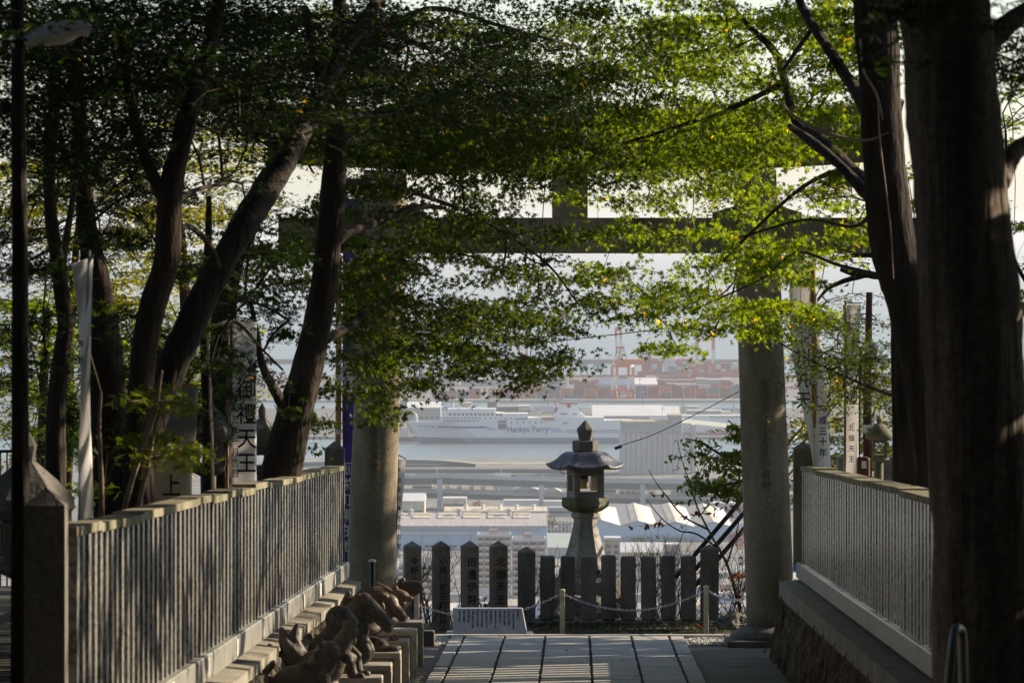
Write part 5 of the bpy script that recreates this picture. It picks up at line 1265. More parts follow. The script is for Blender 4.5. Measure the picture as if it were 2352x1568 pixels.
def braces():
    for i, (a, b, lab) in enumerate((((1545, 1333), (1975, 890), 'upper of the three black diagonal poles behind the right column'), ((1590, 1315), (1975, 870), 'middle of the three black diagonal poles behind the right column'), ((1600, 1342), (1900, 985), 'lower of the three black diagonal poles behind the right column'))):
        if i == 1: a, b = (1598, 1306), (1975, 869)
        if i == 2: a, b = (1598, 1343), (1905, 986)
        if i == 0: a, b = (1552, 1325), (1985, 818)
        p, q = W(*a, 66.2), W(*b, 69.5); mb = MB(p); mb.tube([p, q], .030, 10); o = mb.build('brace_pole', 'black_metal', None, True); o.location = p
        tag(o, lab, 'pole', 'black diagonal poles')
braces()

# ================================================================== the harbour
G0 = -183.6
def block(name, label, cat, px0, px1, ytop, ybase, dep, wm, rm, roof='flat', zg_=G0, Y=None, win=None, group=None, ridge=None, winm='f_glass'):
    Y = Y or (-zg_ * F / (ybase - HY)); x0, x1 = Xp(px0, Y), Xp(px1, Y); h = Zp(ytop, Y) - zg_
    e = empty(name, ((x0 + x1) / 2, Y, zg_), label, cat, group); O = e.location; w = (x1 - x0) / 2
    mb = MB(); mb.box(-w, w, 0, dep, -2, h); mb.build('wall', wm, e)
    mb = MB()
    if roof == 'flat':
        mb.box(-w - .3, w + .3, -.3, dep + .3, h + .01, h + .8)
    elif roof == 'gable_x':     # ridge along x
        rz = ridge or h * .25
        mb.prism([(-w - .4, -.6, h), (-w - .4, dep + .6, h), (-w - .4, dep / 2, h + rz)], (2 * w + .8, 0, 0))
    elif roof == 'gable_y':
        rz = ridge or h * .25
        mb.prism([(-w - .4, -.6, h), (w + .4, -.6, h), (0, -.6, h + rz)], (0, dep + 1.2, 0))
    elif roof == 'shed':        # slopes towards the viewer
        rz = ridge or h * .2
        mb.prism([(-w - .4, -.6, h), (-w - .4, dep + .6, h + rz), (-w - .4, dep + .6, h)], (2 * w + .8, 0, 0))
    mb.build('roof', rm, e)
    if win:
        rows_, cols_, ww, wh, z0, z1 = win
        wme = None
        for r in range(rows_):
            for c in range(cols_):
                zz = h * (z0 + (z1 - z0) * (r + .5) / rows_); xx = -w + 2 * w * (c + .5) / cols_
                if wme is None:
                    mb = MB(); mb.box(-ww / 2, ww / 2, -.12, .02, -wh / 2, wh / 2); wo = mb.build('window', winm, e); wme = wo.data
                else:
                    wo = bpy.data.objects.new('window', wme); COL.objects.link(wo); wo.parent = e
                wo.location = (xx, 0, zz)
    return e, w, h, Y

# ---------------- ferry
def ferry():
    Y = 4478.0; k = Y / F; xb = Xp(zA(175, 0)[0], Y); z = lambda zy: Zp(zA(0, zy)[1], Y); WL = SEA
    X = lambda zx: Xp(zA(zx, 0)[0], Y)
    L = 200.0; e = empty('ferry', (xb, Y, WL), 'long white passenger ferry moored in the harbour with blue stripes and lettering', 'ferry'); O = e.location
    top = z(1258) - WL
    st = [0, .015, .04, .08, .13, .2, .3, .9, .97, 1.0]; hb = [.4, 2.2, 5, 8.2, 11, 12.6, 13.2, 13.2, 12.8, 12.0]
    def hull(z0, z1, rake0, rake1, name, m, n0=0, f0=1.0, f1=1.0, hb0=None):
        vs = []; fs = []
        for t, h in zip(st, hb):
            x0 = t * L + rake0 * max(0, 1 - t * 6); x1 = t * L + rake1 * max(0, 1 - t * 6)
            a = h * (hb0 if t < .25 and hb0 else 1)
            vs += [(x0, -a, z0), (x0, a, z0), (x1, h, z1), (x1, -h, z1)]
        n = len(st)
        for i in range(n - 1):
            for q in range(4):
                q2 = (q + 1) % 4; fs.append((i * 4 + q, (i + 1) * 4 + q, (i + 1) * 4 + q2, i * 4 + q2))
        fs.append((0, 1, 2, 3)); fs.append(tuple((n - 1) * 4 + q for q in range(4))[::-1])
        mb = MB(); mb.add(vs, fs); return mb.build(name, m, e)
    hull(-1.5, 4.4, 11, 9, 'lower_hull', 'f_boot', hb0=.55)
    hull(4.41, top, 9, 0, 'hull', 'f_ship', hb0=.6)
    S = lambda zx: X(zx) - O.x; H = lambda zy: z(zy) - WL
    yf = -13.25
    def slabx(name, x0, x1, z0, z1, hw, m, slant=0, parent=e):
        mb = MB(); mb.hexa([(x0 , -hw, z0), (x1, -hw, z0), (x1, hw, z0), (x0, hw, z0), (x0 + slant, -hw, z1), (x1, -hw, z1), (x1, hw, z1), (x0 + slant, hw, z1)]); return mb.build(name, m, parent)
    slabx('superstructure', S(540), S(1725), top + .01, H(1210), 12.9, 'f_ship', 1.5)
    slabx('upper_deck', S(560), S(1290), H(1210) + .01, H(1155), 12.2, 'f_ship', 2)
    slabx('upper_deck', S(1290.5), S(1570), H(1210) + .01, H(1162), 12.0, 'f_ship')
    slabx('bridge_deck', S(585), S(1200), H(1155) + .01, H(1108), 10.8, 'f_ship', 4)
    slabx('aft_deckhouse', S(1730), S(2440), top + .01, H(1205), 12.7, 'f_ship')
    slabx('aft_deckhouse', S(2445), S(2760), top + .01, H(1238), 12, 'f_ship')
    # funnel casing, tapered, with stripes and emblem
    mb = MB(); a0, a1, b0, b1 = S(1850), S(2235), S(1975), S(2128)
    mb.hexa([(a0, -6, H(1204)), (a1, -6, H(1204)), (a1, 6, H(1204)), (a0, 6, H(1204)), (S(1905), -5, H(1140)), (S(2160), -5, H(1140)), (S(2160), 5, H(1140)), (S(1905), 5, H(1140))])
    mb.hexa([(S(1905), -5, H(1140)), (S(2160), -5, H(1140)), (S(2160), 5, H(1140)), (S(1905), 5, H(1140)), (b0, -3.5, H(992)), (b1, -3.5, H(992)), (b1, 3.5, H(992)), (b0, 3.5, H(992))])
    fn = mb.build('funnel', 'f_ship', e)
    def trap(y0, y1):
        f = lambda zy, l: (S(1905) + (b0 - S(1905)) * (1140 - zy) / 148, S(2160) + (b1 - S(2160)) * (1140 - zy) / 148, -5 + 1.5 * (1140 - zy) / 148 - .12)
        l0, r0, yy0 = f(y1, 0); l1, r1, yy1 = f(y0, 0)
        mb = MB(); mb.hexa([(l0 - .1, yy0, H(y1)), (r0 + .1, yy0, H(y1)), (r0 + .1, -yy0, H(y1)), (l0 - .1, -yy0, H(y1)), (l1 - .1, yy1, H(y0)), (r1 + .1, yy1, H(y0)), (r1 + .1, -yy1, H(y0)), (l1 - .1, -yy1, H(y0))]); mb.build('stripe', 'f_red', fn)
    trap(1040, 1060); trap(1016, 1024)
    mb = MB(); c = (S(2038), -4.75, H(1079)); n = 20; mb.prism([(c[0] + 1.75 * math.cos(t * 2 * math.pi / n), c[1], c[2] + 1.75 * math.sin(t * 2 * math.pi / n)) for t in range(n)], (0, .8, 0)); mb.build('emblem_disc', 'f_red', fn)
    slabx('funnel_top', b0 + .3, b1 - .3, H(992) + .01, H(968), 3, 'f_dgrey', parent=fn)
    for q in (2015, 2045, 2080):
        mb = MB(); mb.lathe([(.5, 0), (.5, 3.2)], (S(q), 0, H(968)), 10); mb.build('exhaust_pipe', 'f_dgrey', fn)
    # blue stripes and slashes on the shell plating
    def strip(x0, x1, z0, z1, m, sl=0, nm='stripe', yy=yf):
        mb = MB(); mb.prism([(x0, yy - .05, z0), (x1, yy - .05, z0), (x1 - sl, yy - .05, z1), (x0 - sl, yy - .05, z1)], (0, .3, 0)); mb.build(nm, m, e)
    strip(S(720), S(1095), H(1331), H(1309), 'f_stripe'); 
    # forward stripe follows the flare
    mb = MB(); pts = [(S(530), -12.3), (S(600), -12.9), (S(720), -13.26)]
    for (xa, ya), (xb_, yb_) in zip(pts, pts[1:]): mb.add([(xa, ya - .2, H(1322)), (xb_, yb_ - .2, H(1328)), (xb_, yb_ - .1, H(1308)), (xa, ya - .1, H(1303))], [(0, 1, 2, 3)])
    mb.build('stripe', 'f_stripe', e)
    mb = MB(); mb.add([(S(300), -7.9, H(1312)), (S(505), -12.2, H(1322)), (S(498), -12.2, H(1302)), (S(300), -8.1, H(1301))], [(0, 1, 2, 3)]); mb.build('stripe', 'f_lblue', e)
    for q in (1130, 1175): strip(S(q), S(q + 30), H(1356), H(1316), 'f_lblue', 5, 'slash')
    for q in (1865, 1910, 1955): strip(S(q), S(q + 28), H(1380), H(1326), 'f_lblue', 6, 'slash')
    strip(S(1990), S(2760), H(1361), H(1352), 'f_stripe'); strip(S(1995), S(2760), H(1383), H(1375), 'f_stripe')
    # boarding port
    strip(S(1222), S(1320), H(1345), H(1240), 'f_dgrey', 0, 'side_port', yf - .03); strip(S(1222), S(1320), H(1281), H(1262), 'f_grey', 0, 'side_port', yf - .09)
    t = text('lettering', 'Hankyu Ferry', 7.1, (S(1325), yf - .12, H(1374)), e, 'f_stripe', extrude=.05, align='LEFT', bold=.14)
    bpy.context.view_layer.update(); wdt = t.dimensions.x; t.scale = ((S(1800) - S(1325)) / max(wdt, .1), 1, 1)
    # windows
    def wins(x0, x1, n, zc, ww, hh, yy):
        me = None
        for i in range(n):
            if me is None:
                mb = MB(); mb.box(-ww / 2, ww / 2, -.06, .05, -hh / 2, hh / 2); o = mb.build('window', 'f_glass', e); me = o.data
            else:
                o = bpy.data.objects.new('window', me); COL.objects.link(o); o.parent = e
            o.location = (x0 + (x1 - x0) * i / max(1, n - 1), yy, zc)
    wins(S(675), S(1155), 11, H(1172), 2.1, 1.9, -12.2); wins(S(1212), S(1255), 2, H(1178), 2.1, 1.5, -12.2)
    wins(S(605), S(1010), 11, H(1206.5) - .6, 1.6, 1.2, -12.9); wins(S(1425), S(1555), 7, H(1223), 1.0, 1.5, -12.9)
    wins(S(1378), S(1722), 6, H(1263), 1.0, 1.5, -13.25); wins(S(620), S(985), 9, H(1246), 3.0, .9, -12.9); wins(S(1970), S(2012), 3, H(1271), .9, 1.5, -13.25)
    wins(S(1950), S(2015), 4, H(1175), 1.2, 2, -5.6); wins(S(2095), S(2120), 2, H(1175), 1.2, 2, -5.6); wins(S(1080), S(1370), 6, H(1217), 1.6, 1.0, -12.9)
    # mast, lifeboats, radar
    mb = MB(); mb.tube([(S(705), 0, H(1108)), (S(705), 0, H(1018))], [.7, .25], 8); mb.tube([(S(680), 0, H(1060)), (S(725), 0, H(1060))], .3, 6); mb.build('mast', 'f_white', e)
    for q in (1770, 1840):
        mb = MB(); c = (S(q), -13.5, H(1222)); P = [(c[0] + 3.6 * a, c[1], c[2] + .3 * abs(a)) for a in (-1, -.6, 0, .6, 1)]; mb.tube(P, [.25, 1.0, 1.2, 1.0, .25], 10); mb.build('lifeboat', 'f_orange', e, True)
    for q in (770, 880, 980): slabx('deck_locker', S(q), S(q + 35), H(1108) + .02, H(1093), 2, 'f_ship')
    # mooring bow gate raised
    mb = MB(); P = [(S(150), -2, H(1196)), (S(190), -2, H(1168)), (S(240), -2, H(1158)), (S(270), -2, H(1180)), (S(285), -2, H(1255))]; mb.tube(P, [1.2, 1.3, 1.3, 1.3, 1.2], 10); mb.build('boarding_tube', 'f_white', e, True)
ferry()

# tug / workboat beside the bow
def tug():
    Y = 4500; e = empty('workboat', (Xp(930, Y), Y, SEA), 'small dark workboat beside the ferry bow', 'boat')
    mb = MB(); hb = [.5, 2.5, 3.2, 3.2, 2.6]; xs = [16, 11, 4, -8, -14]; vs = []; fs = []
    for x, h in zip(xs, hb): vs += [(x, -h * .8, -1), (x, h * .8, -1), (x, h, 3.6 + (x > 8) * 1.2), (x, -h, 3.6 + (x > 8) * 1.2)]
    for i in range(4):
        for q in range(4): fs.append((i * 4 + q, i * 4 + (q + 1) % 4, (i + 1) * 4 + (q + 1) % 4, (i + 1) * 4 + q))
    fs += [(3, 2, 1, 0), (16, 17, 18, 19)]; mb.add(vs, fs); mb.build('hull', 'f_dgrey', e)
    mb = MB(); mb.box(-6, 4, -2.2, 2.2, 3.6, 8); mb.box(-3, 3, -1.8, 1.8, 8, 11); mb.build('wheelhouse', 'f_white', e)
    mb = MB(); mb.tube([(0, 0, 11), (0, 0, 17)], .25, 6); mb.build('mast', 'f_white', e)
tug()
# second ferry, sun emblem on its side, behind the silo
def ferry2():
    Y = 4600; z = lambda zy: Zp(zB(0, zy)[1], Y) - SEA; X = lambda zx: Xp(zB(zx, 0)[0], Y)
    x0, x1 = X(900), X(2700); e = empty('ferry', (x0, Y, SEA), 'white ferry with a red sunburst emblem, half hidden by the silo and right column', 'ferry'); O = e.location
    w = x1 - x0
    mb = MB(); mb.box(0, w, 0, 24, 3.5, z(1335)); mb.build('hull', 'f_ship', e)
    mb = MB(); mb.box(.2, w - .2, .1, 23.9, -1.5, 3.49); mb.build('lower_hull', 'f_boot', e)
    mb = MB(); mb.box(X(1310) - O.x, w - 6, 1, 23, z(1335) + .01, z(1245)); mb.build('superstructure', 'f_ship', e)
    mb = MB(); mb.box(X(1320) - O.x, w - 12, 2, 22, z(1245) + .01, z(1190)); mb.build('upper_deck', 'f_ship', e)
    mb = MB(); mb.tube([(X(1095) - O.x, 12, z(1335)), (X(1095) - O.x, 12, z(1075))], [1, .3], 8); mb.tube([(X(1075) - O.x, 12, z(1120)), (X(1115) - O.x, 12, z(1120))], .35, 6); mb.build('mast', 'f_white', e)
    mb = MB(); mb.box(X(950) - O.x, X(1180) - O.x, 3, 21, z(1335) + .01, z(1190)); mb.build('bridge_house', 'f_ship', e)
    S = lambda a, b: (X(a) - O.x, -.15, z(b))
    c = (1895, 1490)
    def poly(pts, nm='petal'):
        mb = MB(); mb.prism([S(*p) for p in pts], (0, .3, 0)); mb.build(nm, 'f_red', e)
    poly([(c[0] - 95, 1490)] + [(c[0] - 95 * math.cos(a), 1490 - 85 * math.sin(a)) for a in np.linspace(.05, math.pi - .05, 14)] + [(c[0] + 95, 1490)], 'sun_disc')
    poly([(1480, 1410), (1540, 1408), (1620, 1425), (1700, 1450), (1785, 1475), (1700, 1468), (1620, 1450), (1550, 1432)])
    poly([(1565, 1358), (1640, 1362), (1700, 1378), (1760, 1405), (1830, 1438), (1760, 1432), (1690, 1410), (1620, 1380)])
    poly([(1712, 1345), (1760, 1350), (1810, 1370), (1850, 1398), (1800, 1392), (1750, 1380)])
    poly([(1860, 1345), (1900, 1345), (1915, 1390), (1900, 1400), (1880, 1380)])
    me = None
    for i in range(16):
        if me is None: mb = MB(); mb.box(-.5, .5, -.1, .1, -.7, .7); o = mb.build('window', 'f_glass', e); me = o.data
        else: o = bpy.data.objects.new('window', me); COL.objects.link(o); o.parent = e
        o.location = (X(1650 + i * 30) - O.x, 2 - .05, z(1212))
ferry2()

# ---------------- grain silo
def silo():
    Y = 3880; x0, x1 = Xp(zB(600, 0)[0], Y), Xp(zB(1328, 0)[0], Y); zb = G0
    z = lambda zy: Zp(zB(0, zy)[1], Y) - zb; X = lambda zx: Xp(zB(zx, 0)[0], Y)
    e = empty('grain_silo', (x0, Y, zb), 'tall windowless ribbed concrete silo with grey green top storey behind the stone lantern', 'silo'); O = e.location
    n = 12; w = (x1 - x0) / n; mb = MB(); vs = []; out = []
    seg = 6
    for i in range(n):
        for s in range(seg):
            a = math.pi * s / seg; out.append((i * w + w / 2 - math.cos(a) * w / 2, -math.sin(a) * w * .28, -2))
    out += [(x1 - x0, 0, -2), (x1 - x0, 34, -2), (0, 34, -2)]
    mb.prism(out, (0, 0, z(1382) + 2)); mb.build('bins', 'f_silo', e)
    mb = MB(); mb.box(1, X(1310) - x0, -2, 33, z(1382) + .02, z(1280)); mb.build('top_storey', 'f_green', e)
    mb = MB(); mb.box(X(1165) - x0, X(1312) - x0, -1.5, 30, z(1280) + .02, z(1206)); mb.build('head_house', 'f_green', e)
    for nm, a, b, y0 in (('roof', 610, 1150, 1262), ('roof', 1160, 1316, 1190)):
        r = MB(); m = 60 if a == 610 else 16; xx0, xx1 = X(a) - x0, X(b) - x0; d = (xx1 - xx0) / m
        for i in range(m): r.box(xx0 + i * d, xx0 + i * d + d * .6, -3, 33, z(y0 + 18) + .03, z(y0 - 6))
        r.box(xx0, xx1, -2.8, 32.8, z(y0 + 18) + .02, z(y0 - 2)); r.build(nm, 'f_cream', e)
    # lattice tower and inclined conveyor
    e2 = empty('conveyor_tower', (X(1345), Y + 6, zb), 'grey steel lattice tower carrying an inclined conveyor beside the silo', 'tower'); O = e2.location
    a, b = 0, X(1425) - X(1350); H = z(1290); mb = MB()
    for yy in (0, b):
        for xx in (a, b): mb.bar((xx, yy, 0), (xx, yy, H), .7)
        nn = 10
        for i in range(nn):
            z0_, z1_ = H * i / nn, H * (i + 1) / nn
            mb.bar((a, yy, z1_), (b, yy, z1_), .5); mb.bar((a, yy, z0_), (b, yy, z1_) if i % 2 else (b, yy, z1_), .4); mb.bar((b, yy, z0_), (a, yy, z1_), .4)
    mb.build('lattice', 'f_grey', e2)
    mb = MB(); p0 = (X(1300) - O.x, 4, z(1255)); p1 = (X(2000) - O.x, 60, z(1360)); mb.bar(p0, p1, 3.2); mb.build('conveyor', 'f_green', e2)
    mb = MB(); mb.box(X(1428) - O.x, X(1475) - O.x, -3, 20, -1, z(1300)); mb.build('lift_shaft', 'f_silo', e2)
silo()

# ---------------- the island behind the ferry: sheds, halls, trucks
isl = -183.2
def yb(Y, z=isl): return HY + (-z) * F / Y
spec = [('low white shed with slanted canopy left of the ferry bow', 175, 560, 1085, 4640, 40, 'f_grey', 'f_white', 'shed'),
        ('white boarding hall behind the ferry bow', 240, 350, 1075, 4720, 30, 'f_white', 'f_cream', 'flat'),
        ('cream office block above the ferry bridge', 775, 915, 1052, 4950, 20, 'f_cream', 'f_white', 'flat'),
        ('dark building with rooftop boxes behind the ferry', 1100, 1210, 1042, 5080, 25, 'f_dgrey', 'f_dgrey', 'flat'),
        ('long dark shed behind the ferry amidships', 1210, 1460, 1095, 5000, 25, 'f_dgrey', 'f_grey', 'flat'),
        ('cream shed right of the dark shed behind the ferry', 1460, 1595, 1088, 4980, 25, 'f_cream', 'f_white', 'flat')]
for i, (lab, a, b, t, Y, dp, wm, rm, rf) in enumerate(spec):
    block('harbour_building', lab, 'building', zA(a, 0)[0], zA(b, 0)[0], zA(0, t)[1] + (3 if rf == 'shed' else 0), 0, dp, wm, rm, rf, isl, Y=Y, ridge=4, win=(1, 6, 3, 1.2, .4, .8) if wm != 'f_dgrey' else None)
spec = [('bright white roofed hall right of the funnel', 285, 1100, 1195, 4750, 90, 'f_grey', 'f_white', 1140), ('second bright white hall roof behind the silo', 1000, 1290, 1185, 4900, 70, 'f_grey', 'f_white', 1145),
        ('grey shed behind the bright white hall', 500, 880, 1120, 5150, 30, 'f_bluedark', 'f_grey', 1108), ('grey flat hall far right behind the second ferry', 1380, 1780, 1145, 5000, 40, 'f_grey', 'f_grey', 1135),
        ('small white block on the far right hall', 1775, 1880, 1160, 4900, 20, 'f_white', 'f_cream', 1138), ('grey tower block behind the second ferry', 1375, 1510, 1095, 5040, 20, 'f_silo', 'f_cream', 1060)]
for lab, a, b, t, Y, dp, wm, rm, rt in spec:
    block('harbour_building', lab, 'building', zB(a, 0)[0], zB(b, 0)[0], zB(0, t)[1], 0, dp, wm, rm, 'gable_x' if dp > 60 else 'flat', isl, Y=Y, ridge=(t - rt) / 5.02 * Y / F + (4 if dp > 60 else 0), win=(1, 5, 4, 1.5, .3, .8))
# luffing cranes behind the funnel
def jib(px, Y, lab, dx, h):
    e = empty('jib_crane', (px, Y, isl), lab, 'crane', 'orange jib cranes behind the funnel')
    mb = MB(); mb.box(-2.5, 2.5, -2.5, 2.5, 0, 8); mb.build('base', 'f_dgrey', e)
    mb = MB(); mb.bar((0, 0, 8), (dx, 0, h), .9); mb.build('boom', 'f_orange', e)
jib(Xp(zA(1900, 0)[0], 5050), 5050, 'left orange jib crane behind the ferry funnel', -5, 20); jib(Xp(zA(1955, 0)[0], 5100), 5100, 'right orange jib crane behind the ferry funnel', -8, 19)
# many small light items on the island (parked trailers)
def trailer_mesh():
    mb = MB(); mb.box(-6, 6, -1.2, 1.2, 1.2, 3.9); b = mb.mesh('trailer')
    return b
tm = trailer_mesh(); rr = random.Random(12)
wmb = MB(); 
for xx in (-4.5, -3.2, 3.8): wmb.box(xx - .5, xx + .5, -1.1, 1.1, 0, 1.19)
wm_ = wmb.mesh('running_gear'); wm_.materials.append(M['f_dgrey'])
for k_, c_ in (('white', 'f_white'), ('cream', 'f_cream'), ('blue grey', 'f_blue')):
    me = tm.copy(); me.materials.append(M[c_])
    for i in range(12):
        row = i // 4; Y = 5110 + row * 45; px = rr.uniform(930, 1700) if k_ != 'white' else rr.uniform(1120, 1330)
        o = bpy.data.objects.new('trailer', None); COL.objects.link(o); o.location = (Xp(px, Y), Y, isl + .05)
        c1 = bpy.data.objects.new('body', me); COL.objects.link(c1); c1.parent = o
        c2 = bpy.data.objects.new('running_gear', wm_); COL.objects.link(c2); c2.parent = o
        tag(o, k_ + ' box trailer parked on the island behind the ferry', 'trailer', k_ + ' trailers on the ferry island')

# ---------------- container terminal
cm = {}
for k_ in CC:
    mb = MB(); mb.box(-6.05, 6.05, 0, 2.4, 0, 2.56); n = 16
    me = mb.mesh('container'); me.materials.append(M['c_' + k_]); cm[k_] = me
ordn = ['first', 'second', 'third', 'fourth', 'fifth', 'sixth', 'seventh', 'eighth', 'ninth', 'tenth', 'eleventh', 'twelfth', 'thirteenth', 'fourteenth', 'fifteenth', 'sixteenth', 'seventeenth', 'eighteenth',
        'nineteenth', 'twentieth', '21st', '22nd', '23rd', '24th', '25th', '26th', '27th', '28th', '29th', '30th', '31st', '32nd', '33rd', '34th', '35th', '36th', '37th', '38th', '39th', '40th']
ter = -182.35
NCON = 0
def stacks(rowname, Y, x0, x1, hmax, pal, seed, skip=.1, z0=ter, lo=1, grp='shipping containers at the terminal'):
    global NCON
    r = random.Random(seed); px = Xp(x0, Y); s = 0; h = hmax
    while px < Xp(x1, Y) and s < 39:
        if r.random() < skip: px += 12.6 * r.choice((1, 2)); continue
        h = max(lo, min(hmax, h + r.choice((-1, 0, 0, 1))))
        c = r.choice(pal)
        for t in range(h):
            if r.random() < .45: c = r.choice(pal)
            o = bpy.data.objects.new('shipping_container', cm[c]); COL.objects.link(o)
            o.location = (px + 6.1, Y + r.uniform(-.2, .2), z0 + t * 2.6)
            tag(o, '%s container, %s tier of the %s stack from left, %s row' % (c, ordn[t], ordn[s], rowname), 'container', grp); NCON += 1
        px += 12.6; s += 1
pal1 = ['rust red', 'rust red', 'dark red', 'orange', 'teal green', 'slate blue', 'brown', 'brown']; pal2 = ['pink red', 'pink red', 'dark red', 'slate blue', 'brown', 'grey white', 'dark red']
def pB(x): return zB(x, 0)[0]
def pA(x): return zA(x, 0)[0]
stacks('front quay left', 5525, pA(470), pA(1010), 4, ['teal green', 'dark red', 'rust red', 'slate blue', 'brown'], 1, .12, lo=3)
stacks('front quay middle', 5530, pA(1110), pB(470), 5, ['rust red', 'orange', 'brown', 'rust red', 'dark red', 'slate blue'], 2, .02, lo=4)
stacks('front quay right', 5530, pB(780), pB(1960), 5, pal1, 3, .03, lo=4)
stacks('second yard', 5900, pB(1010), pB(1500), 3, pal2, 4, .05)

def yard_mass():
    r = random.Random(77); mb = {}
    keys = ['pink red', 'dark red', 'brown', 'slate blue', 'grey white', 'rust red']
    vs = {k_: MB() for k_ in keys}
    for Y in (5720, 5790, 5850, 6010, 6080, 6150, 6230, 6290):
        x = Xp(900, Y); h = 2; lim = Xp(2080, Y)
        while x < lim:
            if r.random() < .16: x += 12.6 * r.choice((1, 2, 3, 5)); continue
            h = max(1, min(3 if Y < 6000 else 2, h + r.choice((-1, 0, 0, 1)))); k_ = r.choice(keys[:2] if r.random() < .5 else keys)
            if not ((5600 < Y < 5860 and Xp(pB(340), Y) < x < Xp(pB(1050), Y)) or (5560 < Y < 6020 and (x < Xp(pA(1350), Y) or Xp(pA(1790), Y) < x < Xp(pA(2030), Y))) or (Y in (6010,) and x > Xp(pB(1440), Y))):
                vs[k_].box(x, x + 12.2, Y, Y + 2.4, ter, ter + 2.6 * h)
            x += 12.6
    me = bpy.data.meshes.new('containers'); V = []; Fc = []; mi = []
    for i, k_ in enumerate(keys):
        n = len(V); V += vs[k_].v; Fc += [tuple(q + n for q in f) for f in vs[k_].f]; mi += [i] * len(vs[k_].f); me.materials.append(M['c_' + k_])
    me.from_pydata(V, [], Fc); me.polygons.foreach_set('material_index', mi)
    o = bpy.data.objects.new('shipping_containers', me); COL.objects.link(o)
    tag(o, 'dense mass of red and blue containers filling the back of the terminal', 'containers', kind='stuff')
yard_mass()
for lab, a, b, t, Y, dp, wm, rm in (('grey warehouse with slanted roof behind the front containers', 365, 740, 835, 5640, 40, 'f_grey', 'f_bluedark'), ('long white curved roof shed left part of the terminal', 740, 1030, 830, 5700, 60, 'f_white', 'f_white'),
                                     ('pale office block at the right of the terminal', 1480, 1600, 770, 5950, 20, 'f_white', 'f_white'), ('second pale office block at the right of the terminal', 1610, 1870, 778, 5960, 20, 'f_grey', 'f_white')):
    block('terminal_building', lab, 'building', pB(a), pB(b), zB(0, t)[1], 0, dp, wm, rm, 'shed' if dp > 20 else 'flat', ter, Y=Y, ridge=5, win=(2, 8, 2.4, 1.4, .25, .9))
for lab, a, b, t, Y, wm in (('long beige warehouse at the left of the terminal', 480, 780, 735, 5980, 'f_cream'), ('pale low shed right of the beige warehouse', 790, 1330, 775, 5940, 'f_grey'), ('square grey warehouse with green roof under the leaves', 1800, 2010, 745, 5850, 'f_grey')):
    block('terminal_building', lab, 'building', pA(a), pA(b), zA(0, t)[1], 0, 30, wm, 'f_girder' if 'green' in lab else 'f_white', 'flat', ter, Y=Y, win=(2, 7, 3, 1.2, .3, .85))
# boom-up gantry cranes
def gantry(label, xl, xr, ybase, ytop, Y, white_from, zg_):
    k = Y / F; x0, x1 = Xp(xl, Y), Xp(xr, Y); z = lambda py: Zp(py, Y) - zg_
    e = empty('gantry_crane', ((x0 + x1) / 2, Y, zg_), label, 'crane', 'ship to shore gantry cranes'); w = (x1 - x0) / 2
    return e, w, z
def crane1():
    Y = 5510; z = lambda zy: Zp(zB(0, zy)[1], Y) - ter; X = lambda zx: Xp(zB(zx, 0)[0], Y)
    e = empty('gantry_crane', (X(600), Y, ter), 'nearer red and white gantry crane with raised boom, base visible on the quay', 'crane', 'ship to shore gantry cranes'); O = e.location
    S = lambda zx, zy, y=0: (X(zx) - O.x, y, z(zy)); dp = 26
    for y, a, b in ((0, 508, 697), (dp, 570, 757)):
        for p in (a, b):
            for z0, z1, m in ((1000, 890, 'f_orange'), (889, 745, 'f_white'), (744, 625, 'f_orange')):
                mb = MB(); mb.bar(S(p, z0, y), S(p, z1, y), 3.0); mb.build('leg', m, e)
        mb = MB(); mb.bar(S(a - 8, 622, y), S(b + 8, 622, y), 2.6); mb.bar(S(a, 890, y), S(b, 890, y), 2.0); mb.bar(S(a - 6, 1003, y), S(b + 6, 1003, y), 3.0); mb.build('portal_beam', 'f_orange', e)
    mb = MB(); mb.bar(S(540, 745, dp), S(575, 1000, 0), .9); mb.bar(S(720, 745, dp), S(757, 890, dp), .9); mb.bar(S(508, 625, 0), S(570, 625, dp), 2); mb.bar(S(697, 625, 0), S(757, 625, dp), 2); mb.build('brace', 'f_white', e)
    mb = MB(); mb.bar(S(515, 612), S(570, 400), 1.9); mb.bar(S(697, 612), S(632, 400), 2.0); mb.bar(S(565, 620), S(565, 400), 1.9); mb.bar(S(618, 620), S(618, 400), 1.9); mb.build('mast_frame', 'f_white', e)
    mb = MB(); mb.bar(S(585, 600), S(600, 420), 1.4); mb.bar(S(560, 500), S(625, 560), .8); mb.bar(S(625, 500), S(560, 560), .8); mb.bar(S(553, 408), S(650, 408), 2.4); mb.bar(S(560, 470), S(640, 440), 1.4); mb.build('mast_head', 'f_orange', e)
    for a in (552, 609):
        mb = MB(); mb.bar(S(a + 5, 400), S(a, 290), 2.2); mb.build('boom', 'f_white', e)
        mb = MB(); mb.bar(S(a, 290), S(a - 1, 200), 2.4); mb.build('boom_tip', 'f_orange', e)
    mb = MB(); mb.bar(S(543, 196), S(613, 196), 4.0); mb.build('boom_head', 'f_orange', e)
    mb = MB()
    for i in range(9): mb.bar(S(556, 210 + i * 20), S(612, 210 + i * 20), .5)
    mb.build('boom_rungs', 'f_white', e)
    mb = MB(); c = S(690, 612); mb.box(c[0] - 13, c[0] + 18, -4, 12, z(607), z(545)); bevel = mb.build('machinery_house', 'f_orange', e)
    mb = MB(); c = S(478, 962); mb.tube([(c[0], -1, c[2]), (c[0], 1, c[2])], 4.6, 20); mb.build('cable_reel', 'f_bluedark', e)
crane1()
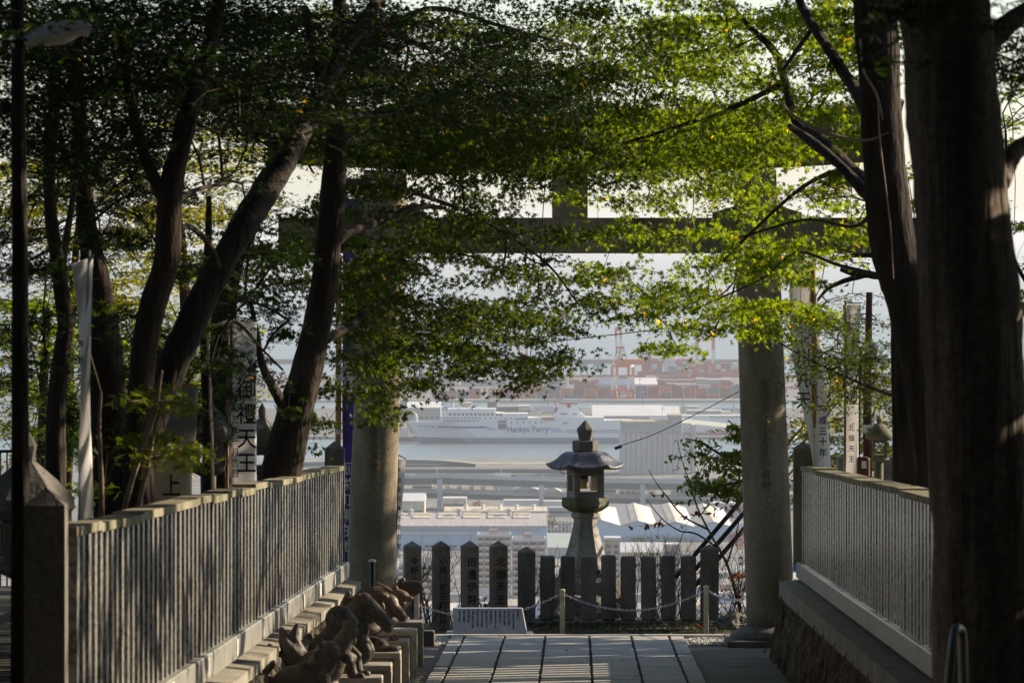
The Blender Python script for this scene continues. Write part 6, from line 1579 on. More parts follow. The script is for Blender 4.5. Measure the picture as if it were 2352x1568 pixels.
def crane2():
    Y = 6370; z = lambda zy: Zp(zB(0, zy)[1], Y) - ter; X = lambda zx: Xp(zB(zx, 0)[0], Y)
    e = empty('gantry_crane', (X(1580), Y, ter), 'farther red and white gantry crane right of the container ship, mast hidden in leaves', 'crane', 'ship to shore gantry cranes'); O = e.location
    S = lambda zx, zy, y=0: (X(zx) - O.x, y, z(zy))
    for p in (1487, 1675):
        for z0, z1, m in ((700, 595, 'f_red'), (594, 430, 'f_white'), (429, 245, 'f_red')):
            mb = MB(); mb.bar(S(p, z0), S(p, z1), 4.2); mb.build('leg', m, e)
    mb = MB(); mb.bar(S(1470, 235), S(1692, 235), 6); mb.bar(S(1470, 190), S(1692, 190), 3); mb.build('portal_beam', 'f_white', e)
    mb = MB(); mb.bar(S(1487, 310), S(1675, 310), 2.4); mb.bar(S(1490, 245), S(1580, 310), 1.5); mb.bar(S(1675, 245), S(1580, 310), 1.5); mb.build('cross_brace', 'f_red', e)
    mb = MB(); mb.bar(S(1560, 190), S(1575, 60), 2.4); mb.bar(S(1610, 190), S(1595, 60), 2.4); mb.build('mast_frame', 'f_white', e)
crane2()
def crane3():
    Y = 6350; z = lambda zy: Zp(zA(0, zy)[1], Y) - ter; X = lambda zx: Xp(zA(zx, 0)[0], Y)
    e = empty('gantry_crane', (X(1510), Y, ter), 'pink and white boom of a gantry crane poking out of the leaves left of centre', 'crane', 'ship to shore gantry cranes'); O = e.location
    S = lambda zx, zy, y=0: (X(zx) - O.x, y, z(zy))
    for a in (1465, 1550):
        for z0, z1, m in ((700, 420, 'f_red'), (419, 300, 'f_white'), (299, 230, 'f_red')):
            mb = MB(); mb.bar(S(a, z0), S(a, z1), 3); mb.build('leg', m, e)
    mb = MB(); mb.bar(S(1460, 180), S(1555, 180), 5); mb.bar(S(1460, 180), S(1460, 240), 2.5); mb.bar(S(1550, 180), S(1550, 240), 2.5); mb.build('boom_head', 'f_white', e)
crane3()
def rtg(zx0, zx1, ztop, zbase, Y, lab):
    z = lambda zy: Zp(zB(0, zy)[1], Y) - ter; X = lambda zx: Xp(zB(zx, 0)[0], Y); x0, x1 = X(zx0), X(zx1)
    e = empty('yard_crane', ((x0 + x1) / 2, Y, ter), lab, 'crane', 'dark yard cranes'); w = (x1 - x0) / 2; H = z(ztop)
    for s in (-1, 1):
        for y in (0, 12):
            mb = MB(); mb.bar((s * w * .9, y, 0), (s * w * .9, y, H), 1.3); mb.build('leg', 'f_bluedark', e)
    for y in (0, 12):
        mb = MB(); mb.bar((-w, y, H), (w, y, H), 2.4); mb.build('beam', 'f_bluedark', e)
    mb = MB(); mb.box(-w * .5, w * .5, 1, 11, H - 6, H - 1.5); mb.build('trolley', 'f_bluedark', e)
rtg(140, 225, 598, 700, 6320, 'dark yard crane farthest left under the leaves'); rtg(300, 388, 602, 700, 6320, 'dark yard crane left of the gantry crane'); rtg(1155, 1245, 640, 760, 6200, 'dark yard crane in front of the container ship bridge')
# container ship on the far side
def cship():
    Y = 6400; z = lambda zy: Zp(zB(0, zy)[1], Y) - SEA; X = lambda zx: Xp(zB(zx, 0)[0], Y)
    x0 = X(790); e = empty('container_ship', (x0, Y, SEA), 'large container ship with white bridge and stacked red containers on the far quay', 'ship'); O = e.location
    mb = MB(); w = X(2300) - x0; mb.hexa([(4, 0, -1), (w, 0, -1), (w, 30, -1), (4, 30, -1), (0, 0, z(690)), (w, 0, z(690)), (w, 30, z(690)), (0, 30, z(690))]); mb.build('hull', 'c_rust red', e)
    S = lambda a: X(a) - O.x
    mb = MB(); mb.box(S(1112), S(1238), 2, 28, z(690) + .01, z(530)); mb.box(S(1100), S(1250), 0, 30, z(560), z(535)); mb.build('bridge_house', 'f_white', e)
    mb = MB(); mb.box(S(1155), S(1235), 6, 24, z(530) + .01, z(492)); mb.build('wheelhouse', 'f_white', e)
    mb = MB(); mb.hexa([(S(1118), 8, z(530)), (S(1158), 8, z(530)), (S(1158), 20, z(530)), (S(1118), 20, z(530)), (S(1128), 8, z(455)), (S(1152), 8, z(455)), (S(1152), 20, z(455)), (S(1128), 20, z(455))]); mb.build('funnel', 'c_dark red', e)
    mb = MB(); mb.tube([(S(1180), 12, z(492)), (S(1180), 12, z(390))], [1.2, .5], 8); mb.bar((S(1168), 12, z(408)), (S(1194), 12, z(408)), .9); mb.build('mast', 'f_grey', e)
    r = random.Random(4)
    for bi, (a, b, t) in enumerate(((852, 965, 508), (972, 1092, 532), (1254, 1370, 540), (1380, 1478, 538), (1508, 1630, 552), (1640, 1760, 565), (1768, 1885, 590), (1900, 2020, 590), (2030, 2150, 600))):
        n = 2; wd = (S(b) - S(a)) / n; rows_ = max(2, int((z(t) - z(690)) / 2.9)); rh = (z(t) - z(690)) / rows_
        for i in range(n):
            for j in range(rows_):
                c = r.choice(['dark red', 'pink red', 'rust red', 'dark red', 'slate blue', 'brown', 'grey white'])
                mb = MB(); mb.box(-wd / 2 + .2, wd / 2 - .2, 0, 26, 0, rh - .12)
                o = mb.build('deck_container', 'c_' + c, e); o.location = (S(a) + wd * (i + .5), 2, z(690) + j * rh + .1)
cship()

# ---------------- near shore: viaduct, sheds, apartment block
def deck(name, label, pts, Y, wdt, th, par, cat, pierx, group=None, piery=None):
    """pts: (zoomx, zoomy of the roadway edge) in the lower harbour crop, parapet top"""
    Q = [(Xp(zC(a, b)[0], Y), Zp(zC(a, b)[1], Y)) for a, b in pts]
    e = empty(name, (Q[0][0], Y, G0), label, cat, group); O = e.location
    a = MB(O); gi = MB(O); rd = MB(O)
    for (x0, z0), (x1, z1) in zip(Q, Q[1:]):
        a.hexa([(x0, Y, z0 - par), (x1, Y, z1 - par), (x1, Y + .4, z1 - par), (x0, Y + .4, z0 - par), (x0, Y, z0), (x1, Y, z1), (x1, Y + .4, z1), (x0, Y + .4, z0)])
        a.hexa([(x0, Y + wdt, z0 - par), (x1, Y + wdt, z1 - par), (x1, Y + wdt + .4, z1 - par), (x0, Y + wdt + .4, z0 - par), (x0, Y + wdt, z0), (x1, Y + wdt, z1), (x1, Y + wdt + .4, z1), (x0, Y + wdt + .4, z0)])
        rd.hexa([(x0, Y + .41, z0 - par - .6), (x1, Y + .41, z1 - par - .6), (x1, Y + wdt - .01, z1 - par - .6), (x0, Y + wdt - .01, z0 - par - .6), (x0, Y + .41, z0 - par + .1), (x1, Y + .41, z1 - par + .1), (x1, Y + wdt - .01, z1 - par + .1), (x0, Y + wdt - .01, z0 - par + .1)])
        gi.hexa([(x0, Y + 1, z0 - par - th), (x1, Y + 1, z1 - par - th), (x1, Y + wdt - 1, z1 - par - th), (x0, Y + wdt - 1, z0 - par - th), (x0, Y + 1, z0 - par - .61), (x1, Y + 1, z1 - par - .61), (x1, Y + wdt - 1, z1 - par - .61), (x0, Y + wdt - 1, z0 - par - .61)])
    a.build('parapet', 'f_deck', e); rd.build('roadway', 'f_road', e); gi.build('girder', 'f_girder', e)
    for zx, zt in pierx:
        x = Xp(zC(zx, 0)[0], Y - 1); z1 = Zp(zC(0, zt)[1], Y)
        mb = MB(O); w = Xp(zC(zx + 29, 0)[0], Y) - Xp(zC(zx, 0)[0], Y); mb.box(x - w, x + w, Y - 3, Y - .5, G0 - 1, z1)
        mb.box(x - w, x + w, Y + wdt + .9, Y + wdt + 3.4, G0 - 1, z1); mb.box(x - w * .9, x + w * .9, Y - 2.9, Y + wdt + 3.3, z1 - 3.2, z1 - .3)
        mb.build('pier', 'f_deck', e)
    return e
allp = [(-1500, 380), (-800, 385), (-300, 388), (135, 398), (600, 393), (1200, 412), (2000, 438), (2800, 455), (4500, 470), (6500, 475)]
deck('expressway', 'upper deck of the elevated expressway crossing the view, with its tall piers', allp, 3400, 18, 4.2, 2.3, 'viaduct', [(-620, 450), (549, 448), (1722, 515), (2889, 510), (4060, 520), (5300, 530)])
deck('expressway', 'lower deck of the elevated expressway, nearer to the ground', [(-1500, 550), (-300, 560), (135, 570), (600, 572), (1200, 590), (2000, 616), (2800, 635), (4500, 655), (6500, 660)], 3406, 16, 3.4, 2.2, 'viaduct', [])
# curved bridge ramps near the water and their sheds
def ramp():
    Y = 4000; e = empty('curved_ramp', (Xp(zC(130, 0)[0], Y), Y, G0), 'curved grey road ramp arching along the waterfront at the left', 'ramp'); O = e.location
    for off, th, nm, m in ((0, 14, 'parapet', 'f_grey'), (14.2, 38, 'girder', 'f_girder'), (54, 10, 'lower_rail', 'f_deck'), (66, 34, 'lower_girder', 'f_dgrey')):
        P = [(-2500, 330), (-1500, 268), (-700, 235), (-200, 222), (150, 217), (400, 222), (600, 232), (800, 250), (960, 270)]
        mb = MB(O)
        Q = [(Xp(zC(a, 0)[0], Y), Zp(zC(0, b + off * (1 - max(0, a - 400) / 700 if a > 400 else 1))[1], Y)) for a, b in P]; h = th / 5.02 * Y / F
        for (x0, z0), (x1, z1) in zip(Q, Q[1:]): mb.hexa([(x0, Y, z0 - h), (x1, Y, z1 - h), (x1, Y + 12, z1 - h), (x0, Y + 12, z0 - h), (x0, Y, z0), (x1, Y, z1), (x1, Y + 12, z1), (x0, Y + 12, z0)])
        mb.build(nm, m, e)
    mb = MB(O)
    for q in (-1500, -700, 150, 500): x = Xp(zC(q, 0)[0], Y); mb.box(x - 1.5, x + 1.5, Y + 3, Y + 9, G0 - 1, Zp(zC(0, 262)[1], Y))
    mb.build('piers', 'f_deck', e)
ramp()
def C_(a): return zC(a, 0)[0]
def Cy(b): return zC(0, b)[1]
def Dx(a): return zD(a, 0)[0]
block('warehouse', 'long low warehouse with cream roof along the near waterfront', 'warehouse', C_(930), C_(2300), Cy(325), 0, 26, 'f_girder', 'f_cream', 'shed', Y=4040, ridge=3.4, win=(1, 30, 5, 2.4, .2, .7), winm='f_dgrey')
block('warehouse', 'long dark quay shed below the curved ramp', 'warehouse', C_(-600), C_(2300), Cy(345), 0, 30, 'f_dgrey', 'f_road', 'flat', Y=3900, win=(1, 40, 5, 2.2, .2, .7), winm='f_girder')
for lab, a, b, t, Y, dp, wm, rm, rf, wn in (
    ('low pale shed with railing left of the first pier', 240, 460, 480, 3600, 20, 'f_cream', 'f_grey', 'flat', (1, 6, 3, 1.4, .3, .8)),
    ('white two window office between the expressway decks', 1228, 1430, 520, 3560, 24, 'f_white', 'f_grey', 'shed', (1, 4, 3.4, 1.6, .25, .6)),
    ('grey gabled barn roof between the decks', 1400, 1695, 575, 3540, 30, 'f_grey', 'f_grey', 'gable_y', None),
    ('small grey gable right of the second pier', 1755, 1950, 595, 3530, 24, 'f_grey', 'f_roofgrey', 'gable_y', None),
    ('cream office left under the lower deck beside the first pier', 590, 855, 680, 3395 - 40, 20, 'f_cream', 'f_white', 'flat', (1, 3, 5, 4, .1, .75)),
    ('white shed with curved roof left of the first pier', 105, 375, 700, 3290, 40, 'f_cream', 'f_white', 'gable_x', (1, 2, 5, 2, .25, .5)),
    ('long low white shed under the lower deck', 1290, 1690, 705, 3370, 14, 'f_white', 'f_white', 'flat', None),
    ('long low white shed right of the second pier', 1750, 2080, 715, 3370, 14, 'f_white', 'f_white', 'flat', None),
    ('low cream gate house right of the long warehouse', 1810, 2075, 790, 3320, 14, 'f_grey', 'f_grey', 'flat', (1, 5, 3, 1.4, .3, .8))):
    block('shed', lab, 'building', C_(a), C_(b), Cy(t), 0, dp, wm, rm, rf, Y=Y, ridge=(3.2 if rf == 'gable_y' else 4.0), win=wn)
for lab, a, b, t, Y, dp, wm, rm, rf, wn in (
    ('cream office block right of the lantern between the decks', 400, 550, 545, 3560, 20, 'f_cream', 'f_white', 'flat', (1, 6, 2, 1.6, .4, .8)),
    ('beige barn with four windows right of the lantern', 590, 860, 570, 3545, 30, 'f_cream', 'f_grey', 'gable_x', (1, 4, 3, 2.4, .3, .8)),
    ('beige barn end right of the third pier', 915, 1010, 575, 3545, 20, 'f_cream', 'f_grey', 'gable_x', (1, 1, 3, 2.4, .3, .8)),
    ('pale gabled hall behind the right end of the decks', 1190, 1490, 590, 3545, 26, 'f_green', 'f_green', 'gable_y', None),
    ('low building at the right between deck and branch', 1640, 2010, 735, 3300, 18, 'f_grey', 'f_white', 'flat', (1, 10, 2, 1.4, .3, .8))):
    block('shed', lab, 'building', Dx(a), Dx(b), Cy(t), 0, dp, wm, rm, rf, Y=Y, ridge=4, win=wn)

def warehouse():
    Y = 2985; z = lambda zy: Zp(Cy(zy), Y) - G0; X = lambda zx: Xp(C_(zx), Y); x0, x1 = X(-900), X(1785)
    e = empty('warehouse', ((x0 + x1) / 2, Y, G0), 'huge warehouse with stepped grey and cream roofs and pale blue front wall', 'warehouse'); O = e.location; L, Rr = x0 - O.x, x1 - O.x
    S = lambda zx: X(zx) - O.x
    mb = MB(); mb.box(L, Rr, 0, 60, -2, z(990)); mb.build('wall', 'f_blue', e)
    mb = MB(); mb.box(L, S(1685), -1.2, -.01, z(1030), z(992)); mb.build('eave_shade_strip', 'f_grey', e)  # grey strip painting the shade below the eaves
    for zy, h in ((1068, .35), (1080, .2)):
        mb = MB(); mb.box(L, S(940), -.8, -.02, z(zy) - h, z(zy) + h); mb.build('wall_rail', 'f_white', e)
    for q in (60, 342, 617, 910, 1515):
        mb = MB(); mb.box(S(q) - .35, S(q) + .35, -.6, -.015, 0, z(1030)); mb.build('downpipe', 'f_grey', e)
    for q in (380, 665, 780):
        mb = MB(); mb.box(S(q) - 3.5 + 3.5, S(q) + 4, -.1, .02, z(1232), z(1210)); mb.build('window', 'f_glass', e)
    # lower roof slope rising away
    y1 = 30; rz = z(985); 
    mb = MB(); ztop = -(Cy(835) - HY) / F * (Y + y1) - G0
    mb.prism([(L, -1.3, rz - .6), (L, -1.3, rz), (L, y1, ztop), (L, y1, rz - .6)], (Rr - L, 0, 0)); mb.build('lower_roof', 'f_roofgrey', e)
    sl = (ztop - rz) / (y1 + 1.3)
    on = lambda y, d=.05: rz + sl * (y + 1.3) + d
    for q0, q1 in ((-60, 135), (232, 440), (525, 730), (815, 1018), (1105, 1308), (1398, 1590), (-350, -160)):
        for zy0, zy1 in ((902, 872), (862, 842)):
            # find the y where the slope meets this view height
            def yy(zy):
                t = (Cy(zy) - HY) / F
                # -t*(Y+y)-G0 = rz + sl*(y+1.3)
                return (-t * Y - G0 - rz - sl * 1.3) / (t + sl)
            ya, yb_ = yy(zy0), yy(zy1)
            mb = MB(); a, b = S(q0), S(q1); mb.hexa([(a, ya, on(ya, 0)), (b, ya, on(ya, 0)), (b, yb_, on(yb_, 0)), (a, yb_, on(yb_, 0)), (a, ya, on(ya, .5)), (b, ya, on(ya, .5)), (b, yb_, on(yb_, .5)), (a, yb_, on(yb_, .5))]); mb.build('skylight', 'f_cream', e)
    for q in (775, 1355, 200):
        mb = MB(); mb.lathe([(1.2, 0), (1.0, 2.2), (1.8, 2.4), (1.8, 3.3), (.5, 3.8)], (S(q), 24, on(24)), 10); mb.build('roof_vent', 'f_grey', e)
    # upper cream roof
    y2 = 44; zz = -(Cy(762) - HY) / F * (Y + y2) - G0
    mb = MB(); mb.prism([(S(590), y1 + .1, rz), (S(590), y1 + .1, ztop + 1.0), (S(590), y2, zz), (S(590), 60, ztop - 1), (S(590), 60, rz)], (S(1795) - S(590), 0, 0)); mb.build('upper_roof', 'f_cream', e)
    for q in (845, 1043, 1240, 1435, 1634):
        mb = MB(); mb.lathe([(.9, 0), (.9, 2.2), (1.3, 2.4), (1.2, 3.2)], (S(q), 36, ztop + 1.2), 10); mb.build('roof_vent', 'f_white', e)
warehouse()

def saw():
    Y = 3060; z = lambda zy: Zp(Cy(zy), Y) - G0; X = lambda zx: Xp(Dx(zx), Y); x0 = X(200); x1 = X(2100)
    e = empty('factory', ((x0 + x1) / 2, Y, G0), 'pale blue factory with a row of white gabled roofs right of the stone lantern', 'factory'); O = e.location; S = lambda zx: X(zx) - O.x
    wallp = [(200, 1240), (200, 980), (385, 915), (605, 982), (810, 925), (1030, 990), (1245, 935), (1460, 995), (1680, 935), (1900, 995), (2100, 940), (2100, 1240)]
    mb = MB(); mb.prism([(S(a), 0, z(b) if b != 1240 else -1) for a, b in wallp], (0, .6, 0)); mb.build('wall', 'f_blue', e)
    # roofs run back and left in view; each bay is a gable along the depth
    dep = 95; Yb = Y + dep; 
    rid = [(385, 915, 300, 735), (810, 925, 755, 718), (1245, 935, 1155, 718), (1680, 935, 1550, 725)]
    val = [(200, 980, 60, 775), (605, 982, 550, 772), (1030, 990, 945, 772), (1460, 995, 1355, 775), (1900, 995, 1790, 790)]
    def pf(a, b): return (S(a), -1, z(b) + .1)
    def pk(a, b): return (Xp(Dx(a), Yb) - O.x, dep, -(Cy(b) - HY) / F * Yb - G0)
    for i, (a, b, c, d) in enumerate(rid):
        for j in (0, 1):
            va, vb, vc, vd = val[i + j]; 
            p = [pf(va, vb), pf(a, b), pk(c, d), pk(vc, vd)]
            if j == 1: p = [p[1], p[0], p[3], p[2]]
            q = [(x, y, zz - .5) for x, y, zz in p]; mb = MB(); mb.hexa(q + p); mb.build('roof', 'f_white' if j else 'f_roofgrey', e)  # right slopes white, left grey: sun and shade painted into the gables
            # skylight strip
            s = [Vector(v) for v in p]; lerp = lambda u, v: (s[0].lerp(s[1], u)).lerp(s[3].lerp(s[2], u), v) + Vector((0, 0, .12))
            u0, u1 = (.62, .9) if j == 0 else (.08, .36)
            mb = MB(); mb.add([lerp(u0, .1), lerp(u1, .1), lerp(u1, .95), lerp(u0, .95)], [(0, 1, 2, 3)]); mb.build('skylight_strip', 'f_cream', e)
    for q in (640, 900):
        pass
    for a, b in ((660, 975), (1080, 1390)):
        mb = MB(); mb.box(S(a), S(b), -5, -.1, z(1115), z(1100)); mb.build('canopy', 'f_grey', e)
    for a, b in ((715, 890), (1130, 1310)):
        mb = MB(); mb.box(S(a), S(b), -.3, -.05, 0, z(1122)); mb.build('roller_door', 'f_teal', e)
saw()
def apartment(label, zx0, zx1, ztop, Y, dep, rot, ncol, seed, conv=C_):
    z = lambda zy: Zp(Cy(zy), Y) - G0; x0, x1 = Xp(conv(zx0), Y), Xp(conv(zx1), Y); H = z(ztop); w = (x1 - x0) / 2
    e = empty('apartment_block', ((x0 + x1) / 2, Y, G0), label, 'apartment block', 'apartment blocks', R(rot))
    nf = max(1, int(H / 3.0)); mb = MB(); mb.box(-w, w, 0, dep, -2, H); mb.build('wall', 'f_pink', e)
    mb = MB(); t = .4
    for a, b, c, d in ((-w, w, 0, t), (-w, w, dep - t, dep), (-w, -w + t, t, dep - t), (w - t, w, t, dep - t)): mb.box(a, b, c, d, H + .01, H + 1.2)
    mb.build('parapet', 'f_white', e)
    mb = MB(); mb.box(-w * .3, w * .2, dep * .4, dep * .7, H + .02, H + 3); mb.build('stair_head', 'f_pink', e)
    me1 = me2 = None
    for f in range(max(0, nf - 9), nf):
        zc = H - (nf - f) * 3.0 + 1.3
        for c in range(ncol):
            xx = -w + 2 * w * (c + .5) / ncol
            for k_ in (0, 1):
                if k_ == 0:
                    if me1 is None:
                        b = MB(); b.box(-2 * w / ncol * .36, 2 * w / ncol * .36, -.1, .05, -.9, .9); me1 = b.mesh('window'); me1.materials.append(M['f_glass'])
                    o = bpy.data.objects.new('window', me1)
                else:
                    if me2 is None:
                        b = MB(); b.box(-2 * w / ncol * .42, 2 * w / ncol * .42, -1.3, 0.02, -1.3, -.2); me2 = b.mesh('balcony'); me2.materials.append(M['f_cream'])
                    o = bpy.data.objects.new('balcony', me2)
                COL.objects.link(o); o.parent = e; o.location = (xx, 0, zc)
    return e
apartment('pinkish apartment block with balconies behind the inscribed pillars, left wing', 985, 1370, 1108, 2560, 16, 0, 5, 1)
apartment('pinkish apartment block right wing with tall blank side behind the pyramid topped post', 1385, 1770, 1160, 2500, 20, 0, 4, 2)
apartment('low apartment block left behind the first two inscribed pillars', 60, 480, 1440, 2450, 16, 0, 6, 3)
for i, (lab, a, b, t, Y) in enumerate((('narrow pinkish tower right of the stone lantern', 425, 600, 1140, 2450), ('second narrow pinkish tower behind the rounded posts', 1105, 1280, 1215, 2400))):
    block('stair_tower', lab, 'tower', Dx(a), Dx(b), Cy(t), 0, 12, 'f_pink', 'f_white', 'flat', Y=Y, win=(6, 2, 2, 1.4, .5, .95))
block('shed', 'green roofed low building right of the apartment block', 'building', C_(1800), C_(2150), Cy(1235), 0, 60, 'f_green', 'f_green', 'shed', Y=2750, ridge=4)
block('shed', 'white building behind the rounded posts', 'building', Dx(560), Dx(1100), Cy(1290), 0, 30, 'f_cream', 'f_white', 'gable_x', Y=2560, ridge=4, win=(2, 8, 3, 1.6, .3, .9))
# lower town blocks glimpsed between the posts
rr = random.Random(33); cols_ = ['white', 'grey', 'beige', 'pale blue', 'pinkish']; cmx = {'white': 'f_white', 'grey': 'f_grey', 'beige': 'f_cream', 'pale blue': 'f_blue', 'pinkish': 'f_pink'}
landm = ['left of the apartment block', 'below the inscribed pillars', 'below the lantern', 'between the rounded posts', 'left of the right column', 'beyond the left fence', 'beyond the right fence']
nb = 0
for row, (Y, h0) in enumerate(((2900, 10), (2700, 8), (2600, 9), (2500, 10), (2420, 9))):
    px = 240 if row < 3 else 880
    while px < (1980 if row < 3 else 1760):
        w_ = rr.uniform(26, 80); 
        visible = not (row == 0)
        if not (900 < px < 1180 and Y > 2560) and not (1270 < px < 1840 and Y > 2860) and not (px < 1300 and Y >= 2850):
            c = rr.choice(cols_); h = h0 * rr.uniform(.6, 1.3)
            lm = 'beyond the left fence' if px < 890 else 'behind the inscribed pillars' if px < 1180 else 'behind the rounded posts' if px < 1640 else 'beside the right column'
            block('town_house', '%s %s house %s, %s row, %s from its left end' % (('small' if h < h0 * .8 else 'mid sized' if h < h0 * 1.1 else 'taller'), c, lm, ordn[row], ordn[min(39, int((px - 240) / 40))]), 'house', px, px + w_, HY + (-(G0 + h)) * F / Y, 0, 12, cmx[c], rr.choice(['f_white', 'f_roofgrey', 'f_grey', 'f_cream']),
                  rr.choice(['flat', 'gable_x', 'shed']), Y=Y, ridge=2.5, win=(max(1, int(h / 4)), max(2, int(w_ / 14)), 1.8, 1.2, .25, .9), group='town houses below the lookout'); nb += 1
        px += w_ + rr.uniform(4, 26)

# vehicles
def car_parts(col):
    mb = MB(); L, w_, = 2.2, .85
    mb.prism([(-2.2, -w_, .35), (2.2, -w_, .35), (2.2, -w_, .75), (1.3, -w_, .95), (-2.1, -w_, .98)], (0, 2 * w_, 0)); b = mb.mesh('body'); b.materials.append(M[col])
    mb = MB(); mb.prism([(-1.9, -w_ * .9, .985), (1.0, -w_ * .9, .96), (.4, -w_ * .85, 1.48), (-1.4, -w_ * .85, 1.5)], (0, 1.75 * w_, 0)); c = mb.mesh('cabin'); c.materials.append(M['f_glass'])
    mb = MB()
    for x in (-1.35, 1.35):
        mb.tube([(x, -w_ - .02, .33), (x, w_ + .02, .33)], .33, 12)
    d = mb.mesh('wheels'); d.materials.append(M['f_dgrey'])
    return b, c, d
cp = {k_: car_parts(v) for k_, v in (('white', 'f_white'), ('grey', 'f_grey'), ('dark', 'f_dgrey'), ('blue', 'f_lblue'))}
rc = random.Random(5)
def put_car(k_, x, Y, z, rz, lab, grp):
    o = bpy.data.objects.new('parked_car', None); COL.objects.link(o); o.location = (x, Y, z); o.rotation_euler = (0, 0, rz)
    for nm, me in zip(('body', 'cabin', 'wheels'), cp[k_]):
        c = bpy.data.objects.new(nm, me); COL.objects.link(c); c.parent = o
    tag(o, lab, 'car', grp)
for row in range(5):
    for i in range(7):
        if rc.random() < .12: continue
        Y = 3100 + row * 32; k_ = rc.choice(['white', 'white', 'white', 'grey', 'dark', 'blue'])
        put_car(k_, Xp(C_(1812 + i * 41), Y), Y, G0 + .1, R(90 + rc.uniform(-3, 3)), '%s car, %s row from the front, %s from left, beside the lantern' % (k_, ordn[row], ordn[i]), 'cars in the parking lot left of the lantern')
def truck(label, px, Y, z, L, bodym, cat='truck', name='truck'):
    o = empty(name, (px, Y, z), label, cat)
    mb = MB(); mb.box(-L / 2, L / 2 - 2.6, -1.2, 1.2, 1.0, 3.7); mb.build('cargo_box', bodym, o)
    mb = MB(); mb.box(L / 2 - 2.4, L / 2, -1.15, 1.15, .5, 2.9); mb.build('cab', 'f_bluedark', o)
    mb = MB(); mb.box(L / 2 - .9, L / 2 + .03, -1.18, 1.18, 1.7, 2.5); mb.build('windscreen', 'f_glass', o)
    for x in (-L / 2 + 1.5, -L / 2 + 3, L / 2 - 1.6):
        mb = MB(); mb.tube([(x, -1.25, .5), (x, 1.25, .5)], .5, 12); mb.build('wheel', 'f_dgrey', o)
truck('long white truck driving right on the upper expressway deck', Xp(C_(1305), 3404), 3404, Zp(Cy(412), 3404) - 1.9, 12.5, 'f_white')
def bus():
    x = Xp(C_(160), 3404); o = empty('bus', (x, 3404, Zp(Cy(398), 3404) - 3.0), 'white and blue coach on the upper expressway deck behind the small banner', 'bus')
    mb = MB(); mb.box(-6, 6, -1.2, 1.2, .4, 3.5); mb.build('body', 'f_white', o)
    mb = MB(); mb.box(-5.6, 6.04, -1.24, 1.24, 1.9, 2.9); mb.build('windows', 'f_glass', o)
    mb = MB(); mb.prism([(-5.8, -1.26, .5), (3, -1.26, .5), (1, -1.26, 1.3), (-5.8, -1.26, 1.5)], (0, 2.52, 0)); mb.build('blue_skirt', 'f_lblue', o)
    for xx in (-4, 4):
        mb = MB(); mb.tube([(xx, -1.3, .5), (xx, 1.3, .5)], .5, 12); mb.build('wheel', 'f_dgrey', o)
bus()
truck('white box truck parked under the lower deck, right of the office', Xp(C_(1180), 3350), 3350, G0, 11, 'f_white'); truck('small white truck parked under the lower deck, left of the box truck', Xp(C_(1020), 3360), 3360, G0, 8, 'f_white')
for i in range(16):
    isl_ = i < 8; Y = (5240 if isl_ else 5512) + rc.uniform(-6, 4); px = 920 + (i % 8) * 112 + rc.uniform(-25, 25); z_ = isl if isl_ else ter; h_ = rc.uniform(16, 26)
    o = empty('floodlight_mast', (Xp(px, Y), Y, z_), '%s floodlight mast from the left on %s' % (ordn[i % 8], 'the ferry island shore' if isl_ else 'the container quay edge'), 'mast', 'floodlight masts of the port')
    mb = MB(); mb.tube([(0, 0, 0), (0, 0, h_)], [.45, .22], 6); mb.build('pole', 'f_dgrey', o)
    mb = MB(); mb.box(-1.6, 1.6, -.4, .4, h_, h_ + .9); mb.build('lamp_bar', 'f_white', o)
for i in range(36):
    Y = 5200 + (i % 3) * 14; k_ = rc.choice(['white', 'white', 'grey', 'dark', 'blue'])
    put_car(k_, Xp(930 + (i // 3) * 66 + rc.uniform(-12, 12), Y), Y, isl + .05, rc.uniform(-.1, .1), k_ + ' car parked along the far shore of the ferry island', k_ + ' cars on the ferry island')
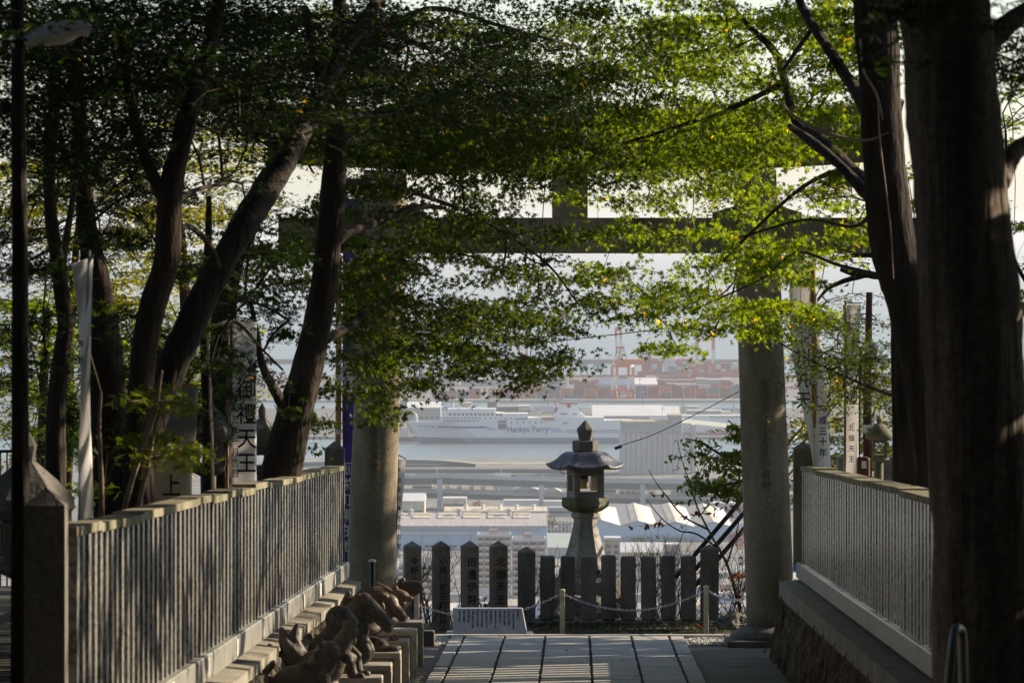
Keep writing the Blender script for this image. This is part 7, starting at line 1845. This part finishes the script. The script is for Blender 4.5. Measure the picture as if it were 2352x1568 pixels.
# car park trees, street lights
def fartree(px, pyc, pyb, rpx, Y, lab, autumn=False, seed=1):
    k = Y / F; z0 = Zp(pyb, Y); x = Xp(px, Y); r = rpx * k; H = Zp(pyc, Y) - z0
    e = empty('roadside_tree', (x, Y, z0), lab, 'tree', 'small trees in the port area')
    mb = MB(); mb.tube([(0, 0, -1), (.2, 0, H * .6), (0, 0, H)], [.35, .25, .1], 7); mb.tube([(0, 0, H * .5), (r * .5, 0, H)], [.15, .06], 5); mb.build('trunk', 'bark', e)
    rg = np.random.default_rng(seed); n = 260; d = rg.normal(0, 1, (n, 3)); d /= np.linalg.norm(d, axis=1)[:, None]; P = d * (rg.uniform(.35, 1, n) ** .5)[:, None] * r * (1 + .25 * np.sin(d[:, :1] * 5)) + np.array([0, 0, H])
    link_mesh('crown', leaves_mesh('crown', P, r * .2, 'spray', 1.2, seed), 'redleaf' if autumn else 'f_tree', e)
fartree(C_(1845), Cy(925), Cy(985), 11, 3050, 'dark green round tree at the corner of the car park', seed=1)
for i, q in enumerate((640, 780, 920, 1050, 1200)): fartree(C_(q), Cy(548), Cy(572), 6, 3520, '%s small orange brown tree from left between the expressway decks' % ordn[i], True, seed=2 + i)
fartree(C_(985), Cy(745), Cy(760), 10, 3345, 'low brown bush under the lower deck', True, seed=9)
fartree(zD(1950, 1130)[0], zD(0, 1130)[1], zD(0, 1200)[1], 22, 2800, 'yellow autumn tree left of the right column', True, seed=10)
for i, (q, t) in enumerate(((517, 300), (1258, 340), (1733, 395), (2000, 350))):
    Y = 3404; b = Zp(Cy(400 + (q > 1400) * 22), Y) - 2; mb = MB(); mb.tube([(0, 0, 0), (0, 0, Zp(Cy(t), Y) - b)], .22, 6); mb.tube([(0, 0, Zp(Cy(t), Y) - b), (1.6, 0, Zp(Cy(t), Y) - b + .2)], .15, 5)
    o = mb.build('light_pole', 'f_deck'); o.location = (Xp(C_(q), Y), Y, b); tag(o, '%s thin light pole from left on the upper expressway deck' % ordn[i], 'light pole', 'light poles on the expressway')
print('containers', NCON, 'houses', nb, 'objects', len(bpy.data.objects))
